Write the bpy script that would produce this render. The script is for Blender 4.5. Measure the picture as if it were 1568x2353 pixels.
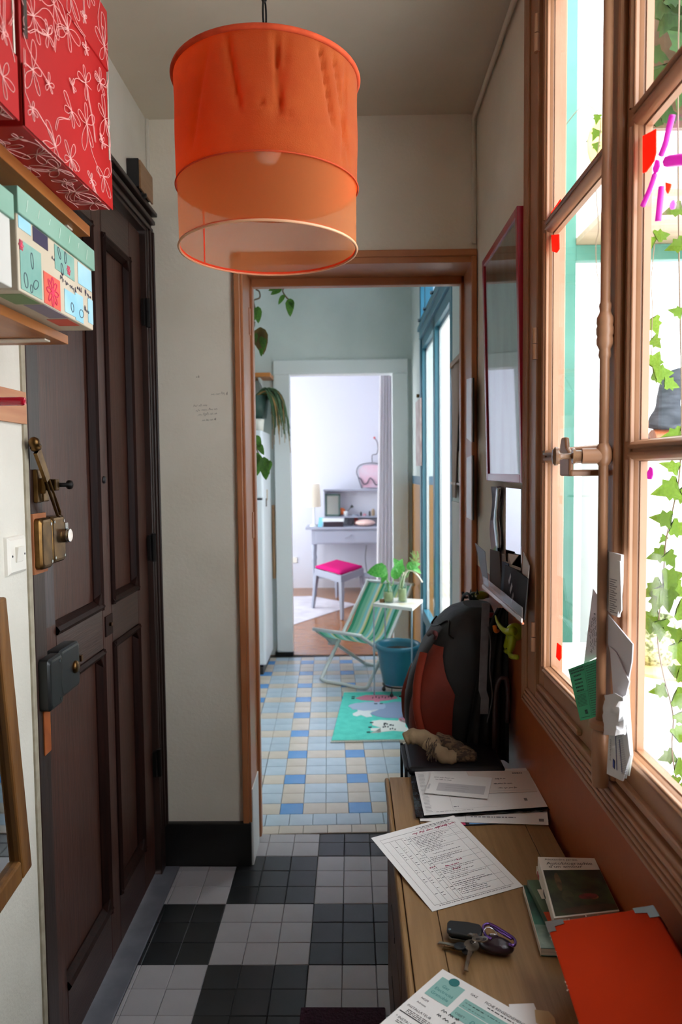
import bpy, math, random
from mathutils import Vector, Matrix

# ------------------------------------------------------------------ camera, world, light, exposure
scene = bpy.context.scene
col = scene.collection
for o in list(bpy.data.objects):
    bpy.data.objects.remove(o)
F, PITCH, YAW, ROLL = 1643.756, 0.0577856, -0.0154126, -0.0100784
CAM = Vector((0.141363, -2.643534, 1.465284))
_f0 = Vector((math.sin(YAW), math.cos(YAW), 0))
FW = _f0 * math.cos(PITCH) + Vector((0, 0, -math.sin(PITCH)))
_r = Vector((math.cos(YAW), -math.sin(YAW), 0))
_u = _r.cross(FW)
RT = _r * math.cos(ROLL) + _u * math.sin(ROLL)
UP = -_r * math.sin(ROLL) + _u * math.cos(ROLL)
cd = bpy.data.cameras.new('camera')
cam = bpy.data.objects.new('camera', cd)
col.objects.link(cam)
mw = Matrix((RT, UP, -FW)).transposed().to_4x4()
mw.translation = CAM
cam.matrix_world = mw
cd.sensor_fit = 'VERTICAL'
cd.sensor_height = 36.0
cd.lens = F / 2353 * 36
cd.clip_start = 0.02
cd.dof.use_dof = True
cd.dof.focus_distance = 1.55
cd.dof.aperture_fstop = 5.0
scene.camera = cam

world = bpy.data.worlds.new('world')
scene.world = world
world.use_nodes = True
wn = world.node_tree
wn.nodes.clear()
wo = wn.nodes.new('ShaderNodeOutputWorld')
wb = wn.nodes.new('ShaderNodeBackground')
wb.inputs['Color'].default_value = (0.90, 0.955, 1.0, 1)
wb.inputs['Strength'].default_value = 8.0
wn.links.new(wb.outputs[0], wo.inputs[0])

vs = scene.view_settings
vs.view_transform = 'Standard'
vs.look = 'None'
vs.gamma = 1.0
vs.use_curve_mapping = False
vs.exposure = 0.22
scene.cycles.max_bounces = 12
scene.cycles.diffuse_bounces = 8
scene.cycles.transparent_max_bounces = 16
scene.cycles.sample_clamp_indirect = 8.0
scene.cycles.caustics_reflective = False
scene.cycles.caustics_refractive = False

# ------------------------------------------------------------------ helpers
rnd = random.Random(11)

def ray(px, py):
    return FW + RT * ((px - 784) / F) - UP * ((py - 1176.5) / F)
def _pl(px, py, ax, v):
    d = ray(px, py)
    return CAM + d * ((v - CAM[ax]) / d[ax])
def PX(px, py, v): return _pl(px, py, 0, v)      # photo pixel -> point on the plane X = v
def PY(px, py, v): return _pl(px, py, 1, v)
def PZ(px, py, v): return _pl(px, py, 2, v)

def lin(h):
    h = h.lstrip('#')
    o = []
    for i in (0, 2, 4):
        c = int(h[i:i + 2], 16) / 255
        o.append(c / 12.92 if c <= 0.04045 else ((c + 0.055) / 1.055) ** 2.4)
    return (o[0], o[1], o[2], 1)

def mat(name, c, rough=0.6, c2=None, ns=8.0, st=(1, 1, 1), lo=0.35, hi=0.65, bump=0.0, bs=60.0, bst=(1, 1, 1),
        metal=0.0, spec=0.5, rv=0.0, trans=0.0, coat=0.0, sheen=0.0, detail=4.0, world=False):
    m = bpy.data.materials.new(name)
    m.use_nodes = True
    nt = m.node_tree
    N, L = nt.nodes, nt.links
    b = N['Principled BSDF']
    b.inputs['Roughness'].default_value = rough
    b.inputs['Metallic'].default_value = metal
    b.inputs['Specular IOR Level'].default_value = spec
    if coat: b.inputs['Coat Weight'].default_value = coat
    if sheen: b.inputs['Sheen Weight'].default_value = sheen
    c = lin(c) if isinstance(c, str) else c
    b.inputs['Base Color'].default_value = c
    out = None
    if c2 or bump:
        if world:
            g = N.new('ShaderNodeNewGeometry'); src = g.outputs['Position']
        else:
            g = N.new('ShaderNodeTexCoord'); src = g.outputs['Object']
    if c2:
        c2 = lin(c2) if isinstance(c2, str) else c2
        mp = N.new('ShaderNodeMapping'); mp.inputs['Scale'].default_value = st
        L.new(src, mp.inputs[0])
        t = N.new('ShaderNodeTexNoise'); t.inputs['Scale'].default_value = ns; t.inputs['Detail'].default_value = detail
        L.new(mp.outputs[0], t.inputs['Vector'])
        r = N.new('ShaderNodeValToRGB')
        r.color_ramp.elements[0].position = lo; r.color_ramp.elements[0].color = c
        r.color_ramp.elements[1].position = hi; r.color_ramp.elements[1].color = c2
        L.new(t.outputs[0], r.inputs[0])
        out = r.outputs[0]
    if rv:
        oi = N.new('ShaderNodeObjectInfo')
        mr = N.new('ShaderNodeMapRange')
        mr.inputs['To Min'].default_value = 1 - rv; mr.inputs['To Max'].default_value = 1 + rv
        L.new(oi.outputs['Random'], mr.inputs[0])
        hv = N.new('ShaderNodeHueSaturation')
        L.new(mr.outputs[0], hv.inputs['Value'])
        if out: L.new(out, hv.inputs['Color'])
        else: hv.inputs['Color'].default_value = c
        out = hv.outputs[0]
    if out: L.new(out, b.inputs['Base Color'])
    if bump:
        mp = N.new('ShaderNodeMapping'); mp.inputs['Scale'].default_value = bst
        L.new(src, mp.inputs[0])
        t = N.new('ShaderNodeTexNoise'); t.inputs['Scale'].default_value = bs; t.inputs['Detail'].default_value = 3
        L.new(mp.outputs[0], t.inputs['Vector'])
        bp = N.new('ShaderNodeBump'); bp.inputs['Strength'].default_value = bump; bp.inputs['Distance'].default_value = 0.004
        L.new(t.outputs[0], bp.inputs['Height'])
        L.new(bp.outputs[0], b.inputs['Normal'])
    if trans:
        o = N['Material Output']
        tr = N.new('ShaderNodeBsdfTranslucent')
        tr.inputs['Color'].default_value = c
        if out: L.new(out, tr.inputs['Color'])
        mx = N.new('ShaderNodeMixShader'); mx.inputs[0].default_value = trans
        L.new(b.outputs[0], mx.inputs[1]); L.new(tr.outputs[0], mx.inputs[2])
        L.new(mx.outputs[0], o.inputs[0])
    return m

def wood(name, c, c2, axis='z', ns=9.0, k=14.0, rough=0.45, bump=0.15, lo=0.3, hi=0.7, rv=0.0, world=False, coat=0.0):
    st = [k, k, k]; st['xyz'.index(axis)] = 1.0
    return mat(name, c, rough, c2, ns=ns / 3, st=st, lo=lo, hi=hi, bump=bump, bs=ns, bst=st, rv=rv, world=world, detail=7, coat=coat)

def mix_transparent(name, c, fac, rough=0.5, fresnel=False, trans=0.0):
    """see-through: glass panes (fresnel) or open-weave cloth"""
    m = bpy.data.materials.new(name); m.use_nodes = True
    nt = m.node_tree; N, L = nt.nodes, nt.links
    o = N['Material Output']; b = N['Principled BSDF']
    b.inputs['Base Color'].default_value = lin(c); b.inputs['Roughness'].default_value = rough
    t = N.new('ShaderNodeBsdfTransparent')
    mx = N.new('ShaderNodeMixShader')
    if fresnel:
        g = N.new('ShaderNodeBsdfGlossy'); g.inputs['Roughness'].default_value = rough
        t.inputs['Color'].default_value = lin(c)
        lw = N.new('ShaderNodeLayerWeight'); lw.inputs['Blend'].default_value = 0.5
        pw = N.new('ShaderNodeMath'); pw.operation = 'POWER'; pw.inputs[1].default_value = 4.0
        ma = N.new('ShaderNodeMath'); ma.operation = 'MULTIPLY_ADD'; ma.inputs[1].default_value = fac - 1.0; ma.inputs[2].default_value = 0.03
        L.new(lw.outputs['Facing'], pw.inputs[0]); L.new(pw.outputs[0], ma.inputs[0])
        L.new(ma.outputs[0], mx.inputs[0]); L.new(t.outputs[0], mx.inputs[1]); L.new(g.outputs[0], mx.inputs[2])
    else:
        mx.inputs[0].default_value = fac
        src = b.outputs[0]
        if trans:
            tr = N.new('ShaderNodeBsdfTranslucent'); tr.inputs['Color'].default_value = lin(c)
            m2 = N.new('ShaderNodeMixShader'); m2.inputs[0].default_value = trans
            L.new(b.outputs[0], m2.inputs[1]); L.new(tr.outputs[0], m2.inputs[2]); src = m2.outputs[0]
        L.new(t.outputs[0], mx.inputs[1]); L.new(src, mx.inputs[2])
    L.new(mx.outputs[0], o.inputs[0])
    return m

WLOC = {}
def _link(o, parent, w):
    col.objects.link(o)
    w = Vector(w)
    if parent is not None:
        o.parent = parent
        o.location = w - WLOC[parent]
    else:
        o.location = w
    WLOC[o] = w
    return o
def tag(o, label=None, cat=None, group=None, kind=None):
    if label: o['label'] = label
    if cat: o['category'] = cat
    if group: o['group'] = group
    if kind: o['kind'] = kind
    return o
def thing(name, label, cat, loc, group=None, kind=None):
    o = bpy.data.objects.new(name, None)
    o.empty_display_size = 0.05
    _link(o, None, loc)
    return tag(o, label, cat, group, kind)

class MB:
    def __init__(s): s.v, s.f, s.m = [], [], []
    def add(s, vs, fs, mi=0):
        b = len(s.v)
        s.v += [Vector(p) for p in vs]
        s.f += [tuple(b + i for i in f) for f in fs]
        s.m += [mi] * len(fs)
        return s
    def box(s, x0, y0, z0, x1, y1, z1, mi=0):
        x0, x1 = min(x0, x1), max(x0, x1); y0, y1 = min(y0, y1), max(y0, y1); z0, z1 = min(z0, z1), max(z0, z1)
        return s.add([(x0, y0, z0), (x1, y0, z0), (x1, y1, z0), (x0, y1, z0), (x0, y0, z1), (x1, y0, z1), (x1, y1, z1), (x0, y1, z1)],
                     [(0, 3, 2, 1), (4, 5, 6, 7), (0, 1, 5, 4), (1, 2, 6, 5), (2, 3, 7, 6), (3, 0, 4, 7)], mi)
    def obox(s, c, a, b, d, mi=0):
        """box around centre c with half-extent vectors a, b, d"""
        c, a, b, d = Vector(c), Vector(a), Vector(b), Vector(d)
        if a.cross(b).dot(d) < 0: a = -a
        P = [c - a - b - d, c + a - b - d, c + a + b - d, c - a + b - d, c - a - b + d, c + a - b + d, c + a + b + d, c - a + b + d]
        return s.add(P, [(0, 3, 2, 1), (4, 5, 6, 7), (0, 1, 5, 4), (1, 2, 6, 5), (2, 3, 7, 6), (3, 0, 4, 7)], mi)
    def prism(s, pts, ext, mi=0):
        pts = [Vector(p) for p in pts]; ext = Vector(ext); n = len(pts)
        nrm = sum(((pts[i] - pts[0]).cross(pts[(i + 1) % n] - pts[0]) for i in range(1, n - 1)), Vector())
        if nrm.dot(ext) < 0: pts = pts[::-1]
        fs = [tuple(range(n - 1, -1, -1)), tuple(range(n, 2 * n))]
        fs += [(i, (i + 1) % n, n + (i + 1) % n, n + i) for i in range(n)]
        return s.add(pts + [p + ext for p in pts], fs, mi)
    def tube(s, pts, r, n=8, mi=0, closed=False, cap=True, flat=None):
        pts = [Vector(p) for p in pts]; k = len(pts)
        rs = r if isinstance(r, (list, tuple)) else [r] * k
        ring = []; prev = None
        for i, p in enumerate(pts):
            if closed: t = pts[(i + 1) % k] - pts[i - 1]
            else: t = pts[min(i + 1, k - 1)] - pts[max(i - 1, 0)]
            t.normalize()
            if prev is None:
                a = t.cross(Vector((0, 0, 1)))
                if a.length < 0.1: a = t.cross(Vector((1, 0, 0)))
            else:
                a = prev - t * prev.dot(t)
            a.normalize(); prev = a; b = t.cross(a)
            fl = flat if flat else 1.0
            ring.append([p + (a * math.cos(2 * math.pi * j / n) + b * math.sin(2 * math.pi * j / n) * fl) * rs[i] for j in range(n)])
        vs = [q for rg in ring for q in rg]; fs = []
        for i in range(k if closed else k - 1):
            i2 = (i + 1) % k
            for j in range(n):
                j2 = (j + 1) % n
                fs.append((i * n + j, i * n + j2, i2 * n + j2, i2 * n + j))
        if cap and not closed:
            fs.append(tuple(range(n - 1, -1, -1))); fs.append(tuple((k - 1) * n + j for j in range(n)))
        return s.add(vs, fs, mi)
    def lathe(s, prof, c, n=24, axis=(0, 0, 1), mi=0):
        """profile of (radius, height) turned about an axis through c"""
        c = Vector(c); ax = Vector(axis).normalized()
        a = ax.cross(Vector((0, 1, 0)) if abs(ax.y) < 0.9 else Vector((1, 0, 0))).normalized(); b = ax.cross(a)
        vs = []; fs = []
        for r, h in prof:
            for j in range(n):
                t = 2 * math.pi * j / n
                vs.append(c + ax * h + (a * math.cos(t) + b * math.sin(t)) * max(r, 1e-5))
        for i in range(len(prof) - 1):
            for j in range(n):
                j2 = (j + 1) % n
                fs.append((i * n + j, i * n + j2, (i + 1) * n + j2, (i + 1) * n + j))
        return s.add(vs, fs, mi)
    def cyl(s, c, r, h, axis=(0, 0, 1), n=20, mi=0):
        return s.lathe([(0, 0), (r, 0), (r, h), (0, h)], c, n, axis, mi)
    def ell(s, c, rx, ry, rz, nu=16, nv=10, mi=0, M=None):
        vs = []; fs = []
        for i in range(nv + 1):
            t = math.pi * i / nv
            for j in range(nu):
                p = 2 * math.pi * j / nu
                q = Vector((rx * math.sin(t) * math.cos(p), ry * math.sin(t) * math.sin(p), rz * math.cos(t)))
                if M: q = M @ q
                vs.append(Vector(c) + q)
        for i in range(nv):
            for j in range(nu):
                j2 = (j + 1) % nu
                fs.append((i * nu + j, (i + 1) * nu + j, (i + 1) * nu + j2, i * nu + j2))
        return s.add(vs, fs, mi)
    def grid(s, rows, mi=0, close=False):
        k = len(rows[0]); vs = [Vector(p) for r in rows for p in r]; fs = []
        for i in range(len(rows) - 1):
            for j in range(k if close else k - 1):
                j2 = (j + 1) % k
                fs.append((i * k + j, i * k + j2, (i + 1) * k + j2, (i + 1) * k + j))
        return s.add(vs, fs, mi)
    def sheet(s, rows, nrm, t, mi=0):
        """thin slab: a grid of points and its copy moved by nrm * t, closed round the rim"""
        k = len(rows[0]); n = len(rows); nv = Vector(nrm).normalized() * t
        A = [Vector(p) for r in rows for p in r]; B = [p + nv for p in A]; fs = []
        o = n * k
        for i in range(n - 1):
            for j in range(k - 1):
                a, b, c, d = i * k + j, i * k + j + 1, (i + 1) * k + j + 1, (i + 1) * k + j
                fs += [(a, d, c, b), (o + a, o + b, o + c, o + d)]
        rim = [j for j in range(k)] + [i * k + k - 1 for i in range(1, n)] + [(n - 1) * k + j for j in range(k - 2, -1, -1)] + [i * k for i in range(n - 2, 0, -1)]
        for i in range(len(rim)):
            a, b = rim[i], rim[(i + 1) % len(rim)]
            fs.append((a, b, o + b, o + a))
        return s.add(A + B, fs, mi)
    def text(s, body, size, o, xd, yd, mi=0, shear=0.0, sx=1.0, align='LEFT'):
        cu = bpy.data.curves.new('t', 'FONT'); cu.body = body; cu.size = size; cu.resolution_u = 2; cu.shear = shear; cu.align_x = align
        ob = bpy.data.objects.new('t', cu)
        me = ob.to_mesh()
        o, xd, yd = Vector(o), Vector(xd), Vector(yd)
        if me is not None:
            s.add([o + xd * (v.co.x * sx) + yd * v.co.y for v in me.vertices], [tuple(p.vertices) for p in me.polygons], mi)
        ob.to_mesh_clear()
        bpy.data.objects.remove(ob); bpy.data.curves.remove(cu)
        return s
    def build(s, name, mats, parent=None, smooth=False, bevel=0.0, seg=2, label=None, cat=None, group=None, kind=None, at=None, auto=None):
        if not isinstance(mats, (list, tuple)): mats = [mats]
        lo = Vector((min(p[i] for p in s.v) for i in range(3))); hi = Vector((max(p[i] for p in s.v) for i in range(3)))
        c = Vector(at) if at is not None else Vector(((lo.x + hi.x) / 2, (lo.y + hi.y) / 2, (lo.z + hi.z) / 2 if parent else lo.z))
        me = bpy.data.meshes.new(name)
        me.from_pydata([p - c for p in s.v], [], s.f)
        for m in mats: me.materials.append(m)
        if len(mats) > 1: me.polygons.foreach_set('material_index', s.m)
        if smooth or auto: me.polygons.foreach_set('use_smooth', [True] * len(me.polygons))
        me.update()
        if auto: me.set_sharp_from_angle(angle=math.radians(auto))
        o = bpy.data.objects.new(name, me)
        _link(o, parent, c)
        if bevel:
            b = o.modifiers.new('bevel', 'BEVEL'); b.width = bevel; b.segments = seg; b.limit_method = 'ANGLE'; b.angle_limit = math.radians(40)
            b.harden_normals = False
        return tag(o, label, cat, group, kind)

def bez(p0, p1, p2, p3, n=12):
    p0, p1, p2, p3 = map(Vector, (p0, p1, p2, p3)); o = []
    for i in range(n + 1):
        t = i / n; u = 1 - t
        o.append(p0 * u ** 3 + p1 * 3 * u * u * t + p2 * 3 * u * t * t + p3 * t ** 3)
    return o
def spline(pts, n=6):
    """smooth curve through the points"""
    P = [Vector(p) for p in pts]; o = []
    for i in range(len(P) - 1):
        a, b, c, d = P[max(i - 1, 0)], P[i], P[i + 1], P[min(i + 2, len(P) - 1)]
        for k in range(n):
            t = k / n
            o.append(0.5 * ((2 * b) + (c - a) * t + (2 * a - 5 * b + 4 * c - d) * t * t + (3 * b - a - 3 * c + d) * t ** 3))
    o.append(P[-1]); return o

def leaf_mesh(name, outline, m, fold=0.15, bend=0.2):
    """one leaf: outline is half a leaf as (width, length) pairs from the stalk to the tip, length 1 along +Y"""
    vs, fs = [], []
    n = len(outline)
    for w, y in outline:
        z = -bend * y * y
        vs += [(-w, y, z + fold * w), (0, y, z), (w, y, z + fold * w)]
    for i in range(n - 1):
        a = i * 3
        fs += [(a, a + 1, a + 4, a + 3), (a + 1, a + 2, a + 5, a + 4)]
    me = bpy.data.meshes.new(name); me.from_pydata(vs, [], fs); me.materials.append(m)
    me.polygons.foreach_set('use_smooth', [True] * len(me.polygons)); me.update()
    return me
def put(me, name, parent, w, direction, normal, size, label=None):
    """an object sharing mesh data, its +Y along direction, its +Z near normal"""
    d = Vector(direction).normalized(); nn = Vector(normal); x = d.cross(nn)
    if x.length < 1e-4: x = d.cross(Vector((1, 0.3, 0.2)))
    x.normalize(); z = x.cross(d)
    o = bpy.data.objects.new(name, me)
    _link(o, parent, w)
    M3 = Matrix((x, d, z)).transposed()
    o.rotation_euler = M3.to_euler()
    o.scale = (size, size, size) if not isinstance(size, tuple) else size
    if label: o['label'] = label
    return o

# ------------------------------------------------------------------ materials of the shell
M = {}
M['plaster'] = mat('plaster_cream', '#e2dccd', 0.85, '#d8d1c0', ns=3, bump=0.25, bs=90, world=True)
M['plaster_left'] = mat('plaster_left', '#dcd8cc', 0.85, '#d0ccbf', ns=4, bump=0.3, bs=140, world=True)
M['ceil'] = mat('ceiling_paint', '#d6cebc', 0.9, '#ccc4b0', ns=2, world=True)
M['terra'] = mat('terracotta_gloss_paint', '#b9794f', 0.35, '#a9683f', ns=5, bump=0.06, bs=30, world=True)
M['terra_frame'] = mat('terracotta_window_paint', '#a17455', 0.38, '#946849', ns=6, bump=0.08, bs=40, world=True)
M['dado'] = mat('dado_paint', '#a5552a', 0.5, '#964a22', ns=4, bump=0.1, bs=60, world=True)
M['cream_rebate'] = mat('cream_rebate', '#e6d3b4', 0.5)
M['dark_wood'] = wood('dark_stained_oak', '#331b14', '#563327', 'z', ns=14, k=22, rough=0.42, bump=0.2)
M['dark_wood2'] = wood('dark_stained_moulding', '#180b09', '#2a140f', 'z', ns=14, k=18, rough=0.55, bump=0.1)
M['dark_wood_h'] = wood('dark_stained_rail', '#2c1813', '#432820', 'y', ns=14, k=22, rough=0.35, bump=0.2)
M['dark_wood2'].node_tree.nodes['Principled BSDF'].inputs['Specular IOR Level'].default_value = 0.15
M['casing'] = wood('door_casing_wood', '#20130f', '#33201a', 'z', ns=10, k=16, rough=0.4, bump=0.1)
M['black_base'] = mat('black_plinth_paint', '#0b0a0a', 0.35, '#141212', ns=12)
M['white_tile'] = mat('white_floor_tile', '#b0aeb1', 0.28, '#a5a3a6', ns=5, rv=0.04, spec=0.4)
M['dark_tile'] = mat('charcoal_floor_tile', '#1f2123', 0.3, '#282b2e', ns=5, rv=0.08, spec=0.4)
M['grout'] = mat('dark_grout', '#34322f', 0.9)
M['strip'] = mat('grey_threshold_stone', '#70727a', 0.5, '#5f626b', ns=14)
M['k_blue'] = mat('blue_kitchen_tile', '#4f8fd0', 0.25, '#5b99d6', ns=6, rv=0.05)
M['k_pale'] = mat('pale_blue_kitchen_tile', '#b4c6d4', 0.22, '#a9bccb', ns=10, rv=0.05)
M['k_cream'] = mat('cream_kitchen_tile', '#cbc2b4', 0.22, '#c2b8a9', ns=10, rv=0.05)
M['k_wall'] = mat('kitchen_grey_green_wall', '#d3dad7', 0.8, '#c8d0cd', ns=3, bump=0.1, bs=50, world=True)
M['white_paint'] = mat('white_gloss_paint', '#e4e8e8', 0.4)
M['room_white'] = mat('bedroom_white_wall', '#d2d3de', 0.85)
M['parquet'] = wood('parquet', '#855022', '#9c6534', 'x', ns=20, k=14, rough=0.18, bump=0.05, world=True)
M['ochre'] = mat('ochre_paint', '#a06b22', 0.5)
M['blueband'] = mat('teal_blue_paint', '#2f5e78', 0.4)
M['french_blue'] = mat('french_window_blue', '#357488', 0.35)
M['out_white'] = mat('veranda_white', '#e8e6e2', 0.8)
M['mint'] = mat('mint_green_paint', '#3f7a6a', 0.5, '#488474', ns=6)
M['glass'] = mix_transparent('window_glass', '#ffffff', 1.45, 0.0, fresnel=True)
M['brass'] = mat('aged_brass', '#7a5c35', 0.35, '#5a4226', ns=30, metal=1.0)
M['steel'] = mat('steel', '#9a9a9a', 0.25, metal=1.0)
M['chrome'] = mat('chrome', '#d8dadc', 0.08, metal=1.0)
M['black'] = mat('black_plastic', '#15161a', 0.4)
M['blackmetal'] = mat('black_iron', '#1a1817', 0.45, metal=0.6)
M['white_plastic'] = mat('white_plastic', '#e5e1d6', 0.4)
M['paper'] = mat('white_paper', '#e2e0de', 0.8)
M['ink'] = mat('black_print', '#2b2b30', 0.7)
M['pine'] = wood('pine_board', '#8a4f24', '#a3662f', 'y', ns=12, k=10, rough=0.35, bump=0.08)

XL, XR, YB, ZC = -0.575, 0.592, -0.05, 2.71

def S(mb, name, m, label, cat, **k):
    return mb.build(name, m, None, label=label, cat=cat, kind='structure', **k)

# ------------------------------------------------------------------ floors
floor = MB().box(-0.62, -3.3, -0.06, 0.632, 0.172, -0.004).build('floor', M['grout'], label='hall floor of black and white chequered tiles', cat='floor', kind='structure')
def tile_mesh(name, w, d, m, b=0.0018, h=0.006):
    mb = MB()
    w2, d2 = w / 2, d / 2
    mb.add([(-w2, -d2, -h), (w2, -d2, -h), (w2, d2, -h), (-w2, d2, -h), (-w2, -d2, -b), (w2, -d2, -b), (w2, d2, -b), (-w2, d2, -b),
            (-w2 + b, -d2 + b, 0), (w2 - b, -d2 + b, 0), (w2 - b, d2 - b, 0), (-w2 + b, d2 - b, 0)],
           [(0, 1, 5, 4), (1, 2, 6, 5), (2, 3, 7, 6), (3, 0, 4, 7), (4, 5, 9, 8), (5, 6, 10, 9), (6, 7, 11, 10), (7, 4, 8, 11), (8, 9, 10, 11)])
    me = bpy.data.meshes.new(name); me.from_pydata(mb.v, [], mb.f); me.materials.append(m); me.update()
    return me
_tiles = {}
def tile(parent, name, cx, cy, w, d, m, rz=0.0, z=0.0):
    k = (round(w, 4), round(d, 4), m.name)
    if k not in _tiles: _tiles[k] = tile_mesh('tile', w, d, m)
    o = bpy.data.objects.new(name, _tiles[k]); _link(o, parent, (cx, cy, z)); o.rotation_euler = (0, 0, rz)
    return o
G = 0.0012
rest = MB()
for j in range(-33, 2):
    y0, y1 = j * 0.1, min(j * 0.1 + 0.1, 0.166)
    for i in range(-6, 7):
        x0, x1 = max(i * 0.1, -0.512), min(i * 0.1 + 0.1, 0.60)
        if x1 - x0 < 0.01: continue
        white = (math.floor(-(y0 + 0.05) / 0.3) + math.floor((i * 0.1 + 0.05) / 0.3)) % 2 == 0
        if y1 > -1.15:
            tile(floor, 'floor_tile', (x0 + x1) / 2, (y0 + y1) / 2, x1 - x0 - G, y1 - y0 - G, M['white_tile'] if white else M['dark_tile'],
                 z=rnd.uniform(-0.0006, 0.0006))
        else:
            rest.add([(x0 + G, y0 + G, 0), (x1 - G, y0 + G, 0), (x1 - G, y1 - G, 0), (x0 + G, y1 - G, 0)], [(0, 1, 2, 3)], 0 if white else 1)
rest.build('tile_field', [M['white_tile'], M['dark_tile']], floor, kind='stuff')
# kitchen floor, laid at a slight angle to the hall
KA = math.radians(1.9)
KU, KV, K0 = Vector((math.cos(KA), math.sin(KA), 0)), Vector((-math.sin(KA), math.cos(KA), 0)), Vector((-0.181, 0.333, 0))
KS = 0.0993
kfloor = MB().box(-1.95, 0.168, -0.06, 0.75, 2.985, -0.004).build('floor_kitchen', M['grout'], label='kitchen floor of pale blue and cream tiles with bright blue squares', cat='floor', kind='structure')
rest = MB()
for j in range(-2, 27):
    for i in range(-17, 9):
        u0, v0, w, d = i * KS, j * KS, KS, KS
        if j == -1: u0 += 0.45 * KS
        if j == -2: u0 += 0.07 * KS; v0 = -KS - 0.066; d = 0.066
        c = K0 + KU * (u0 + w / 2) + KV * (v0 + d / 2)
        if c.x > 0.565 or c.x < -1.85 or c.y > 2.95 or c.y < 0.17: continue
        if j == -1: m = 'k_pale'
        elif j == -2: m = 'k_cream'
        elif j % 3 == 0: m = 'k_blue' if i % 3 == 0 else 'k_cream'
        else: m = 'k_cream' if i % 3 == 0 else 'k_pale'
        px = 808 + (c.x - CAM.x) / (c.y - CAM.y) * F
        if 585 < px < 955:
            tile(kfloor, 'floor_tile', c.x, c.y, w - G, d - G, M[m], KA, rnd.uniform(-0.0005, 0.0005))
        else:
            a, b = KU * (w / 2 - G), KV * (d / 2 - G)
            rest.add([c - a - b, c + a - b, c + a + b, c - a + b], [(0, 1, 2, 3)], ['k_blue', 'k_pale', 'k_cream'].index(m))
rest.build('tile_field', [M['k_blue'], M['k_pale'], M['k_cream']], kfloor, kind='stuff')
S(MB().box(-1.95, 2.985, -0.06, 1.6, 6.3, 0.0), 'floor_bedroom', M['parquet'], 'glossy brown parquet floor of the far bedroom', 'floor')
S(MB().box(-0.60, -3.3, -0.01, -0.512, -0.052, 0.003), 'trim_1', M['strip'], 'worn grey stone threshold strip along the dark door', 'threshold', bevel=0.002)

# ------------------------------------------------------------------ walls and ceilings
S(MB().box(XL - 0.15, -3.3, 0, XL, -1.075, ZC).box(XL - 0.15, -1.075, 2.40, XL, YB, ZC), 'wall_left', M['plaster_left'], 'white plastered wall with the shelves and light switch', 'wall')
S(MB().box(XL - 0.15, -3.42, 0, 0.75, -3.3, ZC), 'wall_rear', M['plaster'], 'plain cream wall at the other end of the hall', 'wall')
S(MB().box(-1.95, YB, 0, -0.245, 0.14, 3.0).box(-0.245, YB, 2.20, 0.58, 0.14, 3.0).box(0.58, YB, 0, 0.75, 0.14, 3.0), 'wall_back', M['plaster'], 'cream plastered wall around the kitchen doorway', 'wall')
S(MB().box(XL - 0.15, -3.3, ZC, 0.64, YB, ZC + 0.1), 'ceiling', M['ceil'], 'dim cream hall ceiling', 'ceiling')
w = MB()
X1 = 0.632
w.box(XR, -0.90, 1.12, X1, YB, ZC)              # between window and kitchen doorway
w.box(XR, -2.03, 2.62, X1, -0.90, ZC)
w.box(XR, -3.3, 0.93, X1, -2.03, ZC)
w.box(XR, -3.3, 0, X1, -0.90, 0.93, 1)
w.box(XR, -0.90, 0, X1, YB, 1.12, 1)
S(w, 'wall_right', [M['plaster'], M['dado']], 'window wall, cream above and terracotta below the sill', 'wall')
w = MB()
X1 = 0.75
KX = 0.615
w.box(KX, 0.14, 0, X1, 0.73, 3.0).box(KX, 0.73, 2.80, X1, 2.29, 3.0).box(KX, 2.29, 1.42, X1, 2.985, 3.0)
w.box(KX, 2.29, 1.36, X1, 2.985, 1.42, 1).box(KX, 2.29, 0, X1, 2.985, 1.36, 2)
S(w, 'wall_kitchen_right', [M['k_wall'], M['blueband'], M['ochre']], 'kitchen wall with ochre lower half and blue painted band', 'wall')
S(MB().box(-1.95, 2.985, 0, -0.37, 3.09, 3.0).box(-0.37, 2.985, 2.235, 0.49, 3.09, 3.0).box(0.49, 2.985, 0, 1.6, 3.09, 3.0), 'wall_kitchen_far', M['k_wall'], 'pale grey green kitchen wall around the bedroom doorway', 'wall')
S(MB().box(-2.05, 0.14, 0, -1.95, 2.985, 3.0), 'wall_kitchen_left', M['k_wall'], 'pale kitchen side wall behind the doorway', 'wall')
S(MB().box(-2.05, YB, 3.0, 0.75, 3.09, 3.1), 'ceiling_kitchen', M['white_paint'], 'white kitchen ceiling', 'ceiling')
S(MB().box(-2.05, 6.25, 0, 1.7, 6.35, 2.9), 'wall_bedroom_far', M['room_white'], 'bright lavender white bedroom wall behind the dressing table', 'wall')
S(MB().box(1.6, 3.09, 0, 1.7, 6.25, 2.9), 'wall_bedroom_right', M['room_white'], 'white bedroom wall on the curtain side', 'wall')
S(MB().box(-2.05, 3.09, 0, -1.95, 3.45, 2.9).box(-2.05, 5.85, 0, -1.95, 6.25, 2.9).box(-2.05, 3.45, 0, -1.95, 5.85, 0.35).box(-2.05, 3.45, 2.75, -1.95, 5.85, 2.9), 'wall_bedroom_left', M['room_white'], 'white bedroom wall with the window that lights the dressing table', 'wall')
S(MB().box(-2.05, 3.09, 2.9, 1.7, 6.35, 3.0), 'ceiling_bedroom', M['room_white'], 'white bedroom ceiling', 'ceiling')
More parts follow.
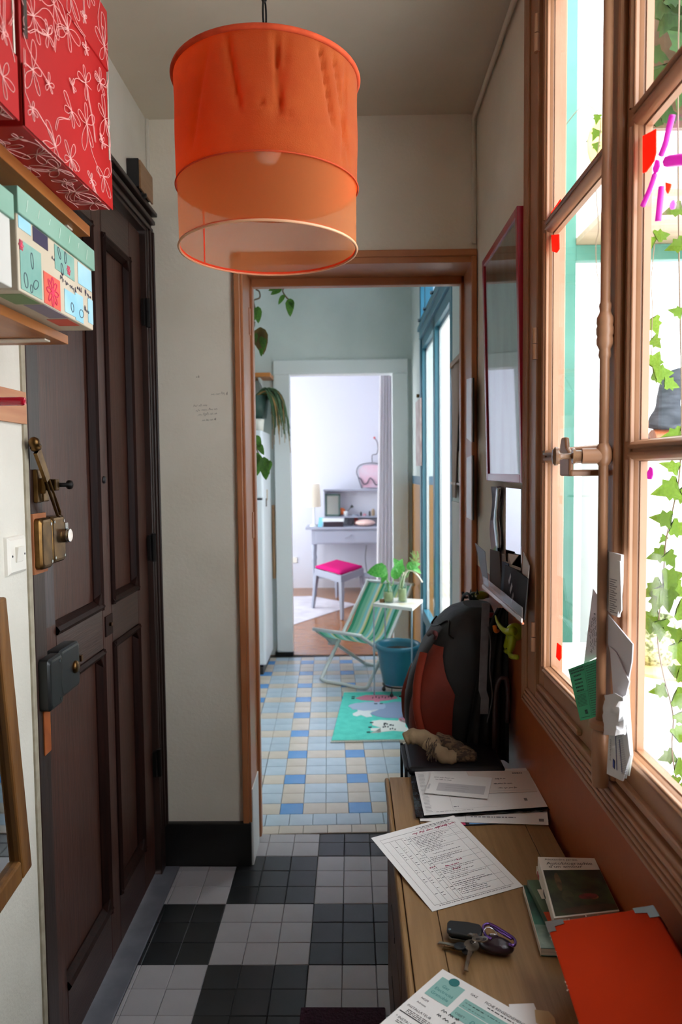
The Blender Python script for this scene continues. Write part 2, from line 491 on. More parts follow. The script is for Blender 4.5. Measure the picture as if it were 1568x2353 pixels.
# bedroom window
wn3 = thing('window_3', 'tall white casement window lighting the bedroom', 'window', (-2.0, 4.7, 0.5), kind='structure')
fr = MB()
for y0, y1 in ((3.45, 3.50), (4.61, 4.69), (5.80, 5.85)): fr.box(-2.03, y0, 0.35, -1.98, y1, 2.75)
for z0 in (0.35, 1.5, 2.70): fr.box(-2.03, 3.45, z0, -1.98, 5.85, z0 + 0.05)
fr.build('window_frame', M['white_paint'], wn3)
for y0, y1 in ((3.50, 4.61), (4.69, 5.80)):
    for z0, z1 in ((0.40, 1.5), (1.55, 2.70)):
        MB().box(-2.008, y0, z0, -2.004, y1, z1).build('pane', M['glass'], wn3)
# black plinth under the cream wall
S(MB().box(XL + 0.005, YB - 0.024, 0, -0.243, YB, 0.165), 'baseboard_back', M['black_base'], 'high black painted skirting board under the cream wall', 'skirting', bevel=0.004)
# ceiling edge conduit
S(MB().tube([(XR - 0.012, -3.2, ZC - 0.016), (XR - 0.012, YB - 0.014, ZC - 0.016), (XR - 0.012, YB - 0.014, 2.26)], 0.008, 8), 'trim_2', M['plaster'], 'painted cable conduit running along the ceiling corner above the window', 'conduit', smooth=True)
S(MB().box(XL, -0.062, 2.40, XL + 0.012, YB, ZC), 'trim_3', M['plaster_left'], 'thin painted bead in the corner above the dark door', 'trim', bevel=0.003)

# ------------------------------------------------------------------ dark entrance door
casing = thing('trim_4', 'almost black moulded casing around the dark wooden door', 'door casing', (XL, -0.56, 0), kind='structure')
MB().box(XL - 0.06, -1.075, 0, XL + 0.006, -1.012, 2.40).build('casing_post', M['casing'], casing, bevel=0.004)
MB().box(XL - 0.06, -0.128, 0, XL + 0.012, -0.056, 2.40).build('casing_post', M['casing'], casing, bevel=0.004)
MB().box(XL - 0.06, -1.075, 2.30, XL + 0.012, -0.056, 2.40).build('casing_head', M['casing'], casing, bevel=0.003)
for k, z in enumerate((2.312, 2.338, 2.366)):
    MB().box(XL + 0.010, -1.075, z, XL + 0.020 + 0.008 * k, -0.062, z + 0.014).build('casing_bead', M['casing'], casing, bevel=0.003)
for k, y in enumerate((-0.118, -0.098, -0.078)):
    MB().box(XL + 0.010, y, 0.165, XL + 0.016 + 0.005 * k, y + 0.010, 2.312).build('casing_bead', M['casing'], casing, bevel=0.003)
MB().box(XL - 0.002, -1.092, 0, XL + 0.005, -1.074, 2.71).build('plaster_strip', mat('grubby_plaster', '#a9a08c', 0.85, '#978e7a', ns=30), casing, bevel=0.001)
door = thing('door_1', 'dark stained wooden entrance door with four recessed panels and brass locks', 'door', (XL - 0.02, -0.57, 0.012), kind='structure')
DX = XL - 0.010                                   # door face
DB = DX - 0.04
ys = [-1.006, -0.925, -0.60, -0.52, -0.255, -0.132]
for a, b in ((0, 1), (2, 3), (4, 5)):
    MB().box(DB, ys[a], 0.012, DX, ys[b], 2.292).build('stile', M['dark_wood'], door, bevel=0.003)
for z0, z1 in ((0.012, 0.165), (0.955, 1.07), (2.17, 2.292)):
    for a, b in ((1, 2), (3, 4)):
        MB().box(DB, ys[a], z0, DX, ys[b], z1).build('rail', M['dark_wood_h'], door, bevel=0.002)
for a, b in ((1, 2), (3, 4)):
    for z0, z1 in ((0.165, 0.955), (1.07, 2.17)):
        y0, y1 = ys[a], ys[b]
        p = MB().box(DB + 0.006, y0, z0, DX - 0.016, y1, z1).build('panel', M['dark_wood'], door)
        mb = MB()
        # clipped-corner moulding frame standing proud of the panel
        t = 0.030
        def strip(pa, pb, inn):
            pa, pb, inn = Vector(pa), Vector(pb), Vector(inn).normalized()
            out = -inn
            prof = [(0, -0.016), (0, 0.004), (0.010, 0.010), (0.020, 0.004), (t, -0.012), (t, -0.016)]
            rows = []
            for q in (pa, pb):
                rows.append([Vector((DX + h, q.y, q.z)) + Vector((0, inn.y, inn.z)) * w_ for w_, h in prof])
            mb.grid(rows)
        strip((0, y0, z0), (0, y0, z1), (0, 1, 0)) if a != 1 else None
        strip((0, y1, z0), (0, y1, z1), (0, -1, 0))
        strip((0, y0, z0), (0, y1, z0), (0, 0, 1))
        strip((0, y0, z1), (0, y1, z1), (0, 0, -1))
        mb.build('moulding', M['dark_wood2'], p)
        for zc in (z0 + 0.035, z1 - 0.035):
            mb = MB()
            s = 1 if zc < (z0 + z1) / 2 else -1
            zb = z0 if s > 0 else z1
            mb.prism([(DX - 0.014, y1 - 0.002, zb), (DX - 0.014, y1 - 0.055, zb), (DX - 0.014, y1 - 0.002, zb + s * 0.075)], (0.020, 0, 0))
            mb.build('corner_block', M['dark_wood2'], p, bevel=0.003)
for z in (0.42, 1.20, 2.02):
    h = MB(); h.cyl((XL + 0.012, -0.128, z - 0.05), 0.009, 0.10, n=12); h.box(XL - 0.006, -0.150, z - 0.045, XL + 0.006, -0.106, z + 0.045)
    h.build('hinge', M['blackmetal'], door, bevel=0.001)
MB().lathe([(0, 0.006), (0.009, 0.006), (0.011, 0.002), (0.011, 0)], (DX, -0.56, 1.445), 14, (1, 0, 0)).build('peephole', M['black'], door, smooth=True)
p = MB().box(DX, -0.585, 0.985, DX + 0.004, -0.525, 1.045).build('keyhole_plate', M['dark_wood2'], door, bevel=0.001)
MB().cyl((DX + 0.003, -0.553, 1.017), 0.006, 0.008, (1, 0, 0), 12).build('keyhole_barrel', M['brass'], p, smooth=False)
MB().box(DX, -1.004, 1.10, DX + 0.0025, -0.935, 1.26).build('repair_patch', wood('grey_patch', '#3c3a3c', '#56494a', 'z', ns=14, k=20), door, label='greyish worn repair patch below the brass lock')

# upper brass rim lock: case with thumb turn on the leaf, keep on the casing
def rounded_case(name, y0, y1, z0, z1, x0, x1, m, parent, bulge=0.006, label=None):
    mb = MB()
    ny = 6
    rows = []
    for (i, (ins, x)) in enumerate(((0, x0), (0, x1 - 0.006), (0.004, x1 - 0.001), (0.009, x1))):
        a, b, c, d = y0 + ins, y1 - ins, z0 + ins, z1 - ins
        r = 0.010
        ring = []
        for (cy, cz, t0) in ((b - r, d - r, 0), (a + r, d - r, 90), (a + r, c + r, 180), (b - r, c + r, 270)):
            for k in range(4):
                t = math.radians(t0 + k * 30)
                ring.append((x, cy + r * math.cos(t), cz + r * math.sin(t)))
        rows.append(ring)
    mb.grid(rows, close=True)
    mb.add([rows[-1][i] for i in range(16)], [tuple(range(16))])
    return mb.build(name, m, parent, auto=35, label=label)
lx = DX
lk = rounded_case('rim_lock', -0.998, -0.918, 1.255, 1.365, lx, lx + 0.030, M['brass'], door, label='aged brass rim lock case')
MB().cyl((lx + 0.029, -0.935, 1.316), 0.017, 0.014, (1, 0, 0), 20).cyl((lx + 0.043, -0.935, 1.316), 0.0165, 0.004, (1, 0, 0), 20).build('thumb_turn', M['chrome'], lk, bevel=0.002, label='round chrome thumb turn')
MB().box(lx + 0.026, -0.919, 1.325, lx + 0.029, -0.902, 1.345).build('fixing_lug', M['steel'], lk)
for y, z in ((-0.984, 1.352), (-0.930, 1.352), (-0.984, 1.268), (-0.930, 1.268)):
    MB().cyl((lx + 0.0295, y, z), 0.0035, 0.0015, (1, 0, 0), 10).build('screw', M['steel'], lk)
kp = rounded_case('lock_keep', -1.070, -1.008, 1.250, 1.365, XL + 0.006, XL + 0.026, M['brass'], casing, label='aged brass lock keep on the casing')
for y, z in ((-1.018, 1.350), (-1.018, 1.264)):
    MB().cyl((XL + 0.0255, y, z), 0.004, 0.0015, (1, 0, 0), 10).build('screw', M['steel'], kp)
MB().box(XL + 0.002, -1.074, 1.24, XL + 0.009, -1.004, 1.376).build('keep_packing', mat('raw_wood_packing', '#a0623c', 0.7, '#8a5230', ns=20), casing)
# swing bar door guard
gd = MB().box(XL + 0.006, -1.062, 1.40, XL + 0.016, -1.034, 1.475).build('guard_bracket', M['brass'], casing, bevel=0.003)
bar = MB()
pa = PX(81, 1036, XL + 0.022); pb = PX(131, 1180, XL + 0.028)
d_ = (pb - pa).normalized(); nn_ = Vector((1, 0, 0)).cross(d_).normalized()
mid = pa + (pb - pa) * 0.45
bar.prism([pa - nn_ * 0.012, pa + nn_ * 0.012, mid + nn_ * 0.010, mid - nn_ * 0.010], (0.008, 0, 0))
for s in (-1, 1):
    bar.tube([mid + nn_ * 0.008 * s + Vector((.004, 0, 0)), pb + nn_ * 0.008 * s + Vector((.004, 0, 0))], 0.0034, 8)
bar.tube([pb + nn_ * 0.008 + Vector((.004, 0, 0)), pb + d_ * 0.008 + Vector((.004, 0, 0)), pb - nn_ * 0.008 + Vector((.004, 0, 0))], 0.0034, 8)
bar.build('guard_bar', M['brass'], gd, auto=40, label='dark brass swing bar with a slotted loop')
MB().lathe([(0, 0), (0.011, 0.0), (0.0125, 0.006), (0.010, 0.010), (0.0125, 0.013), (0.0115, 0.022), (0.006, 0.028), (0, 0.029)], pa - d_ * 0.004 + Vector((.004, 0, 0)), 14, -d_).build('guard_knob', M['brass'], gd, smooth=True)
MB().box(XL + 0.006, -1.045, 1.42, XL + 0.026, -1.038, 1.455).build('guard_pivot', M['brass'], gd, bevel=0.002)
sl = MB().box(lx, -0.998, 1.40, lx + 0.012, -0.965, 1.478).build('bolt_plate', M['brass'], door, bevel=0.003)
MB().box(lx + 0.012, -0.985, 1.425, lx + 0.036, -0.962, 1.452).build('bolt_slide', M['brass'], sl, bevel=0.003)
MB().lathe([(0, 0), (0.005, 0), (0.005, 0.022), (0.011, 0.026), (0.011, 0.032), (0, 0.033)], (lx + 0.034, -0.960, 1.438), 14, (0.5, 0.85, 0)).build('bolt_knob', M['blackmetal'], sl, smooth=True)
# lower black rim lock
lw = rounded_case('rim_lock', -0.985, -0.865, 0.93, 1.045, lx, lx + 0.034, mat('dark_green_grey_enamel', '#0e1315', 0.4), door, label='dark enamelled rim lock case')
MB().lathe([(0, 0.008), (0.012, 0.008), (0.016, 0.003), (0.016, 0)], (lx + 0.034, -0.90, 0.985), 16, (1, 0, 0)).build('lock_cylinder', M['brass'], lw, smooth=True, label='teardrop brass cylinder')
MB().box(lx + 0.012, -0.864, 0.985, lx + 0.022, -0.835, 0.997).box(lx + 0.012, -0.846, 0.983, lx + 0.030, -0.834, 0.999).build('latch_snib', M['brass'], lw, bevel=0.001)
kp = rounded_case('lock_keep', -1.066, -0.990, 0.925, 1.045, XL + 0.006, XL + 0.032, mat('dark_enamel', '#0b0f10', 0.4), casing, label='dark enamelled lock keep on the casing')
for y, z in ((-1.01, 1.03), (-1.01, 0.94)):
    MB().cyl((XL + 0.0315, y, z), 0.004, 0.0015, (1, 0, 0), 10).build('screw', M['steel'], kp)
MB().box(XL + 0.005, -1.050, 0.82, XL + 0.0085, -1.016, 0.935).build('strike_patch', mat('raw_orange_wood', '#a2541f', 0.6, '#8d4518', ns=18), casing, label='bare orange wood patch under the dark lock')

# ------------------------------------------------------------------ terracotta frame of the kitchen doorway
tf = thing('trim_5', 'terracotta gloss painted frame around the kitchen doorway', 'door frame', (0.17, 0.04, 0), kind='structure')
YF = YB - 0.026
MB().box(-0.272, YF, 0.165, -0.249, YB, 2.240).build('architrave', M['terra'], tf, bevel=0.004)
MB().box(-0.250, YF + 0.010, 0.165, -0.240, 0.142, 2.235).build('jamb_lining', M['terra'], tf, bevel=0.002)
MB().box(-0.256, YB - 0.012, 0.0, -0.236, 0.10, 0.29).build('plinth_block', M['white_paint'], tf, bevel=0.002)
MB().box(-0.246, 0.112, 0.016, -0.229, 0.150, 2.20).build('door_stop', M['terra'], tf, bevel=0.004)
MB().box(-0.272, YF, 2.215, 0.590, YB, 2.240).build('architrave', M['terra'], tf, bevel=0.004)
MB().box(-0.250, YF + 0.006, 2.194, 0.585, 0.142, 2.216).build('head_lining', M['terra'], tf, bevel=0.002)
MB().box(-0.240, 0.112, 2.165, 0.575, 0.150, 2.20).build('door_stop', M['terra'], tf, bevel=0.004)
MB().box(0.570, YF, 0.0, 0.590, YB, 2.216).build('architrave', M['terra'], tf, bevel=0.004)
MB().box(0.572, YF + 0.010, 0.0, 0.582, 0.142, 2.205).build('jamb_lining', M['terra'], tf, bevel=0.002)
MB().box(0.560, 0.112, 0.0, 0.576, 0.150, 2.20).build('door_stop', M['terra'], tf, bevel=0.004)
for z in (1.21, 1.98):
    MB().box(-0.242, 0.075, z, -0.2365, 0.105, z + 0.10).build('hinge_leaf', M['terra'], tf, bevel=0.001)
# white casing of the bedroom doorway
wf = thing('trim_6', 'white painted casing around the bedroom doorway', 'door frame', (0.06, 2.97, 0), kind='structure')
for x0, x1 in ((-0.462, -0.335), (0.462, 0.585)):
    MB().box(x0, 2.955, 0.03, x1, 2.985, 2.215).build('architrave', M['white_paint'], wf, bevel=0.006)
MB().box(-0.462, 2.955, 2.215, 0.585, 2.985, 2.325).build('architrave', M['white_paint'], wf, bevel=0.006)
for x0, x1 in ((-0.37, -0.34), (0.465, 0.49)):
    MB().box(x0, 2.985, 0, x1, 3.10, 2.22).build('jamb_lining', M['white_paint'], wf, bevel=0.003)
MB().box(-0.37, 2.985, 2.215, 0.49, 3.10, 2.235).build('head_lining', M['white_paint'], wf, bevel=0.003)
MB().box(-0.475, 2.95, 0.0, -0.335, 2.986, 0.03).build('plinth_block', M['black_base'], wf)

# ------------------------------------------------------------------ hall window
win = thing('window_1', 'old double casement window with six panes in a terracotta painted frame', 'window', (0.60, -1.46, 0.885), kind='structure')
TF = M['terra_frame']
WF0, WF1 = 0.566, 0.6315
MB().box(WF0, -0.985, 0.885, WF1, -0.872, 2.64).build('frame_jamb', TF, win, bevel=0.003)
MB().box(WF0, -2.06, 0.885, WF1, -1.945, 2.64).build('frame_jamb', TF, win, bevel=0.003)
MB().box(WF0, -1.945, 0.885, WF1, -0.985, 0.945).build('frame_sill', TF, win, bevel=0.003)
MB().box(WF0, -1.945, 2.545, WF1, -0.985, 2.64).build('frame_head', TF, win, bevel=0.003)
for k in range(4):
    a = 0.876 + 0.012 * k
    MB().box(WF0 - 0.006, -a - 0.008, 0.892 + 0.012 * k, WF0 + 0.002, -a, 2.63 - 0.012 * k).build('reeding', TF, win, bevel=0.003)
    z = 0.889 + 0.012 * k
    MB().box(WF0 - 0.006, -2.05, z, WF0 + 0.002, -a - 0.002, z + 0.008).build('reeding', TF, win, bevel=0.003)
MB().box(0.6325, -2.05, 0.89, 0.70, -0.90, 0.91).build('outer_sill', M['out_white'], win, bevel=0.003)
for z0, z1 in ((0.95, 2.62),):
    MB().box(0.6325, -0.950, z0, 0.640, -0.898, z1).build('outer_architrave', M['out_white'], win)
    MB().box(0.6325, -2.05, z0, 0.640, -1.96, z1).build('outer_architrave', M['out_white'], win)
CX0, CX1 = 0.576, 0.604
ZB, ZT, BARS = 1.012, 2.500, (1.492, 2.000)
for (ya, yb, ga, gb) in ((-1.459, -0.986, -1.405, -1.024), (-1.944, -1.461, -1.905, -1.516)):
    cs = MB()
    cs.box(CX0, ya, 0.946, CX1, ga, 2.544).box(CX0, gb, 0.946, CX1, yb, 2.544)
    cs.box(CX0, ga, 0.946, CX1, gb, ZB).box(CX0, ga, ZT, CX1, gb, 2.544)
    cs = cs.build('casement', TF, win, bevel=0.002)
    zs = [ZB] + [z for b in BARS for z in (b - 0.014, b + 0.014)] + [ZT]
    for b in BARS:
        MB().box(CX0 + 0.003, ga, b - 0.013, CX1 - 0.004, gb, b + 0.013).build('glazing_bar', TF, cs, bevel=0.004)
    for i in range(3):
        z0, z1 = zs[2 * i], zs[2 * i + 1]
        MB().box(0.5895, ga - 0.002, z0 - 0.002, 0.5920, gb + 0.002, z1 + 0.002).build('pane', M['glass'], cs)
        mb = MB()
        def mould(pa, pb, iy, iz, mi):
            prof = [(0.012, -0.0003), (0.010, -0.004), (0.006, -0.004), (0.004, 0.001), (0.001, 0.003), (-0.001, 0.010), (-0.002, 0.013)]
            rows = [[Vector((CX0 + h, q[0] - iy * w_, q[1] - iz * w_)) for w_, h in prof] for q in (pa, pb)]
            mb.grid(rows, mi)
        # (w>0 lies on the stile, w<0 reaches over the pane)
        mould((ga, z0), (ga, z1), 1, 0, 0); mould((gb, z0), (gb, z1), -1, 0, 0)
        mould((ga, z0), (gb, z0), 0, 1, 0); mould((ga, z1), (gb, z1), 0, -1, 0)
        mb.build('pane_moulding', TF, cs, smooth=True)
        mb = MB()
        e = 0.003
        mb.box(0.5925, ga - 0.001, z0, 0.6035, ga + e, z1).box(0.5925, gb - e, z0, 0.6035, gb + 0.001, z1)
        mb.box(0.5925, ga, z0 - 0.001, 0.6035, gb, z0 + e).box(0.5925, ga, z1 - e, 0.6035, gb, z1 + 0.001)
        mb.build('putty_rebate', TF, cs)
MB().box(CX0 - 0.014, -1.492, 0.95, CX0 + 0.001, -1.440, 2.544).build('meeting_bead', TF, win, bevel=0.006)
MB().box(CX0 - 0.010, -1.30, 0.955, CX0 + 0.001, -1.0, 0.967).build('weather_strip', TF, win, bevel=0.003)
MB().box(CX0 - 0.010, -1.93, 0.955, CX0 + 0.001, -1.50, 0.967).build('weather_strip', TF, win, bevel=0.003)
for z0, z1 in ((2.395, 2.475), (1.715, 1.785), (1.038, 1.106)):
    zm = (z0 + z1) / 2
    mb = MB(); mb.cyl((WF0 - 0.002, -0.981, z0), 0.0068, zm - z0 - 0.001, n=12).cyl((WF0 - 0.002, -0.981, zm + 0.001), 0.0062, z1 - zm, n=12)
    mb.build('hinge_knuckle', TF, win, auto=40)
# espagnolette bolt
EX, EY = 0.550, -1.475
rod = MB()
prof = [(0, 0.985), (0.0078, 0.985), (0.0078, 1.640), (0.0088, 1.642), (0.0100, 1.646), (0.0088, 1.655), (0.0098, 1.657), (0.0130, 1.664), (0.0132, 1.672), (0.0118, 1.676),
        (0.0136, 1.680), (0.0138, 1.689), (0.0120, 1.693), (0.0134, 1.697), (0.0130, 1.706), (0.0096, 1.712), (0.0086, 1.716), (0.0098, 1.724), (0.0092, 1.728), (0.0078, 1.730), (0.0078, 2.60), (0, 2.60)]
rod = MB().lathe(prof, (EX, EY, 0), 20).build('espagnolette_rod', TF, win, smooth=True, label='full height painted espagnolette rod with turned rings')
MB().lathe([(0, .938), (0.0125, .938), (0.0140, .950), (0.0145, 1.025), (0.0135, 1.028), (0.0135, 1.034), (0.019, 1.037), (0.019, 1.046), (0.013, 1.050), (0, 1.050)], (EX, EY, 0), 20).build('rod_socket', TF, rod, auto=40)
mb = MB().ell((EX, EY, 1.487), 0.0135, 0.0135, 0.022, 16, 10)
mb.cyl((EX, EY, 1.485), 0.0125, 0.034, (-1, 0.15, 0), 18)
mb.build('handle_boss', TF, rod, auto=40)
ax = Vector((-1, 0.15, 0)).normalized()
h0 = Vector((EX, EY, 1.485))
mb = MB().lathe([(0, 0.034), (0.0095, 0.034), (0.0095, 0.044), (0.013, 0.045), (0.013, 0.049), (0.005, 0.050), (0.0045, 0.064), (0.006, 0.068), (0.0150, 0.072), (0.0155, 0.076), (0.011, 0.080), (0, 0.0805)], h0, 20, ax)
mb.build('handle_knob', mat('worn_brown_knob', '#6b4a34', 0.25, '#8e6a4c', ns=40), rod, auto=40, label='round brown worn handle knob')
kp = MB()
kx = EX - 0.040
def yz(pts, x, t): kp.prism([(x, y, z) for y, z in pts], (-t, 0, 0))
yz([(-1.450, 1.452), (-1.395, 1.452), (-1.395, 1.505), (-1.402, 1.518), (-1.425, 1.518), (-1.430, 1.500), (-1.450, 1.490)], kx, 0.008)
kp.box(kx - 0.006, -1.452, 1.452, CX0 + 0.002, -1.405, 1.463)
kp.build('handle_keeper', TF, rod, bevel=0.003)

# ------------------------------------------------------------------ kitchen french window
fw = thing('window_2', 'blue framed glazed french window in the kitchen', 'window', (0.65, 1.51, 0.0), kind='structure')
FB = M['french_blue']
fx0, fx1 = 0.611, 0.660
MB().box(fx0, 2.215, 0, fx1, 2.29, 2.80).build('frame_jamb', FB, fw, bevel=0.004)
MB().box(fx0, 0.73, 0, fx1, 0.80, 2.80).build('frame_jamb', FB, fw, bevel=0.004)
MB().box(fx0, 0.80, 2.72, fx1, 2.215, 2.80).build('frame_head', FB, fw, bevel=0.004)
mb = MB().box(fx0 - 0.010, 0.80, 2.335, fx1, 2.215, 2.455); mb.box(fx0 - 0.022, 0.80, 2.385, fx0, 2.215, 2.415)
tb = mb.build('transom_beam', FB, fw, bevel=0.004)
for y in (0.95, 1.35, 1.75, 2.08):
    MB().cyl((fx0 - 0.010, y, 2.435), 0.010, 0.02, (-1, 0, 0), 10).build('bolt_head', M['steel'], tb)
MB().box(0.64, 0.80, 2.455, 0.645, 2.215, 2.72).build('pane', mix_transparent('bluish_glass', '#e6ecf6', 1.45, 0.0, fresnel=True), fw)
MB().box(fx0, 1.90, 2.455, fx1, 1.95, 2.72).build('transom_mullion', FB, fw)
for y0, y1 in ((0.80, 1.500), (1.515, 2.215)):
    lf = MB(); s = 0.038
    lf.box(0.618, y0, 0.05, 0.660, y0 + s, 2.335).box(0.618, y1 - s, 0.05, 0.660, y1, 2.335)
    lf.box(0.618, y0, 2.27, 0.660, y1, 2.335).box(0.618, y0, 0.05, 0.660, y1, 0.15).box(0.618, y0, 0.44, 0.660, y1, 0.52)
    lf = lf.build('glazed_leaf', [FB], fw, bevel=0.003)
    MB().box(0.636, y0 + s, 0.15, 0.650, y1 - s, 0.44).build('kick_panel', mat('grey_blue_panel', '#7f98a4', 0.5), lf)
    MB().box(0.638, y0 + s, 0.52, 0.642, y1 - s, 2.27).build('pane', M['glass'], lf)
    e = 0.014
    w_ = MB(); w_.box(0.644, y0 + s, 0.52, 0.658, y0 + s + e, 2.27).box(0.644, y1 - s - e, 0.52, 0.658, y1 - s, 2.27).box(0.644, y0 + s, 2.25, 0.658, y1 - s, 2.27)
    w_.build('glazing_bead', M['white_paint'], lf)
MB().box(0.618, 1.498, 0.05, 0.628, 1.517, 2.335).build('cover_strip', FB, fw, bevel=0.004)

# ------------------------------------------------------------------ veranda outside
S(MB().box(0.64, -3.4, -0.1, 2.6, 2.95, -0.02), 'floor_veranda', M['out_white'], 'sunlit pale veranda floor outside the windows', 'floor')
S(MB().box(0.76, 2.95, -0.1, 2.6, 3.08, 3.3), 'wall_veranda_end', M['out_white'], 'bright white wall closing the veranda', 'wall')
S(MB().box(2.5, -3.4, -0.02, 2.6, 2.95, 0.95), 'wall_veranda_parapet', M['out_white'], 'low white veranda parapet', 'wall')
vp_ = thing('veranda_frame', 'mint green painted wooden post and beam outside the window', 'post', (1.21, 0.92, -0.02))
MB().box(1.182, 0.90, -0.02, 1.238, 0.96, 4.2).build('post', M['mint'], vp_, bevel=0.003)
MB().box(1.238, 0.905, 2.470, 2.1, 0.955, 2.545).build('beam', M['mint'], vp_, bevel=0.003)
MB().box(1.238, 0.30, 2.546, 2.1, 0.95, 2.575).build('roof_board', wood('veranda_board', '#a98a6c', '#bfa283', 'x', ns=10), vp_, label='brown wooden board resting on the beam')
MB().box(2.1, 0.30, -0.02, 2.14, 0.95, 2.575).build('post', M['mint'], vp_, bevel=0.003)
MB().box(1.238, 0.955, 2.58, 2.14, 0.985, 3.3).build('white_panel', M['out_white'], vp_)
# painted face ornament
mk = thing('face_ornament', 'straw coloured oval ornament with a painted brow hanging outside', 'ornament', (1.36, 0.90, 2.85))
MB().ell((1.36, 0.870, 3.00), 0.085, 0.025, 0.13, 18, 12).build('shell', mat('straw_yellow', '#cdb878', 0.8, '#b99f5c', ns=20), mk, smooth=True)
mb = MB().tube(spline([(1.285, 0.907, 3.03), (1.31, 0.903, 3.055), (1.36, 0.900, 3.06), (1.40, 0.903, 3.045)], 5), 0.004, 6)
mb.prism([(1.35, 0.903, 3.05), (1.385, 0.903, 3.0), (1.345, 0.903, 3.0)], (0, -0.004, 0))
mb.build('painted_brow', M['ink'], mk)
# white cabinet with the carved bird and pots
cb = thing('garden_cabinet', 'tall white garden cabinet outside carrying a carved bird', 'cabinet', (1.75, 0.55, -0.02))
MB().box(1.24, 0.36, -0.02, 2.08, 0.80, 1.50).build('body', M['out_white'], cb, bevel=0.004)
MB().box(1.22, 0.33, 1.50, 2.095, 0.82, 1.525).build('top', M['out_white'], cb, bevel=0.004)
for x0, x1 in ((1.26, 1.65), (1.67, 2.06)):
    d = MB().box(x0, 0.345, 0.05, x1, 0.36, 1.46).build('door', M['out_white'], cb, bevel=0.003)
    MB().ell(((x1 - 0.04) if x0 < 1.5 else x0 + 0.04, 0.335, 0.9), 0.012, 0.012, 0.012, 8, 6).build('knob', M['steel'], d, smooth=True)
bird = thing('carved_bird', 'grey driftwood bird figure on a reddish wooden log outside', 'figurine', (1.55, 0.5, 1.525))
log = wood('red_log', '#a5532f', '#c77a55', 'x', ns=10, k=8, bump=0.4)
MB().tube([(1.45, 0.50, 1.58), (1.55, 0.50, 1.582), (1.78, 0.50, 1.578)], [0.05, 0.056, 0.05], 14).build('log', log, bird, auto=50)
drift = mat('driftwood', '#4a4d55', 0.9, '#33363c', ns=14, st=(1, 1, 6), bump=0.5, bs=40, spec=0.1)
mb = MB().tube(spline([(1.50, 0.50, 1.63), (1.515, 0.50, 1.70), (1.52, 0.50, 1.77), (1.545, 0.50, 1.83), (1.60, 0.50, 1.845), (1.66, 0.50, 1.815), (1.69, 0.50, 1.775)], 5),
               [0.075, 0.074, 0.072, 0.07, 0.066, 0.06, 0.056, 0.052, 0.05, 0.05, 0.05, 0.05, 0.052, 0.054, 0.055, 0.056, 0.056, 0.054, 0.052, 0.05, 0.046, 0.042, 0.038, 0.034, 0.03, 0.026, 0.022, 0.018, 0.014, 0.010, 0.006], 14)
mb.build('bird_body', drift, bird, smooth=True)
MB().ell((1.53, 0.50, 1.645), 0.11, 0.05, 0.02, 14, 8).build('bird_foot', drift, bird, smooth=True)
pot = thing('two_tone_bowl', 'round bowl outside, black above and grey below', 'bowl', (1.33, 0.48, 1.525))
MB().lathe([(0, 0), (0.05, 0), (0.085, 0.03), (0.095, 0.06)], (1.33, 0.48, 1.525), 24).build('bowl', mat('grey_ceramic', '#9a9aa2', 0.3), pot, smooth=True)
MB().lathe([(0.095, 0.06), (0.088, 0.09), (0.06, 0.115), (0.02, 0.125), (0, 0.126)], (1.33, 0.48, 1.525), 24).build('lid', mat('speckled_black', '#23242a', 0.5, '#565960', ns=90), pot, smooth=True)
# garden table with glass, tray and woven pots
tb = thing('garden_table', 'white garden table outside just below the window', 'table', (1.35, -0.4, -0.02))
MB().box(0.885, -1.15, 0.71, 1.85, 0.30, 0.745).build('table_top', M['out_white'], tb, bevel=0.005)
for x in (0.90, 1.78):
    for y in (-1.1, 0.22):
        MB().box(x, y, -0.02, x + 0.05, y + 0.05, 0.71).build('leg', M['out_white'], tb, bevel=0.003)
tr = thing('wooden_tray', 'pale yellow wooden tray on the garden table', 'tray', (1.35, -0.02, 0.745))
MB().lathe([(0, 0), (0.27, 0), (0.275, 0.012), (0.262, 0.012), (0.258, 0.006), (0, 0.006)], (1.35, -0.02, 0.745), 32).build('tray_base', wood('tray_wood', '#d8b06c', '#e3c084', 'x', ns=8), tr, auto=40)
weave = mat('green_weave', '#b9c49a', 0.9, '#55602f', ns=70, bump=1.0, bs=80, lo=0.4, hi=0.6)
for (x, y, r, h, lab) in ((1.24, -0.02, 0.085, 0.17, 'coarse green woven pot on the tray nearest the window frame'), (1.45, 0.02, 0.075, 0.15, 'smaller green woven pot on the tray beside the first')):
    MB().lathe([(0, 0), (r * 0.8, 0), (r, h * 0.35), (r * 0.98, h * 0.8), (r * 0.9, h), (r * 0.84, h), (r * 0.9, h * 0.7), (r * 0.7, 0.02), (0, 0.02)], (x, y, 0.751), 22).build('woven_pot', weave, None, smooth=True, label=lab, cat='pot')
MB().box(1.52, 0.14, 0.745, 1.84, 0.29, 0.80).build('woven_tray', mat('mint_weave', '#b9e0cc', 0.9, '#6fae90', ns=60, bump=1, bs=70), None, label='low mint woven basket behind the green pots', cat='basket', bevel=0.012)
c = Vector((0.985, -0.72, 0.745))
MB().prism([c + Vector((0.10 * math.cos(math.radians(a)), 0.10 * math.sin(math.radians(a)), 0)) for a in range(10, 370, 60)], (0, 0, 0.005)).build('glass_tile', mat('greenish_glass_edge', '#cfe8dc', 0.1, spec=0.8), None, label='hexagonal greenish glass plate lying on the garden table', cat='plate')
MB().ell((1.03, -0.80, 0.766), 0.042, 0.035, 0.021, 16, 10).build('blue_pebble', mat('blue_stone', '#7d93b4', 0.4, '#6b82a5', ns=8), None, smooth=True, label='smooth blue pebble on the garden table', cat='pebble')

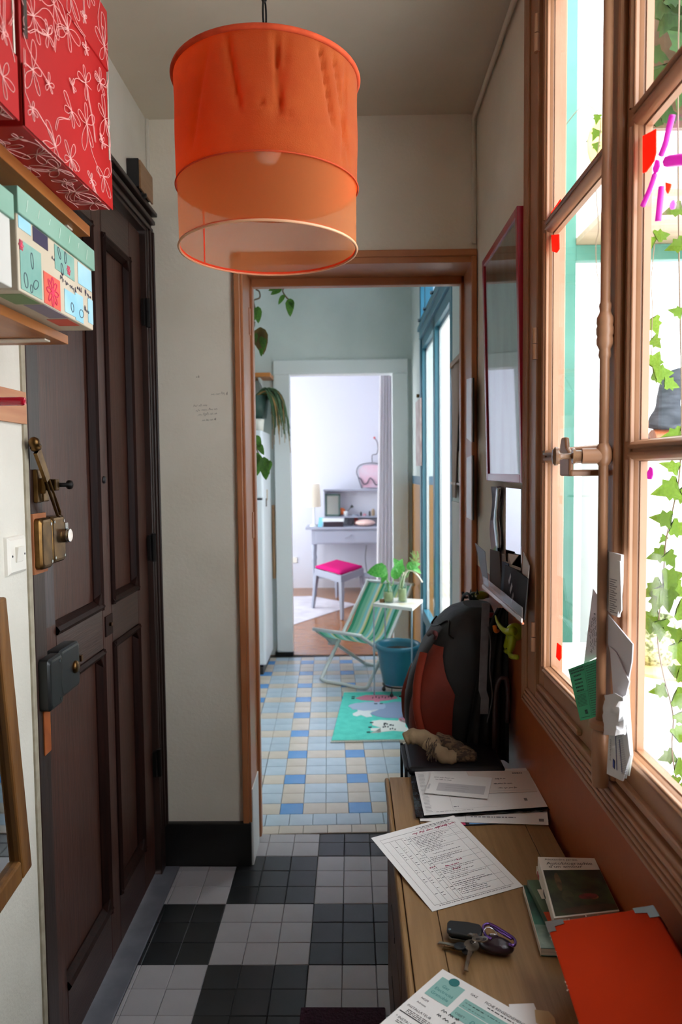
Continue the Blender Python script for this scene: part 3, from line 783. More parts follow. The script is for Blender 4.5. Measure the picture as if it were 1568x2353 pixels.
# ivy strand hanging outside the right casement: each leaf a part
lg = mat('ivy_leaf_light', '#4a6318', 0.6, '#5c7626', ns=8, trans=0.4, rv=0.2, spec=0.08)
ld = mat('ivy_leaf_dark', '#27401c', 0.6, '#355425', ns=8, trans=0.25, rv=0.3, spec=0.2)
IVY = [(0.03, 0), (0.42, -0.10), (0.50, 0.06), (0.34, 0.22), (0.46, 0.45), (0.26, 0.50), (0.14, 0.75), (0.0, 1.0)]
ivy_l = leaf_mesh('ivy_leaf', IVY, lg, 0.2, 0.25)
ivy_d = leaf_mesh('ivy_leaf', IVY, ld, 0.2, 0.25)
stemm = mat('vine_stem', '#6e5a46', 0.7)
def strand(label, pix, plane_x, leaves, group=None, leafm=ivy_l, stem_r=0.0016):
    P = [PX(x, y, plane_x) for x, y in pix]
    P = [Vector((P[0].x + 0.02, P[0].y, 2.75))] + P if pix[0][1] < 5 else P
    if plane_x == 1.15: P = [Vector((1.175, 0.93, 3.1)), Vector((1.17, 0.6, 3.05))] + P
    t = thing('ivy_vine', label, 'vine', P[0], group)
    MB().tube(spline(P, 5), stem_r, 6).build('stem', stemm, t, smooth=True)
    for (x, y, ang, size) in leaves:
        w = PX(x, y, plane_x - 0.004 + rnd.uniform(-0.015, 0.01))
        a = math.radians(ang)
        d = RT * math.cos(a) - UP * math.sin(a) * -1
        n = -FW + Vector((rnd.uniform(-.35, .35), rnd.uniform(-.3, .3), rnd.uniform(-.2, .4)))
        put(leafm, 'leaf', t, w, d, n, size * 0.72)
    return t
# angle: 0 = towards the right, 90 = up, -90 = down in the view
strand('bright ivy strand hanging outside the window beside the garden table',
       [(1562, 2), (1560, 500), (1567, 900), (1563, 1080), (1547, 1170), (1530, 1250), (1525, 1330), (1517, 1400), (1512, 1470), (1525, 1550), (1547, 1640), (1545, 1720), (1555, 1790), (1567, 1850)], 0.86,
       [(1556, 1080, 150, .055), (1555, 1120, 195, .075), (1562, 1130, -40, .06), (1540, 1195, 170, .06), (1545, 1210, -25, .06), (1528, 1232, -120, .03), (1528, 1270, 200, .06), (1532, 1275, -50, .055),
        (1527, 1330, 10, .075), (1518, 1345, 215, .075), (1525, 1350, -70, .09), (1535, 1345, -25, .08), (1515, 1365, -100, .07), (1512, 1425, 190, .09), (1516, 1430, -80, .07), (1560, 1400, -30, .08),
        (1558, 1480, -70, .08), (1565, 1465, 140, .05), (1545, 1545, 30, .045), (1560, 1550, -20, .05), (1528, 1585, 190, .05), (1552, 1600, -30, .07), (1562, 1640, -60, .05), (1552, 1690, 40, .055), (1548, 1735, 200, .05),
        (1555, 1760, -30, .06), (1556, 1800, 160, .05), (1566, 1830, 70, .06), (1565, 480, 190, .055), (1566, 720, 160, .04), (1568, 560, 200, .05), (1562, 1000, 190, .06)])
strand('thin bare ivy twig hanging in front of the mint post', [(1378, 270), (1377, 330), (1368, 400), (1376, 520), (1370, 560), (1372, 620), (1378, 650)], 1.15,
       [(1374, 265, -100, .05), (1372, 300, -110, .06), (1370, 330, -80, .05)], stem_r=0.0022)
strand('faint pale ivy shoots against the bright veranda wall', [(1505, 560), (1498, 640), (1500, 720), (1497, 800), (1502, 860)], 1.1,
       [(1500, 560, 150, .07), (1510, 545, 20, .07), (1498, 735, -60, .08), (1500, 780, -40, .06), (1500, 840, 60, .08), (1508, 860, 10, .09), (1500, 865, -30, .06), (1530, 880, -10, .07)])
# dark ivy mass high up behind the right casement
iv = thing('ivy_canopy', 'dense dark green ivy foliage hanging above the veranda', 'foliage', (1.3, -0.5, 2.3))
MB().tube(spline([(0.95, -0.72, 3.0), (1.05, -0.72, 2.70), (1.18, -0.70, 2.55), (1.25, -0.72, 2.45)], 5), 0.008, 6).tube(spline([(1.45, -0.7, 3.1), (1.35, -0.7, 2.7), (1.30, -0.7, 2.5)], 5), 0.007, 6).build('stem', stemm, iv, smooth=True)
bk = MB()
for k in range(420):
    x = 0.98 + 0.75 * rnd.random(); y = -0.62 + rnd.uniform(-0.05, 0.20)
    zlo = 2.44 + 0.12 * rnd.random()
    z = zlo + (3.15 - zlo) * rnd.random()
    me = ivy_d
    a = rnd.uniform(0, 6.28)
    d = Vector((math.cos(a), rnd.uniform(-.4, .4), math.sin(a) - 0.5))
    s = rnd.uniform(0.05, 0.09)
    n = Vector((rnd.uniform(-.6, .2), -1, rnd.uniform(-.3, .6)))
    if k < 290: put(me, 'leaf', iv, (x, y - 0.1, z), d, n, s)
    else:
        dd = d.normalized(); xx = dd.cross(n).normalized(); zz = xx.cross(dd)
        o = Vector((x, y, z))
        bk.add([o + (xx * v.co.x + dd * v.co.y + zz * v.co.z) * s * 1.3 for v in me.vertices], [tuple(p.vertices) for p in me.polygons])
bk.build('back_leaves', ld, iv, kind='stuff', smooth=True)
MB().box(0.95, -0.38, 2.50, 1.9, -0.36, 3.3).build('trellis_board', wood('brown_trellis', '#5a4430', '#6e553c', 'x', ns=8), iv)
MB().box(0.6325, -0.36, 3.22, 2.56, -0.32, 3.30).build('overhead_beam', M['mint'], iv)
MB().box(2.52, -0.36, 0.951, 2.56, -0.32, 3.22).build('beam_post', M['mint'], iv)
MB().box(0.6325, -0.36, 2.71, 0.66, -0.32, 3.22).build('beam_post', M['mint'], iv)

# gel stickers on the panes
def sticker(name, pts, color, label, x=0.5890, t=0.003, group=None, cat='sticker', rot=None):
    m = mat(name + '_gel', color, 0.25, trans=0.5)
    MB().prism([PX(a, b, x) for a, b in pts], (-t, 0, 0)).build(name, m, None, label=label, cat=cat, bevel=0.0012, group=group)
def stroke(label, pix, w, color, x=0.586):
    m = mat('gel_strip', color, 0.25, trans=0.5)
    P = spline([PX(a, b, x) for a, b in pix], 4)
    MB().tube(P, w, 8).build('gel_strip', m, None, smooth=True, label=label, cat='sticker')
OR_, PK = '#ff3c14', '#d84fc0'
sticker('gel_patch', [(1481, 312), (1511, 296), (1511, 350), (1506, 371), (1487, 396), (1481, 398)], OR_, 'large orange gel patch in the corner of the right casement pane')
sticker('gel_patch', [(1268, 490), (1291, 457), (1292, 487), (1266, 513)], OR_, 'orange gel patch just above the left casement glazing bar')
sticker('gel_patch', [(1270, 540), (1287, 538), (1288, 572), (1282, 581), (1272, 578)], OR_, 'rounded orange gel patch just below the left casement glazing bar')
sticker('gel_patch', [(1283, 1477), (1292, 1484), (1292, 1512), (1288, 1519), (1281, 1510)], OR_, 'orange gel patch near the bottom of the left casement')
sticker('gel_patch', [(1533, 418), (1546, 422), (1545, 430), (1538, 446), (1534, 436)], '#ff6a3c', 'small coral arrowhead gel sticker between the magenta strips')
stroke('long magenta gel strip with a bulge, upper piece', [(1546, 264), (1537, 300), (1530, 330), (1520, 356)], 0.0045, PK)
stroke('long magenta gel strip running down to the frame corner', [(1506, 400), (1498, 425), (1488, 450), (1478, 472)], 0.0040, PK)
sticker('gel_bead', [(1511, 366), (1518, 368), (1519, 382), (1514, 396), (1507, 400), (1504, 388)], PK, 'oval magenta gel bead joining two strips')
stroke('straight magenta gel strip standing upright in the pane', [(1521, 428), (1518, 460), (1513, 508)], 0.0046, PK)
stroke('wide magenta gel strip lying sideways near the orange patch', [(1536, 371), (1550, 369), (1568, 367), (1590, 366)], 0.008, PK)
sticker('gel_bead', [(1548, 462), (1553, 458), (1556, 468), (1553, 480), (1546, 482), (1543, 474)], '#f0a8e8', 'pale pink gel bead in the middle pane')
sticker('gel_bead', [(1497, 1072), (1502, 1076), (1504, 1090), (1500, 1102), (1492, 1101), (1491, 1086)], PK, 'magenta ring shaped gel bead in the lower right pane')

# ------------------------------------------------------------------ orange pendant lamp
YL = -1.10
cb_, ct_ = PY(618, 576, YL), PY(612, 188, YL)
axl = (ct_ - cb_); HL = axl.length; axl.normalize()
RL = 0.1905
lamp = thing('pendant_lamp', 'orange cloth drum pendant lamp with a see-through lower band', 'lamp', (cb_.x, cb_.y, ZC))
ua = axl.cross(Vector((0, 1, 0))).normalized(); ub = axl.cross(ua)
def lp(t, h, r=RL): return cb_ + axl * (h * HL) + (ua * math.cos(t) + ub * math.sin(t)) * r
orange = mat('orange_linen', '#c9651f', 0.9, '#be5a18', ns=30, bump=0.35, bs=500, trans=0.58, sheen=0.2)
_tn = [n_ for n_ in orange.node_tree.nodes if n_.type == 'BSDF_TRANSLUCENT'][0]
for l_ in list(_tn.inputs['Color'].links): orange.node_tree.links.remove(l_)
_tn.inputs['Color'].default_value = lin('#f24a0c')           # light through the cloth turns redder
def near_t(pxt, h):
    best = (1e9, 0)
    for j in range(720):
        t = 2 * math.pi * j / 720; d = lp(t, h) - CAM
        if d.dot(FW) < (cb_ - CAM).dot(FW):
            e = abs(784 + F * d.dot(RT) / d.dot(FW) - pxt)
            if e < best[0]: best = (e, t)
    return best[1]
def ad(a): return (a + math.pi) % (2 * math.pi) - math.pi
WR = []                                                     # creases: pixel column at the top and lower end, heights, width, depth
for (x0_, h0_, x1_, h1_, w_, am) in ((520, .96, 545, .62, .035, -.007), (632, .97, 645, .60, .022, -.009), (655, .92, 630, .55, .09, -.004), (735, .95, 765, .60, .035, -.008), (768, .93, 800, .48, .03, -.007), (580, .62, 665, .56, .03, -.005), (470, .9, 440, .5, .06, -.005), (795, .9, 790, .4, .03, -.006)):
    WR.append((near_t(x0_, h0_), h0_, near_t(x1_, h1_), h1_, w_, am))
NL = 200
from mathutils import noise as mnoise
rows = []
for i in range(29):
    h = 0.355 + (0.995 - 0.355) * i / 28
    row = []
    for j in range(NL):
        t = 2 * math.pi * j / NL
        k = math.sin(math.pi * i / 28)
        dr = 0.0
        for (ta, ha, tb, hb, w_, amp) in WR:
            f_ = (h - ha) / (hb - ha)
            u = ad(t - ta - ad(tb - ta) * f_) / w_
            g_ = max(0.0, 1 - max(0.0, abs(f_ - 0.5) - 0.45) * 4)
            dr += 0.7 * amp * math.exp(-u * u) * g_ * min(1, k * 3) * (1.6 if u > 0 and u < .6 else 1)
        dr += 0.0022 * mnoise.noise(Vector((math.cos(t) * 3, math.sin(t) * 3, h * 4))) * k
        row.append(lp(t, h, RL + dr - 0.003 * (1 - h)))
    rows.append(row)
shade = MB().grid(rows, close=True).build('cloth_shade', orange, lamp, smooth=True, label='opaque wrinkled orange cloth drum')
net = mix_transparent('orange_gauze', '#d47c42', 0.55, 0.9, trans=0.5)
rows = [[lp(2 * math.pi * j / NL, h, RL - 0.003 * (1 - h) - 0.002) for j in range(NL)] for h in (0.0, 0.12, 0.25, 0.37)]
MB().grid(rows, close=True).build('gauze_band', net, lamp, smooth=True, label='sheer orange gauze lower band')
MB().tube([lp(2 * math.pi * j / NL, 0.995, RL + 0.001) for j in range(NL)], 0.0055, 8, closed=True).build('top_welt', mat('orange_welt', '#c8481c', 0.9, '#b23c12', ns=40), lamp, smooth=True)
MB().tube([lp(2 * math.pi * j / NL, 0.0, RL - 0.004) for j in range(NL)], 0.0028, 8, closed=True).build('bottom_ring', mat('cream_wire', '#cf9a74', 0.5), lamp, smooth=True)
tape = mat('orange_tape', '#e8400f', 0.8, trans=0.3)
MB().grid([[lp(2 * math.pi * j / NL, h, RL - 0.0065) for j in range(NL)] for h in (-0.004, 0.016)], close=True).build('hem_tape', tape, lamp, smooth=True)
MB().tube([lp(2 * math.pi * j / NL, 0.358, RL + 0.000) for j in range(NL)], 0.0016, 6, closed=True).build('cloth_seam', mat('orange_seam', '#b93d12', 0.9), lamp, smooth=True)
ts = 5.55 if False else None
# upright tape on the far side of the gauze
best = None
for j in range(720):
    t = 2 * math.pi * j / 720
    q = lp(t, 0.02); d = q - CAM
    px = 784 + F * d.dot(RT) / d.dot(FW)
    if d.dot(FW) > (cb_ - CAM).dot(FW) and (best is None or abs(px - 466) < best[0]): best = (abs(px - 466), t)
t = best[1]
MB().grid([[lp(t - 0.012, h, RL - 0.006), lp(t + 0.012, h, RL - 0.006)] for h in (0.0, 0.2, 0.37)]).build('upright_tape', tape, lamp)
mb = MB()
for k in range(3):
    t = 0.4 + k * 2.094
    mb.tube([lp(t, 0.985, RL - 0.004), ct_ - axl * 0.010 + (ua * math.cos(t) + ub * math.sin(t)) * 0.02, ct_ - axl * 0.012], 0.0022, 6)
mb.tube([ct_ - axl * 0.012 + Vector((0.022 * math.cos(a), 0.022 * math.sin(a), 0)) for a in [i * 0.524 for i in range(12)]], 0.003, 6, closed=True)
mb.build('spider_wires', M['blackmetal'], lamp, smooth=True)
bc = cb_ + axl * 0.225
sock = MB().lathe([(0, 0.0), (0.018, 0.0), (0.02, 0.05), (0.012, 0.075), (0, 0.078)], bc + axl * 0.06, 16, axl).build('bulb_socket', M['black'], lamp, smooth=True)
MB().lathe([(0, -0.05), (0.018, -0.047), (0.030, -0.030), (0.033, -0.010), (0.028, 0.015), (0.016, 0.04), (0.014, 0.06), (0, 0.06)], bc + axl * 0.005, 20, axl).build('bulb', mat('frosted_bulb', '#c9c4ba', 0.2), sock, smooth=True)
# chain up to the ceiling hook
z = ct_.z + 0.004; k = 0
top = Vector((ct_.x - 0.004, ct_.y, ZC))
while z < ZC - 0.02:
    ln = 0.058; w_ = 0.0075
    cz = z + ln / 2
    f_ = (cz - ct_.z) / (ZC - ct_.z)
    cx, cy = ct_.x + (top.x - ct_.x) * f_, ct_.y
    pts = []
    for i in range(16):
        a = 2 * math.pi * i / 16
        o_, zz = w_ * math.cos(a), (ln / 2) * math.sin(a)
        pts.append((cx + o_ * (0.9 if k % 2 else 0.35), cy + o_ * (0.35 if k % 2 else 0.9), cz + zz))
    MB().tube(pts, 0.0022, 6, closed=True).build('chain_link', M['blackmetal'], lamp, smooth=True)
    z += ln - 0.006; k += 1
MB().lathe([(0, 0), (0.028, 0), (0.024, -0.02), (0.008, -0.028), (0, -0.028)], (top.x, top.y, ZC), 18).build('ceiling_rose', M['white_plastic'], lamp, smooth=True)
MB().tube([lp(0.9, 0.97, 0.02), bc + axl * 0.135, ], 0.003, 6).tube([bc + axl * 0.13, ct_ - axl * 0.012], 0.003, 6).build('lamp_cord', M['black'], lamp, smooth=True)

# ------------------------------------------------------------------ shelves and boxes on the left wall
def hand(mb, o, u, v, n, length, h, r=0.0006, mi=0, seed=1, words=True):
    """a line of handwriting: a wiggly ink thread lying on a surface"""
    q = random.Random(seed); o, u, v = Vector(o), Vector(u).normalized(), Vector(v).normalized()
    x = 0
    while x < length:
        wl = min(q.uniform(0.12, 0.3) * length if words else length, length - x)
        pts = []; k = max(4, int(wl / (h * 0.28)))
        for i in range(k + 1):
            up = (q.uniform(0.6, 1.0) if q.random() < 0.25 else q.uniform(0.3, 0.55)) * h if i % 2 else q.uniform(-0.05, 0.1) * h - (0.35 * h if q.random() < 0.12 else 0)
            pts.append(o + u * (x + wl * i / k) + v * up + Vector(n) * 0.0003)
        mb.tube(spline(pts, 3), r, 4, mi)
        x += wl + h * 0.5
    return mb
def flowers(mb, o, u, v, n, W, H, count, seed, r=0.0008):
    q = random.Random(seed); o, u, v, n = Vector(o), Vector(u), Vector(v), Vector(n)
    def pt(a, b): return o + u * min(max(a, 0.002), W - 0.002) + v * min(max(b, 0.002), H - 0.002) + n * 0.0004
    for k in range(count):
        nc = max(1, round(math.sqrt(count * W / H))); nr = max(1, math.ceil(count / nc)); a, b = (k % nc + q.uniform(0.2, 0.8)) / nc * W, (k // nc + q.uniform(0.2, 0.8)) / nr * H
        s = q.uniform(0.018, 0.034) if k % 3 else q.uniform(0.009, 0.014)
        t0 = q.uniform(0, 6.28)
        for p in range(q.choice((4, 5, 5, 6))):
            t = t0 + p * 1.25 + q.uniform(-.2, .2); L_ = s * q.uniform(0.8, 1.5); w_ = 0.32
            pts = [pt(a, b), pt(a + math.cos(t - w_) * L_ * .6, b + math.sin(t - w_) * L_ * .6), pt(a + math.cos(t - w_ * .5) * L_, b + math.sin(t - w_ * .5) * L_),
                   pt(a + math.cos(t + w_ * .3) * L_ * 1.08, b + math.sin(t + w_ * .3) * L_ * 1.08), pt(a + math.cos(t + w_) * L_ * .6, b + math.sin(t + w_) * L_ * .6), pt(a, b)]
            mb.tube(spline(pts, 3), r, 4)
        # branch
        t = q.uniform(0, 6.28); x, y = a, b; pts = [pt(x, y)]
        for i in range(4):
            x += math.cos(t) * 0.022; y += math.sin(t) * 0.022; t += q.uniform(-.7, .7); pts.append(pt(x, y))
        mb.tube(spline(pts, 3), r, 4)
        if k % 2: mb.tube([pt(p_.dot(u) - o.dot(u) + 0.004, p_.dot(v) - o.dot(v)) for p_ in pts], r, 4)
    return mb

for (zb, th, xf, yend, lab, zz) in ((1.921, 0.020, -0.360, -1.240, 'upper pine wall shelf carrying the red boxes', 0), (1.716, 0.017, -0.409, -1.240, 'lower pine wall shelf carrying the mint lidded boxes', 1)):
    sh = thing('wall_shelf', lab, 'shelf', (XL, -2.2, zb))
    MB().box(XL + 0.001, -3.1, zb, xf, yend, zb + th).build('board', M['pine'], sh, bevel=0.001)
    for y in (-1.30, -2.2, -3.0):
        b = MB().box(XL + 0.001, y - 0.012, zb - 0.004, xf - 0.015, y + 0.012, zb - 0.0003).box(XL + 0.001, y - 0.012, zb - 0.12, XL + 0.005, y + 0.012, zb)
        b.build('bracket', mat('cream_metal', '#cfc6b4', 0.5), sh, bevel=0.001)

red = mat('red_card', '#ab1214', 0.5, '#a00f11', ns=3)
pinkline = mat('pale_print_line', '#eeb3ac', 0.6)
def red_box(label, n0, n1, z0, z1, xb, seed):
    """n0, n1: near and far front corners (x, y)"""
    a, b = Vector((n0[0], n0[1], 0)), Vector((n1[0], n1[1], 0))
    u = (b - a).normalized(); n = Vector((u.y, -u.x, 0)); W = (b - a).length
    t = thing('storage_box', label, 'box', (a + b) / 2 + Vector((-0.12, 0, z0)))
    back = lambda p: Vector((xb, p.y, 0))
    zl = z1 - 0.105
    def ring(off, z): return [a + n * off - u * off + Vector((0, 0, z)), b + n * off + u * off + Vector((0, 0, z)), back(b + u * off) + Vector((0, 0, z)), back(a - u * off) + Vector((0, 0, z))]
    body = MB().prism([p for p in ring(0, z0)], (0, 0, z1 - 0.004 - z0)).build('box_body', red, t, bevel=0.0015)
    lid = MB().prism(ring(0.003, zl), (0, 0, z1 - zl)).build('lid', red, t, bevel=0.002)
    flap = MB().prism([a + n * 0.001 + Vector((0, 0, z0 + 0.001)), b + n * 0.001 + u * 0.004 + Vector((0, 0, z0 + 0.001)), b + n * 0.001 + u * 0.004 + Vector((0, 0, z0 + 0.085)), a + n * 0.001 + Vector((0, 0, z0 + 0.085))], n * 0.002)
    flap.build('corner_flap', red, t)
    mb = MB()
    flowers(mb, a + n * 0.0032 + Vector((0, 0, z0)), u, Vector((0, 0, 1)), n, W, zl - z0, 20, seed, 0.00055)
    mb.build('flower_print', pinkline, t, smooth=True, label='fine pale line drawing of flowers')
    mb = MB()
    flowers(mb, a + n * 0.0032 + Vector((0, 0, zl)), u, Vector((0, 0, 1)), n, W, z1 - zl, 9, seed + 7, 0.00055)
    mb.build('flower_print', pinkline, lid, smooth=True)
    mb = MB()
    flowers(mb, a + Vector((0, 0, z0)), u, Vector((-1, 0, 0)), Vector((0, 0, -1)), W, 0.07, 9, seed + 3, r=0.0006)
    mb.build('flower_print', pinkline, body, smooth=True)
    MB().box(b.x - 0.004, b.y + 0.002, z0 + 0.09, b.x + 0.0, b.y + 0.006, z1 - 0.12).build('edge_tape', mat('cream_tape', '#d8cfc0', 0.7), t)
    lab_ = a + u * 0.010 + n * 0.003 + Vector((0, 0, z0 + 0.155))
    MB().obox(lab_, u * 0.004, n * 0.0015, Vector((0, 0, 0.032))).build('label_holder', M['steel'], t, bevel=0.0005)
    return t
red_box('large red card box with white flower drawings overhanging the shelf end', (-0.306, -1.638), (-0.292, -1.322), 1.942, 2.290, XL + 0.005, 3)
red_box('red flower box standing beside the large one, further from the dark door', (-0.312, -2.00), (-0.308, -1.655), 1.942, 2.285, XL + 0.005, 9)

mint_lid = mat('mint_card_lid', '#769f8a', 0.6, '#88ab99', ns=5)
def lid_box(label, x, y0, y1, z0, z1, lidh, bodym):
    t = thing('storage_box', label, 'box', ((x + XL) / 2, (y0 + y1) / 2, z0))
    MB().box(XL + 0.01, y0, z0, x, y1, z1 - 0.004).build('box_body', bodym, t, bevel=0.002)
    MB().box(XL + 0.006, y0 - 0.004, z1 - lidh, x + 0.005, y1 + 0.004, z1).build('lid', mint_lid, t, bevel=0.0015, label='pale mint green lid')
    return t
cream_card = mat('cream_card', '#c4b8a3', 0.6, '#b9ab93', ns=5)
bx = lid_box('patchwork patterned box with a mint lid on the lower shelf', -0.344, -1.585, -1.282, 1.734, 1.883, 0.038, cream_card)
teal = mat('teal_patch', '#6d9c90', 0.6, '#82a99b', ns=20); coral = mat('coral_patch', '#cf5a48', 0.6); blue_p = mat('sky_patch', '#86bccb', 0.6, '#a4cdd8', ns=12)
navy = mat('navy_line', '#2c2844', 0.6); pinkp = mat('pink_petal', '#d02f52', 0.6); lav = mat('grey_lilac', '#8b8494', 0.6); dgreen = mat('dull_green_patch', '#6d8a5c', 0.6)
fx_, y0_, z0_ = -0.344, -1.585, 1.734
def patch(mb, a0, a1, b0, b1, mi): mb.box(fx_ + 0.0002, y0_ + a0, z0_ + b0, fx_ + 0.0009, y0_ + a1, z0_ + b1, mi)
mb = MB()
patch(mb, .006, .078, .004, .076, 0); patch(mb, .086, .150, .002, .052, 1); patch(mb, .132, .215, .068, .108, 0); patch(mb, .004, .045, .092, .110, 2); patch(mb, .052, .106, .088, .110, 3)
patch(mb, .168, .215, .006, .045, 2); patch(mb, .215, .252, .002, .050, 2); patch(mb, .232, .298, .070, .108, 2); patch(mb, .276, .301, .010, .055, 2)
mb.build('patchwork_print', [teal, coral, blue_p, navy], bx)
mb = MB()
def loop(mb, cy, cz, ry, rz, rot=0, r=0.0007, mi=0):
    mb.tube([(fx_ + 0.001, y0_ + cy + ry * math.cos(t) * math.cos(rot) - rz * math.sin(t) * math.sin(rot), z0_ + cz + ry * math.cos(t) * math.sin(rot) + rz * math.sin(t) * math.cos(rot)) for t in [i * 0.393 for i in range(16)]], r, 4, mi, closed=True)
for a in range(8):
    t = a * math.pi / 4; loop(mb, .118 + .012 * math.cos(t), .026 + .012 * math.sin(t), .011, .004, t, 0.0014, 1)
for (cy, cz, ry, rz, ro) in ((.022, .020, .006, .011, .2), (.040, .012, .004, .006, 0), (.056, .022, .010, .006, .6), (.045, .055, .004, .012, .1), (.150, .098, .004, .010, .5), (.175, .098, .004, .010, 0), (.160, .074, .004, .010, .2), (.242, .018, .010, .007, .2), (.200, .020, .006, .008, .3)):
    loop(mb, cy, cz, ry, rz, ro)
for a in range(6):
    t = a * math.pi / 3; loop(mb, .188 + .004 * math.cos(t), .080 + .004 * math.sin(t), .004, .002, t, 0.0008, 1); loop(mb, .010 + .003 * math.cos(t), .068 + .004 * math.sin(t), .004, .002, t, 0.0008, 1)
for k, (cy, cz, ln) in enumerate(((.150, .058, .07), (.225, .058, .02), (.258, .028, .02), (.120, .080, .012), (.262, .060, .03))):
    hand(mb, (fx_ + 0.001, y0_ + cy, z0_ + cz), (0, 1, -0.12), (0, 0, 1), (1, 0, 0), ln, 0.010, 0.0005, 0, 40 + k)
mb.build('ink_drawing', [navy, pinkp], bx, smooth=True, kind='stuff')
mb = MB()
for (a0, a1, b0, b1, mi) in ((.02, .085, .005, .045, 0), (.09, .19, .002, .035, 1), (.20, .255, .008, .045, 2)):
    mb.box(fx_ - b1, y0_ + a0, z0_ - 0.0006, fx_ - b0, y0_ + a1, z0_ - 0.0001, mi)
mb.build('patchwork_print', [dgreen, lav, coral], bx)
mb = MB()
for k in range(7): mb.tube([(fx_ + 0.0062, y0_ + .02 + .04 * k, 1.853 + .004 * (k % 3)), (fx_ + 0.0062, y0_ + .026 + .04 * k, 1.872)], 0.0004, 4)
mb.build('lid_scratches', mat('pale_streak', '#d9e6da', 0.6), bx)
bx2 = lid_box('plain white box with a mint lid and brown swirl on the lower shelf', -0.348, -1.95, -1.597, 1.734, 1.868, 0.036, mat('white_card', '#c4c2bb', 0.6))
mb = MB()
for k in range(4):
    mb.tube(spline([(-0.3470, -1.70 + 0.05 * math.cos(t + k) * (1 - t / 7) - 0.02 * k, 1.79 + 0.028 * math.sin(t + k * 2) * (1 - t / 7)) for t in [i * 0.6 for i in range(10)]], 3), 0.0022, 6)
mb.build('brown_swirl', mat('brown_ink', '#5a4438', 0.6), bx2, smooth=True)

# peg rack with red peg
pr_ = thing('peg_rack', 'small wooden wall plaque with a glossy red peg', 'peg rack', (XL, -1.25, 1.57))
MB().box(XL + 0.001, -1.60, 1.573, XL + 0.010, -1.086, 1.642).build('plaque', wood('salmon_pine', '#b0714c', '#c18a62', 'y', ns=14, k=12), pr_, bevel=0.001)
for y in (-1.275, -1.50):
    MB().lathe([(0, 0), (0.0085, 0), (0.0085, 0.078), (0.007, 0.083), (0, 0.084)], (XL + 0.009, y, 1.604), 16, (1, 0.02, 0)).build('peg', mat('red_gloss', '#a50f28', 0.15, coat=0.5), pr_, auto=40, label='glossy red peg')
# light switch
sw = thing('light_switch', 'cream light switch on the white wall beside the dark door', 'light switch', (XL, -1.15, 1.29))
mb = MB()
rows = []
for ins, x in ((0, XL), (0.002, XL + 0.006), (0.008, XL + 0.011)):
    rows.append([(x, -1.192 + ins, 1.253 + ins), (x, -1.108 - ins, 1.253 + ins), (x, -1.108 - ins, 1.335 - ins), (x, -1.192 + ins, 1.335 - ins)])
mb.grid(rows, close=True); mb.add(rows[-1], [(0, 1, 2, 3)])
pl_ = mb.build('plate', M['white_plastic'], sw)
mb = MB().prism([(XL + 0.010, -1.165, 1.280), (XL + 0.014, -1.165, 1.280), (XL + 0.019, -1.165, 1.312), (XL + 0.010, -1.165, 1.312)], (0, 0.030, 0))
mb.build('rocker', M['white_plastic'], pl_, bevel=0.001)
for y in (-1.177, -1.122): MB().cyl((XL + 0.0105, y, 1.294), 0.0025, 0.001, (1, 0, 0), 8).build('screw', M['ink'], pl_)
# wood framed mirror hanging low on the left wall
pa, pb = Vector((XL, -1.164, 0.625)), Vector((XL, -1.225, 1.145))
v_ = (pb - pa).normalized(); u_ = Vector((0, -1, 0)); u_ = (u_ - v_ * u_.dot(v_)).normalized()
mr_ = thing('wall_mirror', 'wooden framed mirror hanging low on the white wall', 'mirror', (XL, -1.45, 0.6))
fw_ = wood('honey_frame', '#5a3616', '#7f5628', 'z', ns=12, k=10)
Wm, Hm, tw = 0.52, 0.60, 0.045
def bar(o, du, dv): return MB().prism([o + Vector((0.002, 0, 0)), o + du + Vector((0.002, 0, 0)), o + du + dv + Vector((0.002, 0, 0)), o + dv + Vector((0.002, 0, 0))], (0.022, 0, 0))
for o, du, dv in ((pa, u_ * tw, v_ * Hm), (pa + u_ * (Wm - tw), u_ * tw, v_ * Hm), (pa + u_ * tw, u_ * (Wm - 2 * tw), v_ * tw), (pa + u_ * tw + v_ * (Hm - tw), u_ * (Wm - 2 * tw), v_ * tw)):
    bar(o, du, dv).build('frame_rail', fw_, mr_, bevel=0.005)
MB().prism([pa + u_ * tw + v_ * tw, pa + u_ * (Wm - tw) + v_ * tw, pa + u_ * (Wm - tw) + v_ * (Hm - tw), pa + u_ * tw + v_ * (Hm - tw)], (0.010, 0, 0)).build('mirror_glass', mat('mirror', '#c9ccd0', 0.03, metal=1.0), mr_)
# door bell
bl = thing('door_bell', 'black box door bell with a wooden face above the dark door', 'door bell', (XL, -0.22, 2.385))
MB().box(XL + 0.001, -0.294, 2.385, XL + 0.040, -0.156, 2.475).build('housing', M['black'], bl, bevel=0.002)
MB().box(XL + 0.040, -0.292, 2.380, XL + 0.046, -0.150, 2.470).build('face', wood('bell_face', '#8a6646', '#a07a56', 'y', ns=10, k=16), bl, bevel=0.001)
MB().lathe([(0, 0.0), (0.02, 0), (0.026, 0.006), (0.026, 0.012), (0, 0.012)], (XL + 0.022, -0.235, 2.372), 16).build('gong', M['blackmetal'], bl, smooth=True)
# pencil scribbles on the cream wall
mb = MB()
for k, (x, y, l) in enumerate(((452, 868, .012), (485, 908, .06), (445, 935, .05), (450, 945, .08), (455, 955, .07), (465, 968, .05))):
    p = PY(x, y, YB - 0.0005); hand(mb, p, (1, 0, 0.06), (0, 0, 1), (0, -1, 0), l, 0.010, 0.0004, 0, 60 + k)
mb.build('pencil_note', mat('pencil', '#6d685f', 0.8), None, label='faint pencil scribble on the cream wall', cat='scribble', smooth=True)

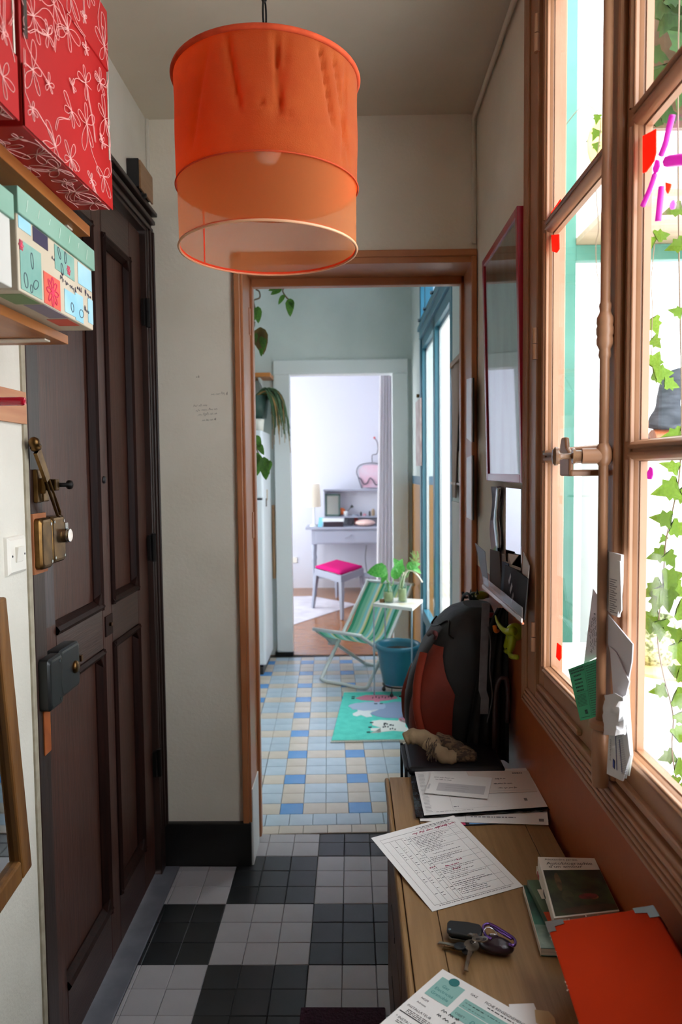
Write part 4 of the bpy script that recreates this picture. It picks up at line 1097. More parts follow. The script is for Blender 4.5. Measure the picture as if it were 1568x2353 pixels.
# ------------------------------------------------------------------ oak chest under the window
ZD = 0.67
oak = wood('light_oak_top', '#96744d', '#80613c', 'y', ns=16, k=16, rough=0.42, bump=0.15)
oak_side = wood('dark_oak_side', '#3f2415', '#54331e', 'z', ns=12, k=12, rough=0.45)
dk = thing('chest_of_drawers', 'light oak topped chest of drawers standing under the window', 'chest', (0.40, -1.6, 0))
YD1, YD0 = -0.828, -2.45
cuts = [0.219, PZ(915, 1950, ZD).x, PZ(985, 1990, ZD).x, PZ(1232, 1945, ZD).x, 0.574]
for k in range(4):
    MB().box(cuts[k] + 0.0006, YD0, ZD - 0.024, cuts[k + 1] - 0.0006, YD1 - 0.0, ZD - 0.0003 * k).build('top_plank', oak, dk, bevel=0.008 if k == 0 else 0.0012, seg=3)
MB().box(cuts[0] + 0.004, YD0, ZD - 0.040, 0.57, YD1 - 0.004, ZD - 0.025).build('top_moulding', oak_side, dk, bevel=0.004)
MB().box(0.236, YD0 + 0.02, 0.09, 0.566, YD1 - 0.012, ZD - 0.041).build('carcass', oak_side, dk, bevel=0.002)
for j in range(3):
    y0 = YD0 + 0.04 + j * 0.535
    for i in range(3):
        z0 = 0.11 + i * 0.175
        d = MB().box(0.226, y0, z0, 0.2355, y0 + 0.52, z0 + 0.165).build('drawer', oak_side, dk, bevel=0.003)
        MB().box(0.2245, y0 + 0.20, z0 + 0.150, 0.2262, y0 + 0.32, z0 + 0.163).build('finger_pull', M['casing'], d)
for x in (0.238, 0.53):
    for y in (YD0 + 0.03, YD1 - 0.055): MB().box(x, y, 0, x + 0.035, y + 0.04, 0.09).build('foot', oak_side, dk, bevel=0.003)

# ------------------------------------------------------------------ papers
class Leaf:
    """a sheet of paper given by its four corners (0,0)=top left, s to the right, t downwards"""
    def __init__(s, name, label, c, th=0.0005, m=None, curl=0.0, cat='paper', parent=None, n=8, nrm=(0, 0, 1)):
        s.c = [Vector(p) for p in c]; s.n = Vector(nrm).normalized(); s.curl = curl
        g = [[s.p(i / n, j / n, 0) for i in range(n + 1)] for j in range(n + 1)]
        s.o = MB().sheet(g, s.n, th).build(name, m or M['paper'], parent, auto=40, label=label, cat=cat)
        s.th = th; s.mb = MB()
    def p(s, a, b, off=None):
        q = s.c[0] * ((1 - a) * (1 - b)) + s.c[1] * (a * (1 - b)) + s.c[2] * (a * b) + s.c[3] * ((1 - a) * b)
        k = s.curl * (max(0, abs(a - 0.5) * 2 - 0.4) ** 2 + max(0, abs(b - 0.5) * 2 - 0.4) ** 2) if s.curl else 0
        return q + s.n * (k + (0 if off is None else off))
    def rect(s, a0, b0, a1, b1, mi=0, seg=4):
        h = s.th + 0.00035
        for k in range(seg):
            x0, x1 = a0 + (a1 - a0) * k / seg, a0 + (a1 - a0) * (k + 1) / seg
            y0, y1 = b0, b1
            if a1 - a0 < b1 - b0:
                x0, x1 = a0, a1; y0, y1 = b0 + (b1 - b0) * k / seg, b0 + (b1 - b0) * (k + 1) / seg
            s.mb.add([s.p(x0, y1, h), s.p(x1, y1, h), s.p(x1, y0, h), s.p(x0, y0, h)], [(0, 1, 2, 3)], mi)
    def lines(s, a0, a1, b0, b1, n, w=0.004, seed=0, mi=0, ragged=0.3):
        q = random.Random(seed)
        for k in range(n):
            b = b0 + (b1 - b0) * k / max(1, n - 1)
            s.rect(a0, b, a1 - (a1 - a0) * ragged * q.random(), b + w, mi)
    def words(s, a0, a1, b, w=0.006, seed=0, mi=0):
        q = random.Random(seed); x = a0
        while x < a1:
            l = q.uniform(0.01, 0.04); s.rect(x, b, min(x + l, a1), b + w, mi, 1); x += l + 0.008
    def write(s, a, b, length, h, mi=0, seed=0, r=0.0005):
        u = s.p(a + 0.1, b) - s.p(a, b); v = s.p(a, b) - s.p(a, b + 0.1)
        hand(s.mb, s.p(a, b, s.th + 0.0004), u, v, s.n, length, h, r, mi, seed)
    def text(s, body, a, b, size, mi=0, sx=1.0, shear=0):
        u = (s.p(a + 0.1, b) - s.p(a, b)).normalized(); v = (s.p(a, b) - s.p(a, b + 0.1)).normalized()
        s.mb.text(body, size, s.p(a, b, s.th + 0.0005), u, v, mi, shear, sx)
    def done(s, mats, name='print', smooth=False):
        s.mb.build(name, mats, s.o, kind='stuff')
grey_ink = mat('grey_print', '#77767a', 0.7); red_ink = mat('red_biro', '#a8355f', 0.7); faint = mat('faint_print', '#a9a6a8', 0.7)
# large printed A4 table
z1 = ZD + 0.0006
a4 = Leaf('printed_sheet', 'white printed A4 table with red pen notes lying across the chest', [PZ(853, 1926, z1 + 0.012), PZ(1043, 1874, z1 + 0.020), PZ(1203, 2037, z1), PZ(994, 2095, z1)], curl=0.0)
a4.rect(.06, .070, .93, .0725); a4.rect(.06, .95, .93, .9525); a4.rect(.06, .07, .062, .95); a4.rect(.93, .07, .932, .95); a4.rect(.06, .12, .30, .122)
for x in (.135, .20, .27, .325, .365, .84): a4.rect(x, .12 if x < .8 else .07, x + .0022, .95)
for k, y in enumerate((.13, .155, .225, .245, .32, .47, .53, .60, .70, .80, .86)): a4.rect(.37, y, .93, y + .0018, 2)
q = random.Random(3)
for k in range(40):
    b = .15 + .0195 * k
    if q.random() < 0.86: a4.words(.385 + (.06 if q.random() < .3 else 0), .83 - .25 * q.random(), b, .0045, 100 + k)
for k in range(26):
    b = .15 + .03 * k
    for x in (.145, .21, .285, .335):
        if q.random() < .42: a4.words(x, x + .03, b, .005, 300 + k)
a4.words(.5, .93, .035, .007, 5); a4.words(.55, .9, .052, .006, 6); a4.words(.1, .9, .965, .005, 8)
a4.write(.42, .108, .085, .007, 1, 21); a4.write(.70, .100, .05, .006, 1, 22); a4.write(.46, .59, .03, .005, 1, 23); a4.write(.30, .56, .012, .005, 1, 24); a4.write(.62, .55, .012, .004, 1, 25); a4.write(.5, .64, .02, .004, 1, 26)
a4.done([M['ink'], red_ink, grey_ink])
# mail at the far end of the chest
st = [('leaflet', 'dark leaflet with a pink and blue corner under the mail', [(1040, 1880), (1258, 1876), (1262, 1888), (1045, 1899)], 0.0005, 0.001, mat('navy_leaflet', '#20222c', 0.4)),
      ('letter_sheet', 'white letter lowest in the mail pile, edge sticking out', [(962, 1840), (1255, 1835), (1261, 1896), (966, 1887)], 0.002, 0.001, None)]
for nm, lb, pix, dz, th, m in st:
    L_ = Leaf(nm, lb, [PZ(x, y, ZD + dz) for x, y in pix], th, m, n=4)
    if nm == 'letter_sheet':
        L_.words(.4, .75, .75, .04, 3); L_.rect(.36, .66, .362, .98); L_.words(.93, .97, .80, .10, 62, 0); L_.done([grey_ink])
    else:
        L_.rect(.02, .60, .12, .95, 0); L_.rect(.16, .62, .6, .9, 1); L_.done([mat('pink_print', '#d23c6a', 0.5), mat('sky_print', '#6f9fd0', 0.5)])
film = mat('black_plastic_film', '#101216', 0.18, bump=0.6, bs=70)
mb = MB(); rows = []
q = random.Random(5)
for j in range(13):
    row = []
    for i in range(25):
        s_, t_ = i / 24, j / 12
        x = (944 + (1232 - 944) * s_) * (1 - t_) + (956 + (1272 - 956) * s_) * t_
        y = (1786 + (1768 - 1786) * s_) * (1 - t_) + (1881 + (1864 - 1881) * s_) * t_
        e = min(s_, 1 - s_, t_, 1 - t_)
        row.append(PZ(x, y, ZD + 0.0045) + Vector((0, 0, (0.004 * q.random() * (1 if e < 0.1 else 0.15)))))
    rows.append(row)
mb.sheet(rows, (0, 0, 1), 0.0012)
mb.build('plastic_sleeve', film, None, auto=30, label='crinkled black plastic mailing sleeve under the letters', cat='sleeve')
big = Leaf('invoice_sheet', 'large white printed invoice on the black plastic sleeve', [PZ(953.4, 1774.5, ZD + .0104), PZ(1211, 1765.5, ZD + .0104), PZ(1259, 1854, ZD + .0104), PZ(975.3, 1874, ZD + .0104)], 0.001, n=6)
big.lines(.02, .075, .08, .94, 30, .006, 4, 0, .2); big.rect(.24, .58, .242, .92, 1); big.rect(.24, .92, .60, .923, 1); big.rect(.16, .55, .95, .553, 1); big.words(.2, .4, .60, .008, 6); big.rect(.84, .78, .865, .84, 0, 1); big.words(.25, .29, .86, .02, 9); big.words(.1, .4, .95, .006, 12)
big.done([grey_ink, faint])
env2 = Leaf('handwritten_letter', 'cream letter with handwritten address on the mail pile', [PZ(1072, 1773, ZD + .0125), PZ(1215, 1771.5, ZD + .0125), PZ(1235, 1819.5, ZD + .0125), PZ(1100, 1824, ZD + .0125)], 0.001, mat('cream_paper', '#d9cfc8', 0.8), n=4)
env2.words(.72, .88, .10, .05, 61, 0); env2.write(.40, .40, .025, .006, 0, 31); env2.write(.34, .62, .045, .006, 0, 32); env2.write(.38, .82, .045, .006, 0, 33); env2.rect(.1, .92, .9, .93, 1); env2.done([M['ink'], faint])
env = Leaf('window_envelope', 'small white window envelope on top of the mail pile', [PZ(992, 1777.5, ZD + .0150), PZ(1131.8, 1788, ZD + .0150), PZ(1121, 1836, ZD + .0150), PZ(976, 1822.5, ZD + .0150)], 0.0012, n=4)
env.rect(.17, .46, .93, .85, 1, 2); env.lines(.3, .7, .55, .75, 3, .035, 7, 0); env.write(.07, .22, .05, .006, 0, 35); env.write(.10, .32, .04, .005, 0, 36); env.rect(.02, .55, .05, .8, 1, 1); env.done([faint, mat('window_film', '#c9c7c9', 0.2)])
# gas company form
zf = ZD + 0.0018
A = PZ(1017.6, 2227.6, zf); U = (PZ(1211.6, 2338.7, zf) - A).normalized(); V = PZ(901.5, 2352, zf) - A; V = (V - U * V.dot(U)).normalized()
form = Leaf('gas_form', 'white gas company form with teal header and handwriting', [A, A + U * 0.21, A + U * 0.21 + V * 0.297, A + V * 0.297], 0.0007)
tealp = mat('teal_header_print', '#86b3ac', 0.7); dteal = mat('dark_teal_print', '#1f6b6b', 0.7)
form.rect(.05, .05, .25, .21, 0, 2); form.rect(.30, .10, .97, .165, 0, 4); form.rect(.30, .170, .97, .24, 0, 4); form.rect(.02, .38, .30, .386, 2); form.rect(.30, .24, .97, .242, 1)
c_ = form.p(.15, .045, .0014)
form.mb.lathe([(0, 0.0003), (0.0085, 0.0003), (0.0085, 0)], c_, 18, (0, 0, 1), 1)
for k, (b_, s_) in enumerate((('Gaz', .115), ('Electricité', .15), ('Grenoble', .185))): form.text(b_, .075 + (0.03 if k == 0 else 0), s_, .0090, 1, 0.9)
form.text('GAZ', .30, .06, .0060, 2); form.text('FICHE RENSEIGNEMENTS TECHNIQUES', .42, .062, .0072, 2, 0.85); form.words(.46, .95, .075, .006, 63, 2)
form.text('OBJET :', .32, .22, .0060, 2); form.words(.32, .6, .12, .006, 3, 2); form.words(.32, .5, .145, .006, 4, 2); form.words(.65, .95, .12, .006, 5, 2)
form.text('Déplacement', .44, .225, .0105, 1, 0.85, 0.35); form.text('gaz', .74, .225, .0105, 1, 0.85, 0.35); form.write(.75, .150, .024, .010, 1, 53)
form.text('NOM', .06, .25, .0055, 2); form.text('Adresse', .06, .285, .0050, 2); form.text('INSTALLATEUR', .03, .335, .0062, 2); form.text('* INSTALLATION :', .03, .43, .0065, 2); form.text('* DOCUMENTS', .03, .52, .0065, 2)
form.write(.24, .25, .03, .008, 2, 54); form.write(.24, .29, .045, .009, 2, 55); form.write(.40, .29, .04, .010, 2, 56); form.write(.28, .47, .012, .008, 2, 57)
for k in range(5): form.words(.06, .26, .35 + .01 * k + (.06 if k > 2 else 0), .004, 70 + k, 2); form.words(.30, .8, .35 + .035 * k, .004, 80 + k, 2)
form.done([tealp, dteal, M['ink']])
Leaf('blank_sheet', 'plain white sheet peeking out under the gas form', [PZ(1170, 2308, ZD + .0006), PZ(1227, 2306, ZD + .0006), PZ(1262, 2390, ZD + .0006), PZ(1180, 2400, ZD + .0006)], 0.0005, n=2); 
MB().prism([PZ(x, y, ZD + .0003) for x, y in ((1229, 2322), (1262, 2326), (1276, 2342), (1296, 2420), (1240, 2420))], (0, 0, 0.0022)).build('desk_pad', mat('beige_pad', '#bda274', 0.6), None, label='beige rounded pad under the papers beside the orange box', cat='pad', bevel=0.001)

# ------------------------------------------------------------------ paperbacks
pages = mat('page_edges', '#cfc4b2', 0.9, '#b9ad9a', ns=3, st=(1, 1, 120))
def book(label, corners, thick, cover_m, spine_m=None):
    """corners: four points of the upper cover; the block hangs below it along -normal"""
    c = [Vector(p) for p in corners]; n = (c[1] - c[0]).cross(c[3] - c[0]).normalized()
    if n.z < 0: n = -n
    t = thing('paperback_book', label, 'book', sum(c, Vector()) / 4 - n * thick)
    MB().prism([p - n * 0.0006 for p in c], n * 0.0006).build('front_cover', cover_m, t)
    MB().prism([p - n * thick for p in c], n * 0.0006).build('back_cover', cover_m, t)
    m_ = sum(c, Vector()) / 4
    MB().prism([p + (m_ - p) * 0.012 - n * (thick - 0.0006) for p in c], n * (thick - 0.0012)).build('page_block', pages, t)
    MB().prism([c[0] - n * thick, c[3] - n * thick, c[3], c[0]], (c[0] - c[1]).normalized() * 0.0007).build('spine', spine_m or cover_m, t)
    return t, n
zb = ZD + 0.062
cv = [PZ(1237.4, 1968.8, zb), PZ(1366.8, 1972, zb), PZ(1424, 2093, zb), PZ(1275, 2110, zb)]
white_c = mat('white_cover', '#d9d2c6', 0.4)
bk, n = book('paperback with a dark garden painting on its cover, top of the pile', cv, 0.020, white_c)
lf = Leaf.__new__(Leaf); lf.c = cv; lf.n = n; lf.curl = 0; lf.th = 0.0; lf.mb = MB()
painting = mat('garden_painting', '#1c241a', 0.35, '#3d4a2c', ns=26, st=(1, 1, 1), lo=0.4, hi=0.62)
lf.mb.add([lf.p(.02, .98, .0004), lf.p(.995, .98, .0004), lf.p(.995, .245, .0004), lf.p(.02, .245, .0004)], [(0, 1, 2, 3)])
pic = lf.mb.build('cover_painting', painting, bk, label='dark green and brown garden painting')
for (a, b, ra, rb, cl) in ((.62, .72, .16, .05, '#7a2c30'), (.70, .74, .08, .04, '#a86a3a'), (.22, .45, .05, .16, '#6b5238'), (.30, .70, .10, .10, '#4a4a32'), (.55, .55, .2, .05, '#2c3822'), (.6, .92, .5, .06, '#4a3626')):
    mb = MB(); mb.add([lf.p(min(max(a + ra * math.cos(t), .025), .99), min(max(b + rb * math.sin(t), .25), .975), .0005 + .00008 * ra) for t in [-i * .628 for i in range(10)]], [tuple(range(10))])
    mb.build('paint_patch', mat('paint_' + cl[1:], cl, 0.4, '#2a2c20', ns=60, lo=.45, hi=.75), pic)
lf.mb = MB()
lf.text('Alexandre Jardin', .10, .065, .0085, 0, 1.05); lf.text('Autobiographie', .11, .145, .0125, 0, 1.08); lf.text("d'un amour", .13, .205, .0125, 0, 1.08)
lf.mb.build('lettering', mat('brown_black_ink', '#3a2a22', 0.6), bk)
def under(label, l0, l1, zt_, thick, m, w_=0.108, spine=None):
    """a paperback lower in the fanned pile, given by the pixels of its left cover edge"""
    a_, b_ = PZ(*l0, zt_), PZ(*l1, zt_)
    d_ = (b_ - a_).normalized(); b_ = a_ + d_ * 0.178
    p_ = Vector((-d_.y, d_.x, 0))
    if p_.x < 0: p_ = -p_
    w_ = min(w_, (XR - 0.004 - max(a_.x, b_.x)) / p_.x)
    c_ = [a_, a_ + p_ * w_, b_ + p_ * w_, b_]
    t_, n_ = book(label, c_, thick, m, spine)
    return t_, n_, c_
bk2, n2, cv2 = under('white spined paperback just under the top book', (1234, 1990), (1274, 2108), ZD + .0415, 0.013, white_c, spine=mat('white_spine', '#e0dad0', 0.4))
for k, (f_, cl) in enumerate(((0.12, '#b03a3a'), (0.45, '#2c2a30'), (0.75, '#7a3a4a'))):
    s0 = cv2[0] + (cv2[3] - cv2[0]) * f_ - n2 * 0.0065 + (cv2[0] - cv2[1]).normalized() * 0.0012
    MB().obox(s0, (cv2[3] - cv2[0]).normalized() * 0.008, n2 * 0.004, (cv2[0] - cv2[1]).normalized() * 0.0004).build('spine_mark', mat('spine_mark_' + str(k), cl, 0.5), bk2)
t, nn, c4 = under('paperback with green and orange cover sticking out of the pile', (1213, 2022), (1263, 2124), ZD + .0280, 0.013, mat('moss_cover', '#4a6048', 0.4))
e_ = (c4[3] - c4[0])
MB().prism([c4[0] + e_ * .55 + nn * .0003, c4[1] + e_ * .55 + nn * .0003, c4[2] + nn * .0003, c4[3] + nn * .0003], nn * 0.0004).build('orange_half', mat('orange_half', '#c8431c', 0.4), t)
MB().prism([c4[0] + e_ * .18 + (c4[1] - c4[0]) * .08 + nn * .0003, c4[0] + e_ * .18 + (c4[1] - c4[0]) * .3 + nn * .0003, c4[0] + e_ * .34 + (c4[1] - c4[0]) * .3 + nn * .0003, c4[0] + e_ * .34 + (c4[1] - c4[0]) * .08 + nn * .0003], nn * 0.0005).build('white_tab', white_c, t)
gcov = mat('green_landscape_cover', '#2f6b5a', 0.35, '#1d3a30', ns=14, lo=.4, hi=.6)
t, nn, c4 = under('green landscape paperback at the bottom of the pile', (1203, 2034), (1241, 2168), ZD + .0145, 0.013, gcov, spine=white_c)
e_ = (c4[3] - c4[0])
MB().prism([c4[0] + e_ * .66 + nn * .0003, c4[1] + e_ * .66 + nn * .0003, c4[2] + nn * .0003, c4[3] + nn * .0003], nn * 0.0004).build('pale_cover_part', mat('pale_green_part', '#8d9f94', 0.4, '#5f7a6c', ns=30), t)

# ------------------------------------------------------------------ orange archive box
ob_ = thing('archive_box', 'bright orange archive box with metal corners on the chest', 'box', (0.49, -1.95, ZD))
ocard = mat('orange_card', '#b8300a', 0.7, '#ad2a08', ns=4, spec=0.1)
P0, P1 = PZ(1255.5, 2120, 0.768), PZ(1501.7, 2083, 0.850)      # the box lies tilted against the wall
P1.x = min(P1.x, 0.572)
Lb = Vector((-0.026, -0.38, 0))
nb = (P1 - P0).cross(Lb).normalized()
if nb.z < 0: nb = -nb
MB().prism([p - nb * 0.085 for p in (P0, P1, P1 + Lb, P0 + Lb)], nb * 0.085).build('box_body', ocard, ob_, bevel=0.002)
du = (P1 - P0).normalized(); dv = Lb.normalized()
for c, s in ((P0, 1), (P1, -1)):
    b_ = c + nb * 0.0002
    mb = MB()
    mb.prism([b_ - du * s * .001 - dv * .001, b_ + du * s * .030 - dv * .001, b_ + du * s * .030 + dv * .010, b_ + du * s * .013 + dv * .013, b_ + du * s * .013 + dv * .024, b_ - du * s * .001 + dv * .024], nb * 0.0012)
    mb.prism([b_ - du * s * .0015 - dv * .001, b_ - du * s * .0015 + dv * .024, b_ - du * s * .0015 + dv * .024 - nb * .02, b_ - du * s * .0015 - dv * .001 - nb * .02], du * s * 0.0012)
    mb.build('metal_corner', M['steel'], ob_)
mb = MB()
q = random.Random(8)
for k in range(30):
    e = P0 + Lb * q.random() + du * q.uniform(-.0012, 0.0012) if k % 3 else P0 + (P1 - P0) * q.random() + dv * q.uniform(-.001, .002)
    mb.obox(e + nb * 0.0004, Vector((q.uniform(.0002, .0008), 0, 0)), Vector((0, q.uniform(.0003, .0014), 0)), Vector((0, 0, .0002)))
mb.build('edge_wear', mat('bare_card', '#e6c8b8', 0.9), ob_, kind='stuff')

# ------------------------------------------------------------------ bunch of keys
ky = thing('key_bunch', 'bunch of keys with black car fob, leather pouch and purple carabiner', 'keys', PZ(1095, 2165, ZD))
zk = ZD
fob = MB(); pts = [PZ(x, y, zk + .012) for x, y in ((1033, 2123), (1075, 2127), (1104, 2133), (1110, 2143), (1108, 2158), (1096, 2163), (1035, 2153), (1027, 2146), (1028, 2129))]
fob.prism(pts, (0, 0, 0.008)).build('car_fob', mat('matt_black_rubber', '#101012', 0.5), ky, bevel=0.003, seg=3, label='rounded black car key fob')
MB().prism([p + (pts[4] * 0.5 + pts[0] * 0.5 - p) * 0.06 + Vector((0, 0, -0.010)) for p in pts], (0, 0, 0.008)).build('fob_underside', M['steel'], ky, bevel=0.002)
MB().cyl(PZ(1034, 2136, zk + .020), 0.0025, 0.0008, n=10).build('fob_rivet', M['chrome'], ky)
mb = MB(); c0 = PZ(1140, 2172, zk + .012)
M3 = Matrix.Rotation(math.radians(-18), 3, 'Z')
mb.ell(c0, 0.030, 0.017, 0.012, 18, 12, M=M3)
mb.build('leather_pouch', mat('aubergine_leather', '#1c0f16', 0.35, '#2a1620', ns=20, bump=0.5, bs=60), ky, smooth=True, label='dark aubergine leather pouch')
car = [PZ(x, y, zk + .022) for x, y in ((1112, 2138), (1112, 2128), (1121, 2123), (1133, 2126), (1160, 2142), (1180, 2156), (1185, 2166), (1180, 2173), (1170, 2170))]
MB().tube(spline(car, 4), 0.0026, 8).tube(spline([PZ(1112, 2138, zk + .022), PZ(1117, 2150, zk + .023), PZ(1130, 2158, zk + .024)], 4), 0.0026, 8).tube([PZ(1128, 2129, zk + .024), PZ(1176, 2158, zk + .024)], 0.0020, 8).build('carabiner', mat('purple_anodised', '#6d4d93', 0.25, metal=0.8), ky, smooth=True, label='purple carabiner clip')
for (cx, cy, r_, nrm_) in ((1128, 2148, .012, (0.3, -0.5, 1)), (1100, 2162, .011, (-0.4, 0.6, 0.7)), (1135, 2152, .008, (0.2, 0.8, 0.5))):
    c = PZ(cx, cy, zk + .020); nz = Vector(nrm_).normalized(); a = nz.cross(Vector((0, 0, 1))).normalized(); b = nz.cross(a)
    MB().tube([c + (a * math.cos(t) + b * math.sin(t)) * r_ for t in [i * .393 for i in range(16)]], 0.0010, 6, closed=True).build('split_ring', M['chrome'], ky, smooth=True)
def key(bow, tip, r, m, mhead=None, z=0.004, lab=None):
    a, b = PZ(*bow, zk + z + .006), PZ(*tip, zk + z)
    d = (b - a).normalized(); s_ = Vector((0, 0, 1)).cross(d).normalized(); up = d.cross(s_)
    k = MB(); k.lathe([(0, 0), (r, 0), (r, 0.0024), (0, 0.0024)], a, 18, up)
    k_o = k.build('key', mhead or m, ky, bevel=0.0006, label=lab)
    L_ = (b - a).length
    sh = MB()
    prof = [(r * .8, .0032), (r * .8, -.0032)]
    top = []; q = random.Random(int(bow[0]))
    n_ = 9
    for i in range(n_ + 1):
        f_ = r * .8 + (L_ - r * .8) * i / n_
        top.append((f_, .0034 - (q.uniform(0.0004, .0022) if 2 < i < n_ else 0)))
    poly = [a + d * f_ + s_ * w_ for f_, w_ in top] + [a + d * (L_ - .001) - s_ * .0034, a + d * (r * .8) - s_ * .0034]
    sh.prism(poly, up * 0.0022)
    sh.build('key_blade', m, k_o)
    MB().tube([a + up * 0.0028 + (d * math.cos(t) + s_ * math.sin(t)) * 0.003 - d * r * 0.45 for t in [i * .785 for i in range(8)]], 0.0006, 5, closed=True).build('key_hole', M['ink'], k_o)
nick = mat('nickel', '#a39a8c', 0.3, '#8a8174', ns=60, metal=1.0)
key((1084, 2174), (1072, 2233), 0.0125, nick, z=.006)
key((1058, 2176), (1008, 2168), 0.0105, nick, mat('black_key_head', '#15151a', 0.4), z=.004)
key((1076, 2186), (1018, 2180), 0.010, mat('dark_brass_key', '#77603e', 0.35, metal=1.0), mat('black_key_head2', '#101014', 0.4), z=.002)
key((1110, 2160), (1078, 2148), 0.009, nick, z=.022)
key((1098, 2160), (1092, 2148), 0.009, nick, z=.026)

# doormat in the foreground
dm = [PZ(692, 2322, 0.001), PZ(905, 2322, 0.001)]
mt = MB(); mt.box(dm[0].x, -1.35, 0.001, 0.219, dm[0].y, 0.012)
mt.build('door_mat', mat('plum_mat', '#2e1122', 0.95, '#3d1830', ns=60, st=(8, 1, 1), bump=0.8, bs=120), None, label='dark plum door mat on the chequered floor', cat='mat', bevel=0.003)
mb = MB()

# ------------------------------------------------------------------ papers tucked behind the espagnolette rod
def card(name, label, pix, x, th=0.0006, m=None, cat='paper', lines=None, x_top=None):
    """flat paper hanging in the plane X = x (corners as photo pixels, in order)"""
    pts = [PX(a, b, x if x_top is None else (x_top if i < 2 else x)) for i, (a, b) in enumerate(pix)]
    return MB().prism(pts, (-th, 0, 0)).build(name, m or M['paper'], None, label=label, cat=cat), pts
green = mat('green_flyer_paper', '#3fae7c', 0.75, '#38a474', ns=4)
gp = [PX(1307, 1538, .5585), PX(1408, 1500, .5640), PX(1408, 1640, .5640), PX(1335, 1656, .5585)]
fl = Leaf('green_flyer', 'mint green printed programme flyer tucked behind the window rod', gp, 0.0006, green, cat='flyer', nrm=(-1, 0, 0))
for k in range(2): fl.words(.05, .38, .04 + .05 * k, .03, 10 + k)
for k, b in enumerate((.16, .24, .31, .38, .45)): fl.words(.10, .30, b, .028, 20 + k)
fl.rect(.04, .50, .62, .504); fl.rect(.40, .04, .406, .98)
for k in range(22): fl.words(.43, .95, .06 + .042 * k, .014, 40 + k)
for k in range(9): fl.words(.06, .33, .54 + .025 * k, .010, 70 + k)
fl.rect(.22, .83, .30, .90, 0, 1); fl.words(.06, .36, .95, .012, 90)
fl.done([mat('dark_green_print', '#16402f', 0.7)])
grey_env = mat('grey_white_envelope', '#c9c6cb', 0.8)
pk = mat('pinkish_paper', '#d8d0d8', 0.8)
o, p_ = card('letter_sheet', 'pinkish letter with handwriting tucked low beside the window rod', [(1364, 1352), (1392, 1395), (1390, 1500), (1343, 1526)], .568, .0006, pk)
mb = MB()
for k in range(4): hand(mb, PX(1361 + 4 * k, 1500 - 8 * k, .5672), (0, .25, 1), (0, 1, -.2), (-1, 0, 0), .05, .008, .0004, 0, 200 + k)
mb.build('handwriting', grey_ink, o, kind='stuff')
o, p_ = card('folded_letter', 'folded printed letter highest behind the window rod', [(1399, 1266), (1434, 1275), (1433, 1340), (1426, 1418), (1412, 1412), (1399, 1400)], .5630, .004)
mb = MB()
for k in range(16):
    a, b = PX(1402, 1330 + 5 * k, .5585), PX(1418 - 3 * (k % 3), 1334 + 5 * k, .5585)
    mb.obox((a + b) / 2, (b - a) / 2, Vector((0.0002, 0, 0)), Vector((0, 0, .0006)))
mb.build('print', grey_ink, o, kind='stuff')
card('letter_flap', 'narrow folded flap standing in front of the printed letter', [(1421, 1288), (1428, 1290), (1431, 1402), (1424, 1416)], .5575, .0015)
card('envelope', 'large grey white envelope stuck behind the window rod', [(1400, 1412), (1457, 1480), (1455, 1520), (1446, 1566), (1420, 1560), (1400, 1480)], .5600, .0015, grey_env, 'envelope')
card('envelope', 'second grey envelope lower down with a dark gap behind it', [(1404, 1486), (1418, 1500), (1449, 1566), (1436, 1618), (1412, 1600)], .5570, .0015, grey_env, 'envelope')
# torn envelope and folded newspaper at the bottom
mb = MB(); rows = []
q = random.Random(4)
for j in range(9):
    y = 1600 + 11 * j
    rows.append([PX(1385 + 8 * i + (6 if j < 2 else 0) + q.uniform(-2, 2), y + q.uniform(-4, 4) - (8 if i in (2, 3) and j == 0 else 0), .556 - 0.018 * math.sin(math.pi * i / 7) - q.uniform(0, .004)) for i in range(8)])
mb.sheet(rows, (-1, 0, 0), .0008).build('torn_envelope', mat('torn_white', '#cdcaca', 0.85), None, auto=50, label='crumpled torn white envelope at the foot of the window rod', cat='envelope')
np_ = thing('folded_newspaper', 'folded newspaper with blue print wedged upright at the foot of the window rod', 'newspaper', PX(1425, 1795, .56))
for k in range(3):
    x0, x1 = 1398 + 14 * k, 1434 + 8 * k
    pts = [PX(1404 + 8 * k, 1662 - 30 * k, .556 + .004 * k), PX(1436 + 5 * k, 1600 - 8 * k, .556 + .004 * k), PX(1452 + 2 * k, 1735, .556 + .004 * k), PX(1434 + 7 * k, 1795 - 6 * k, .556 + .004 * k), PX(1398 + 12 * k, 1778 - 3 * k, .556 + .004 * k)]
    MB().prism(pts, (-.0022, 0, 0)).build('folded_page', mat('newsprint%d' % k, ('#cfd0d0', '#c2c5c0', '#d6d8d0')[k], 0.9), np_)
mb = MB()
for k in range(26):
    a, b = PX(1416 + .5 * k, 1672 + 4.2 * k, .5530), PX(1428 + .6 * k, 1676 + 4.2 * k, .5530)
    mb.obox((a + b) / 2, (b - a) / 2, Vector((.0002, 0, 0)), Vector((0, 0, .0005)))
mb.build('print', faint, np_, kind='stuff')
mb = MB()
for (xa, ya, xb, yb) in ((1415, 1690, 1418, 1770), (1424, 1700, 1430, 1775)):
    a, b = PX(xa, ya, .5529), PX(xb, yb, .5529); mb.obox((a + b) / 2, (b - a) / 2, Vector((.0002, 0, 0)), Vector((0, .0008, 0)))
c = PX(1411, 1755, .5528); mb.obox(c, Vector((.0002, 0, 0)), Vector((0, .004, 0)), Vector((0, 0, .007)))
mb.text('DEMANDE', .0075, PX(1405, 1700, .5526), Vector((0, 0, -1)), Vector((0, 1, 0)), 1)
mb.build('print', [mat('navy_print', '#27387a', 0.7), M['ink']], np_, kind='stuff')

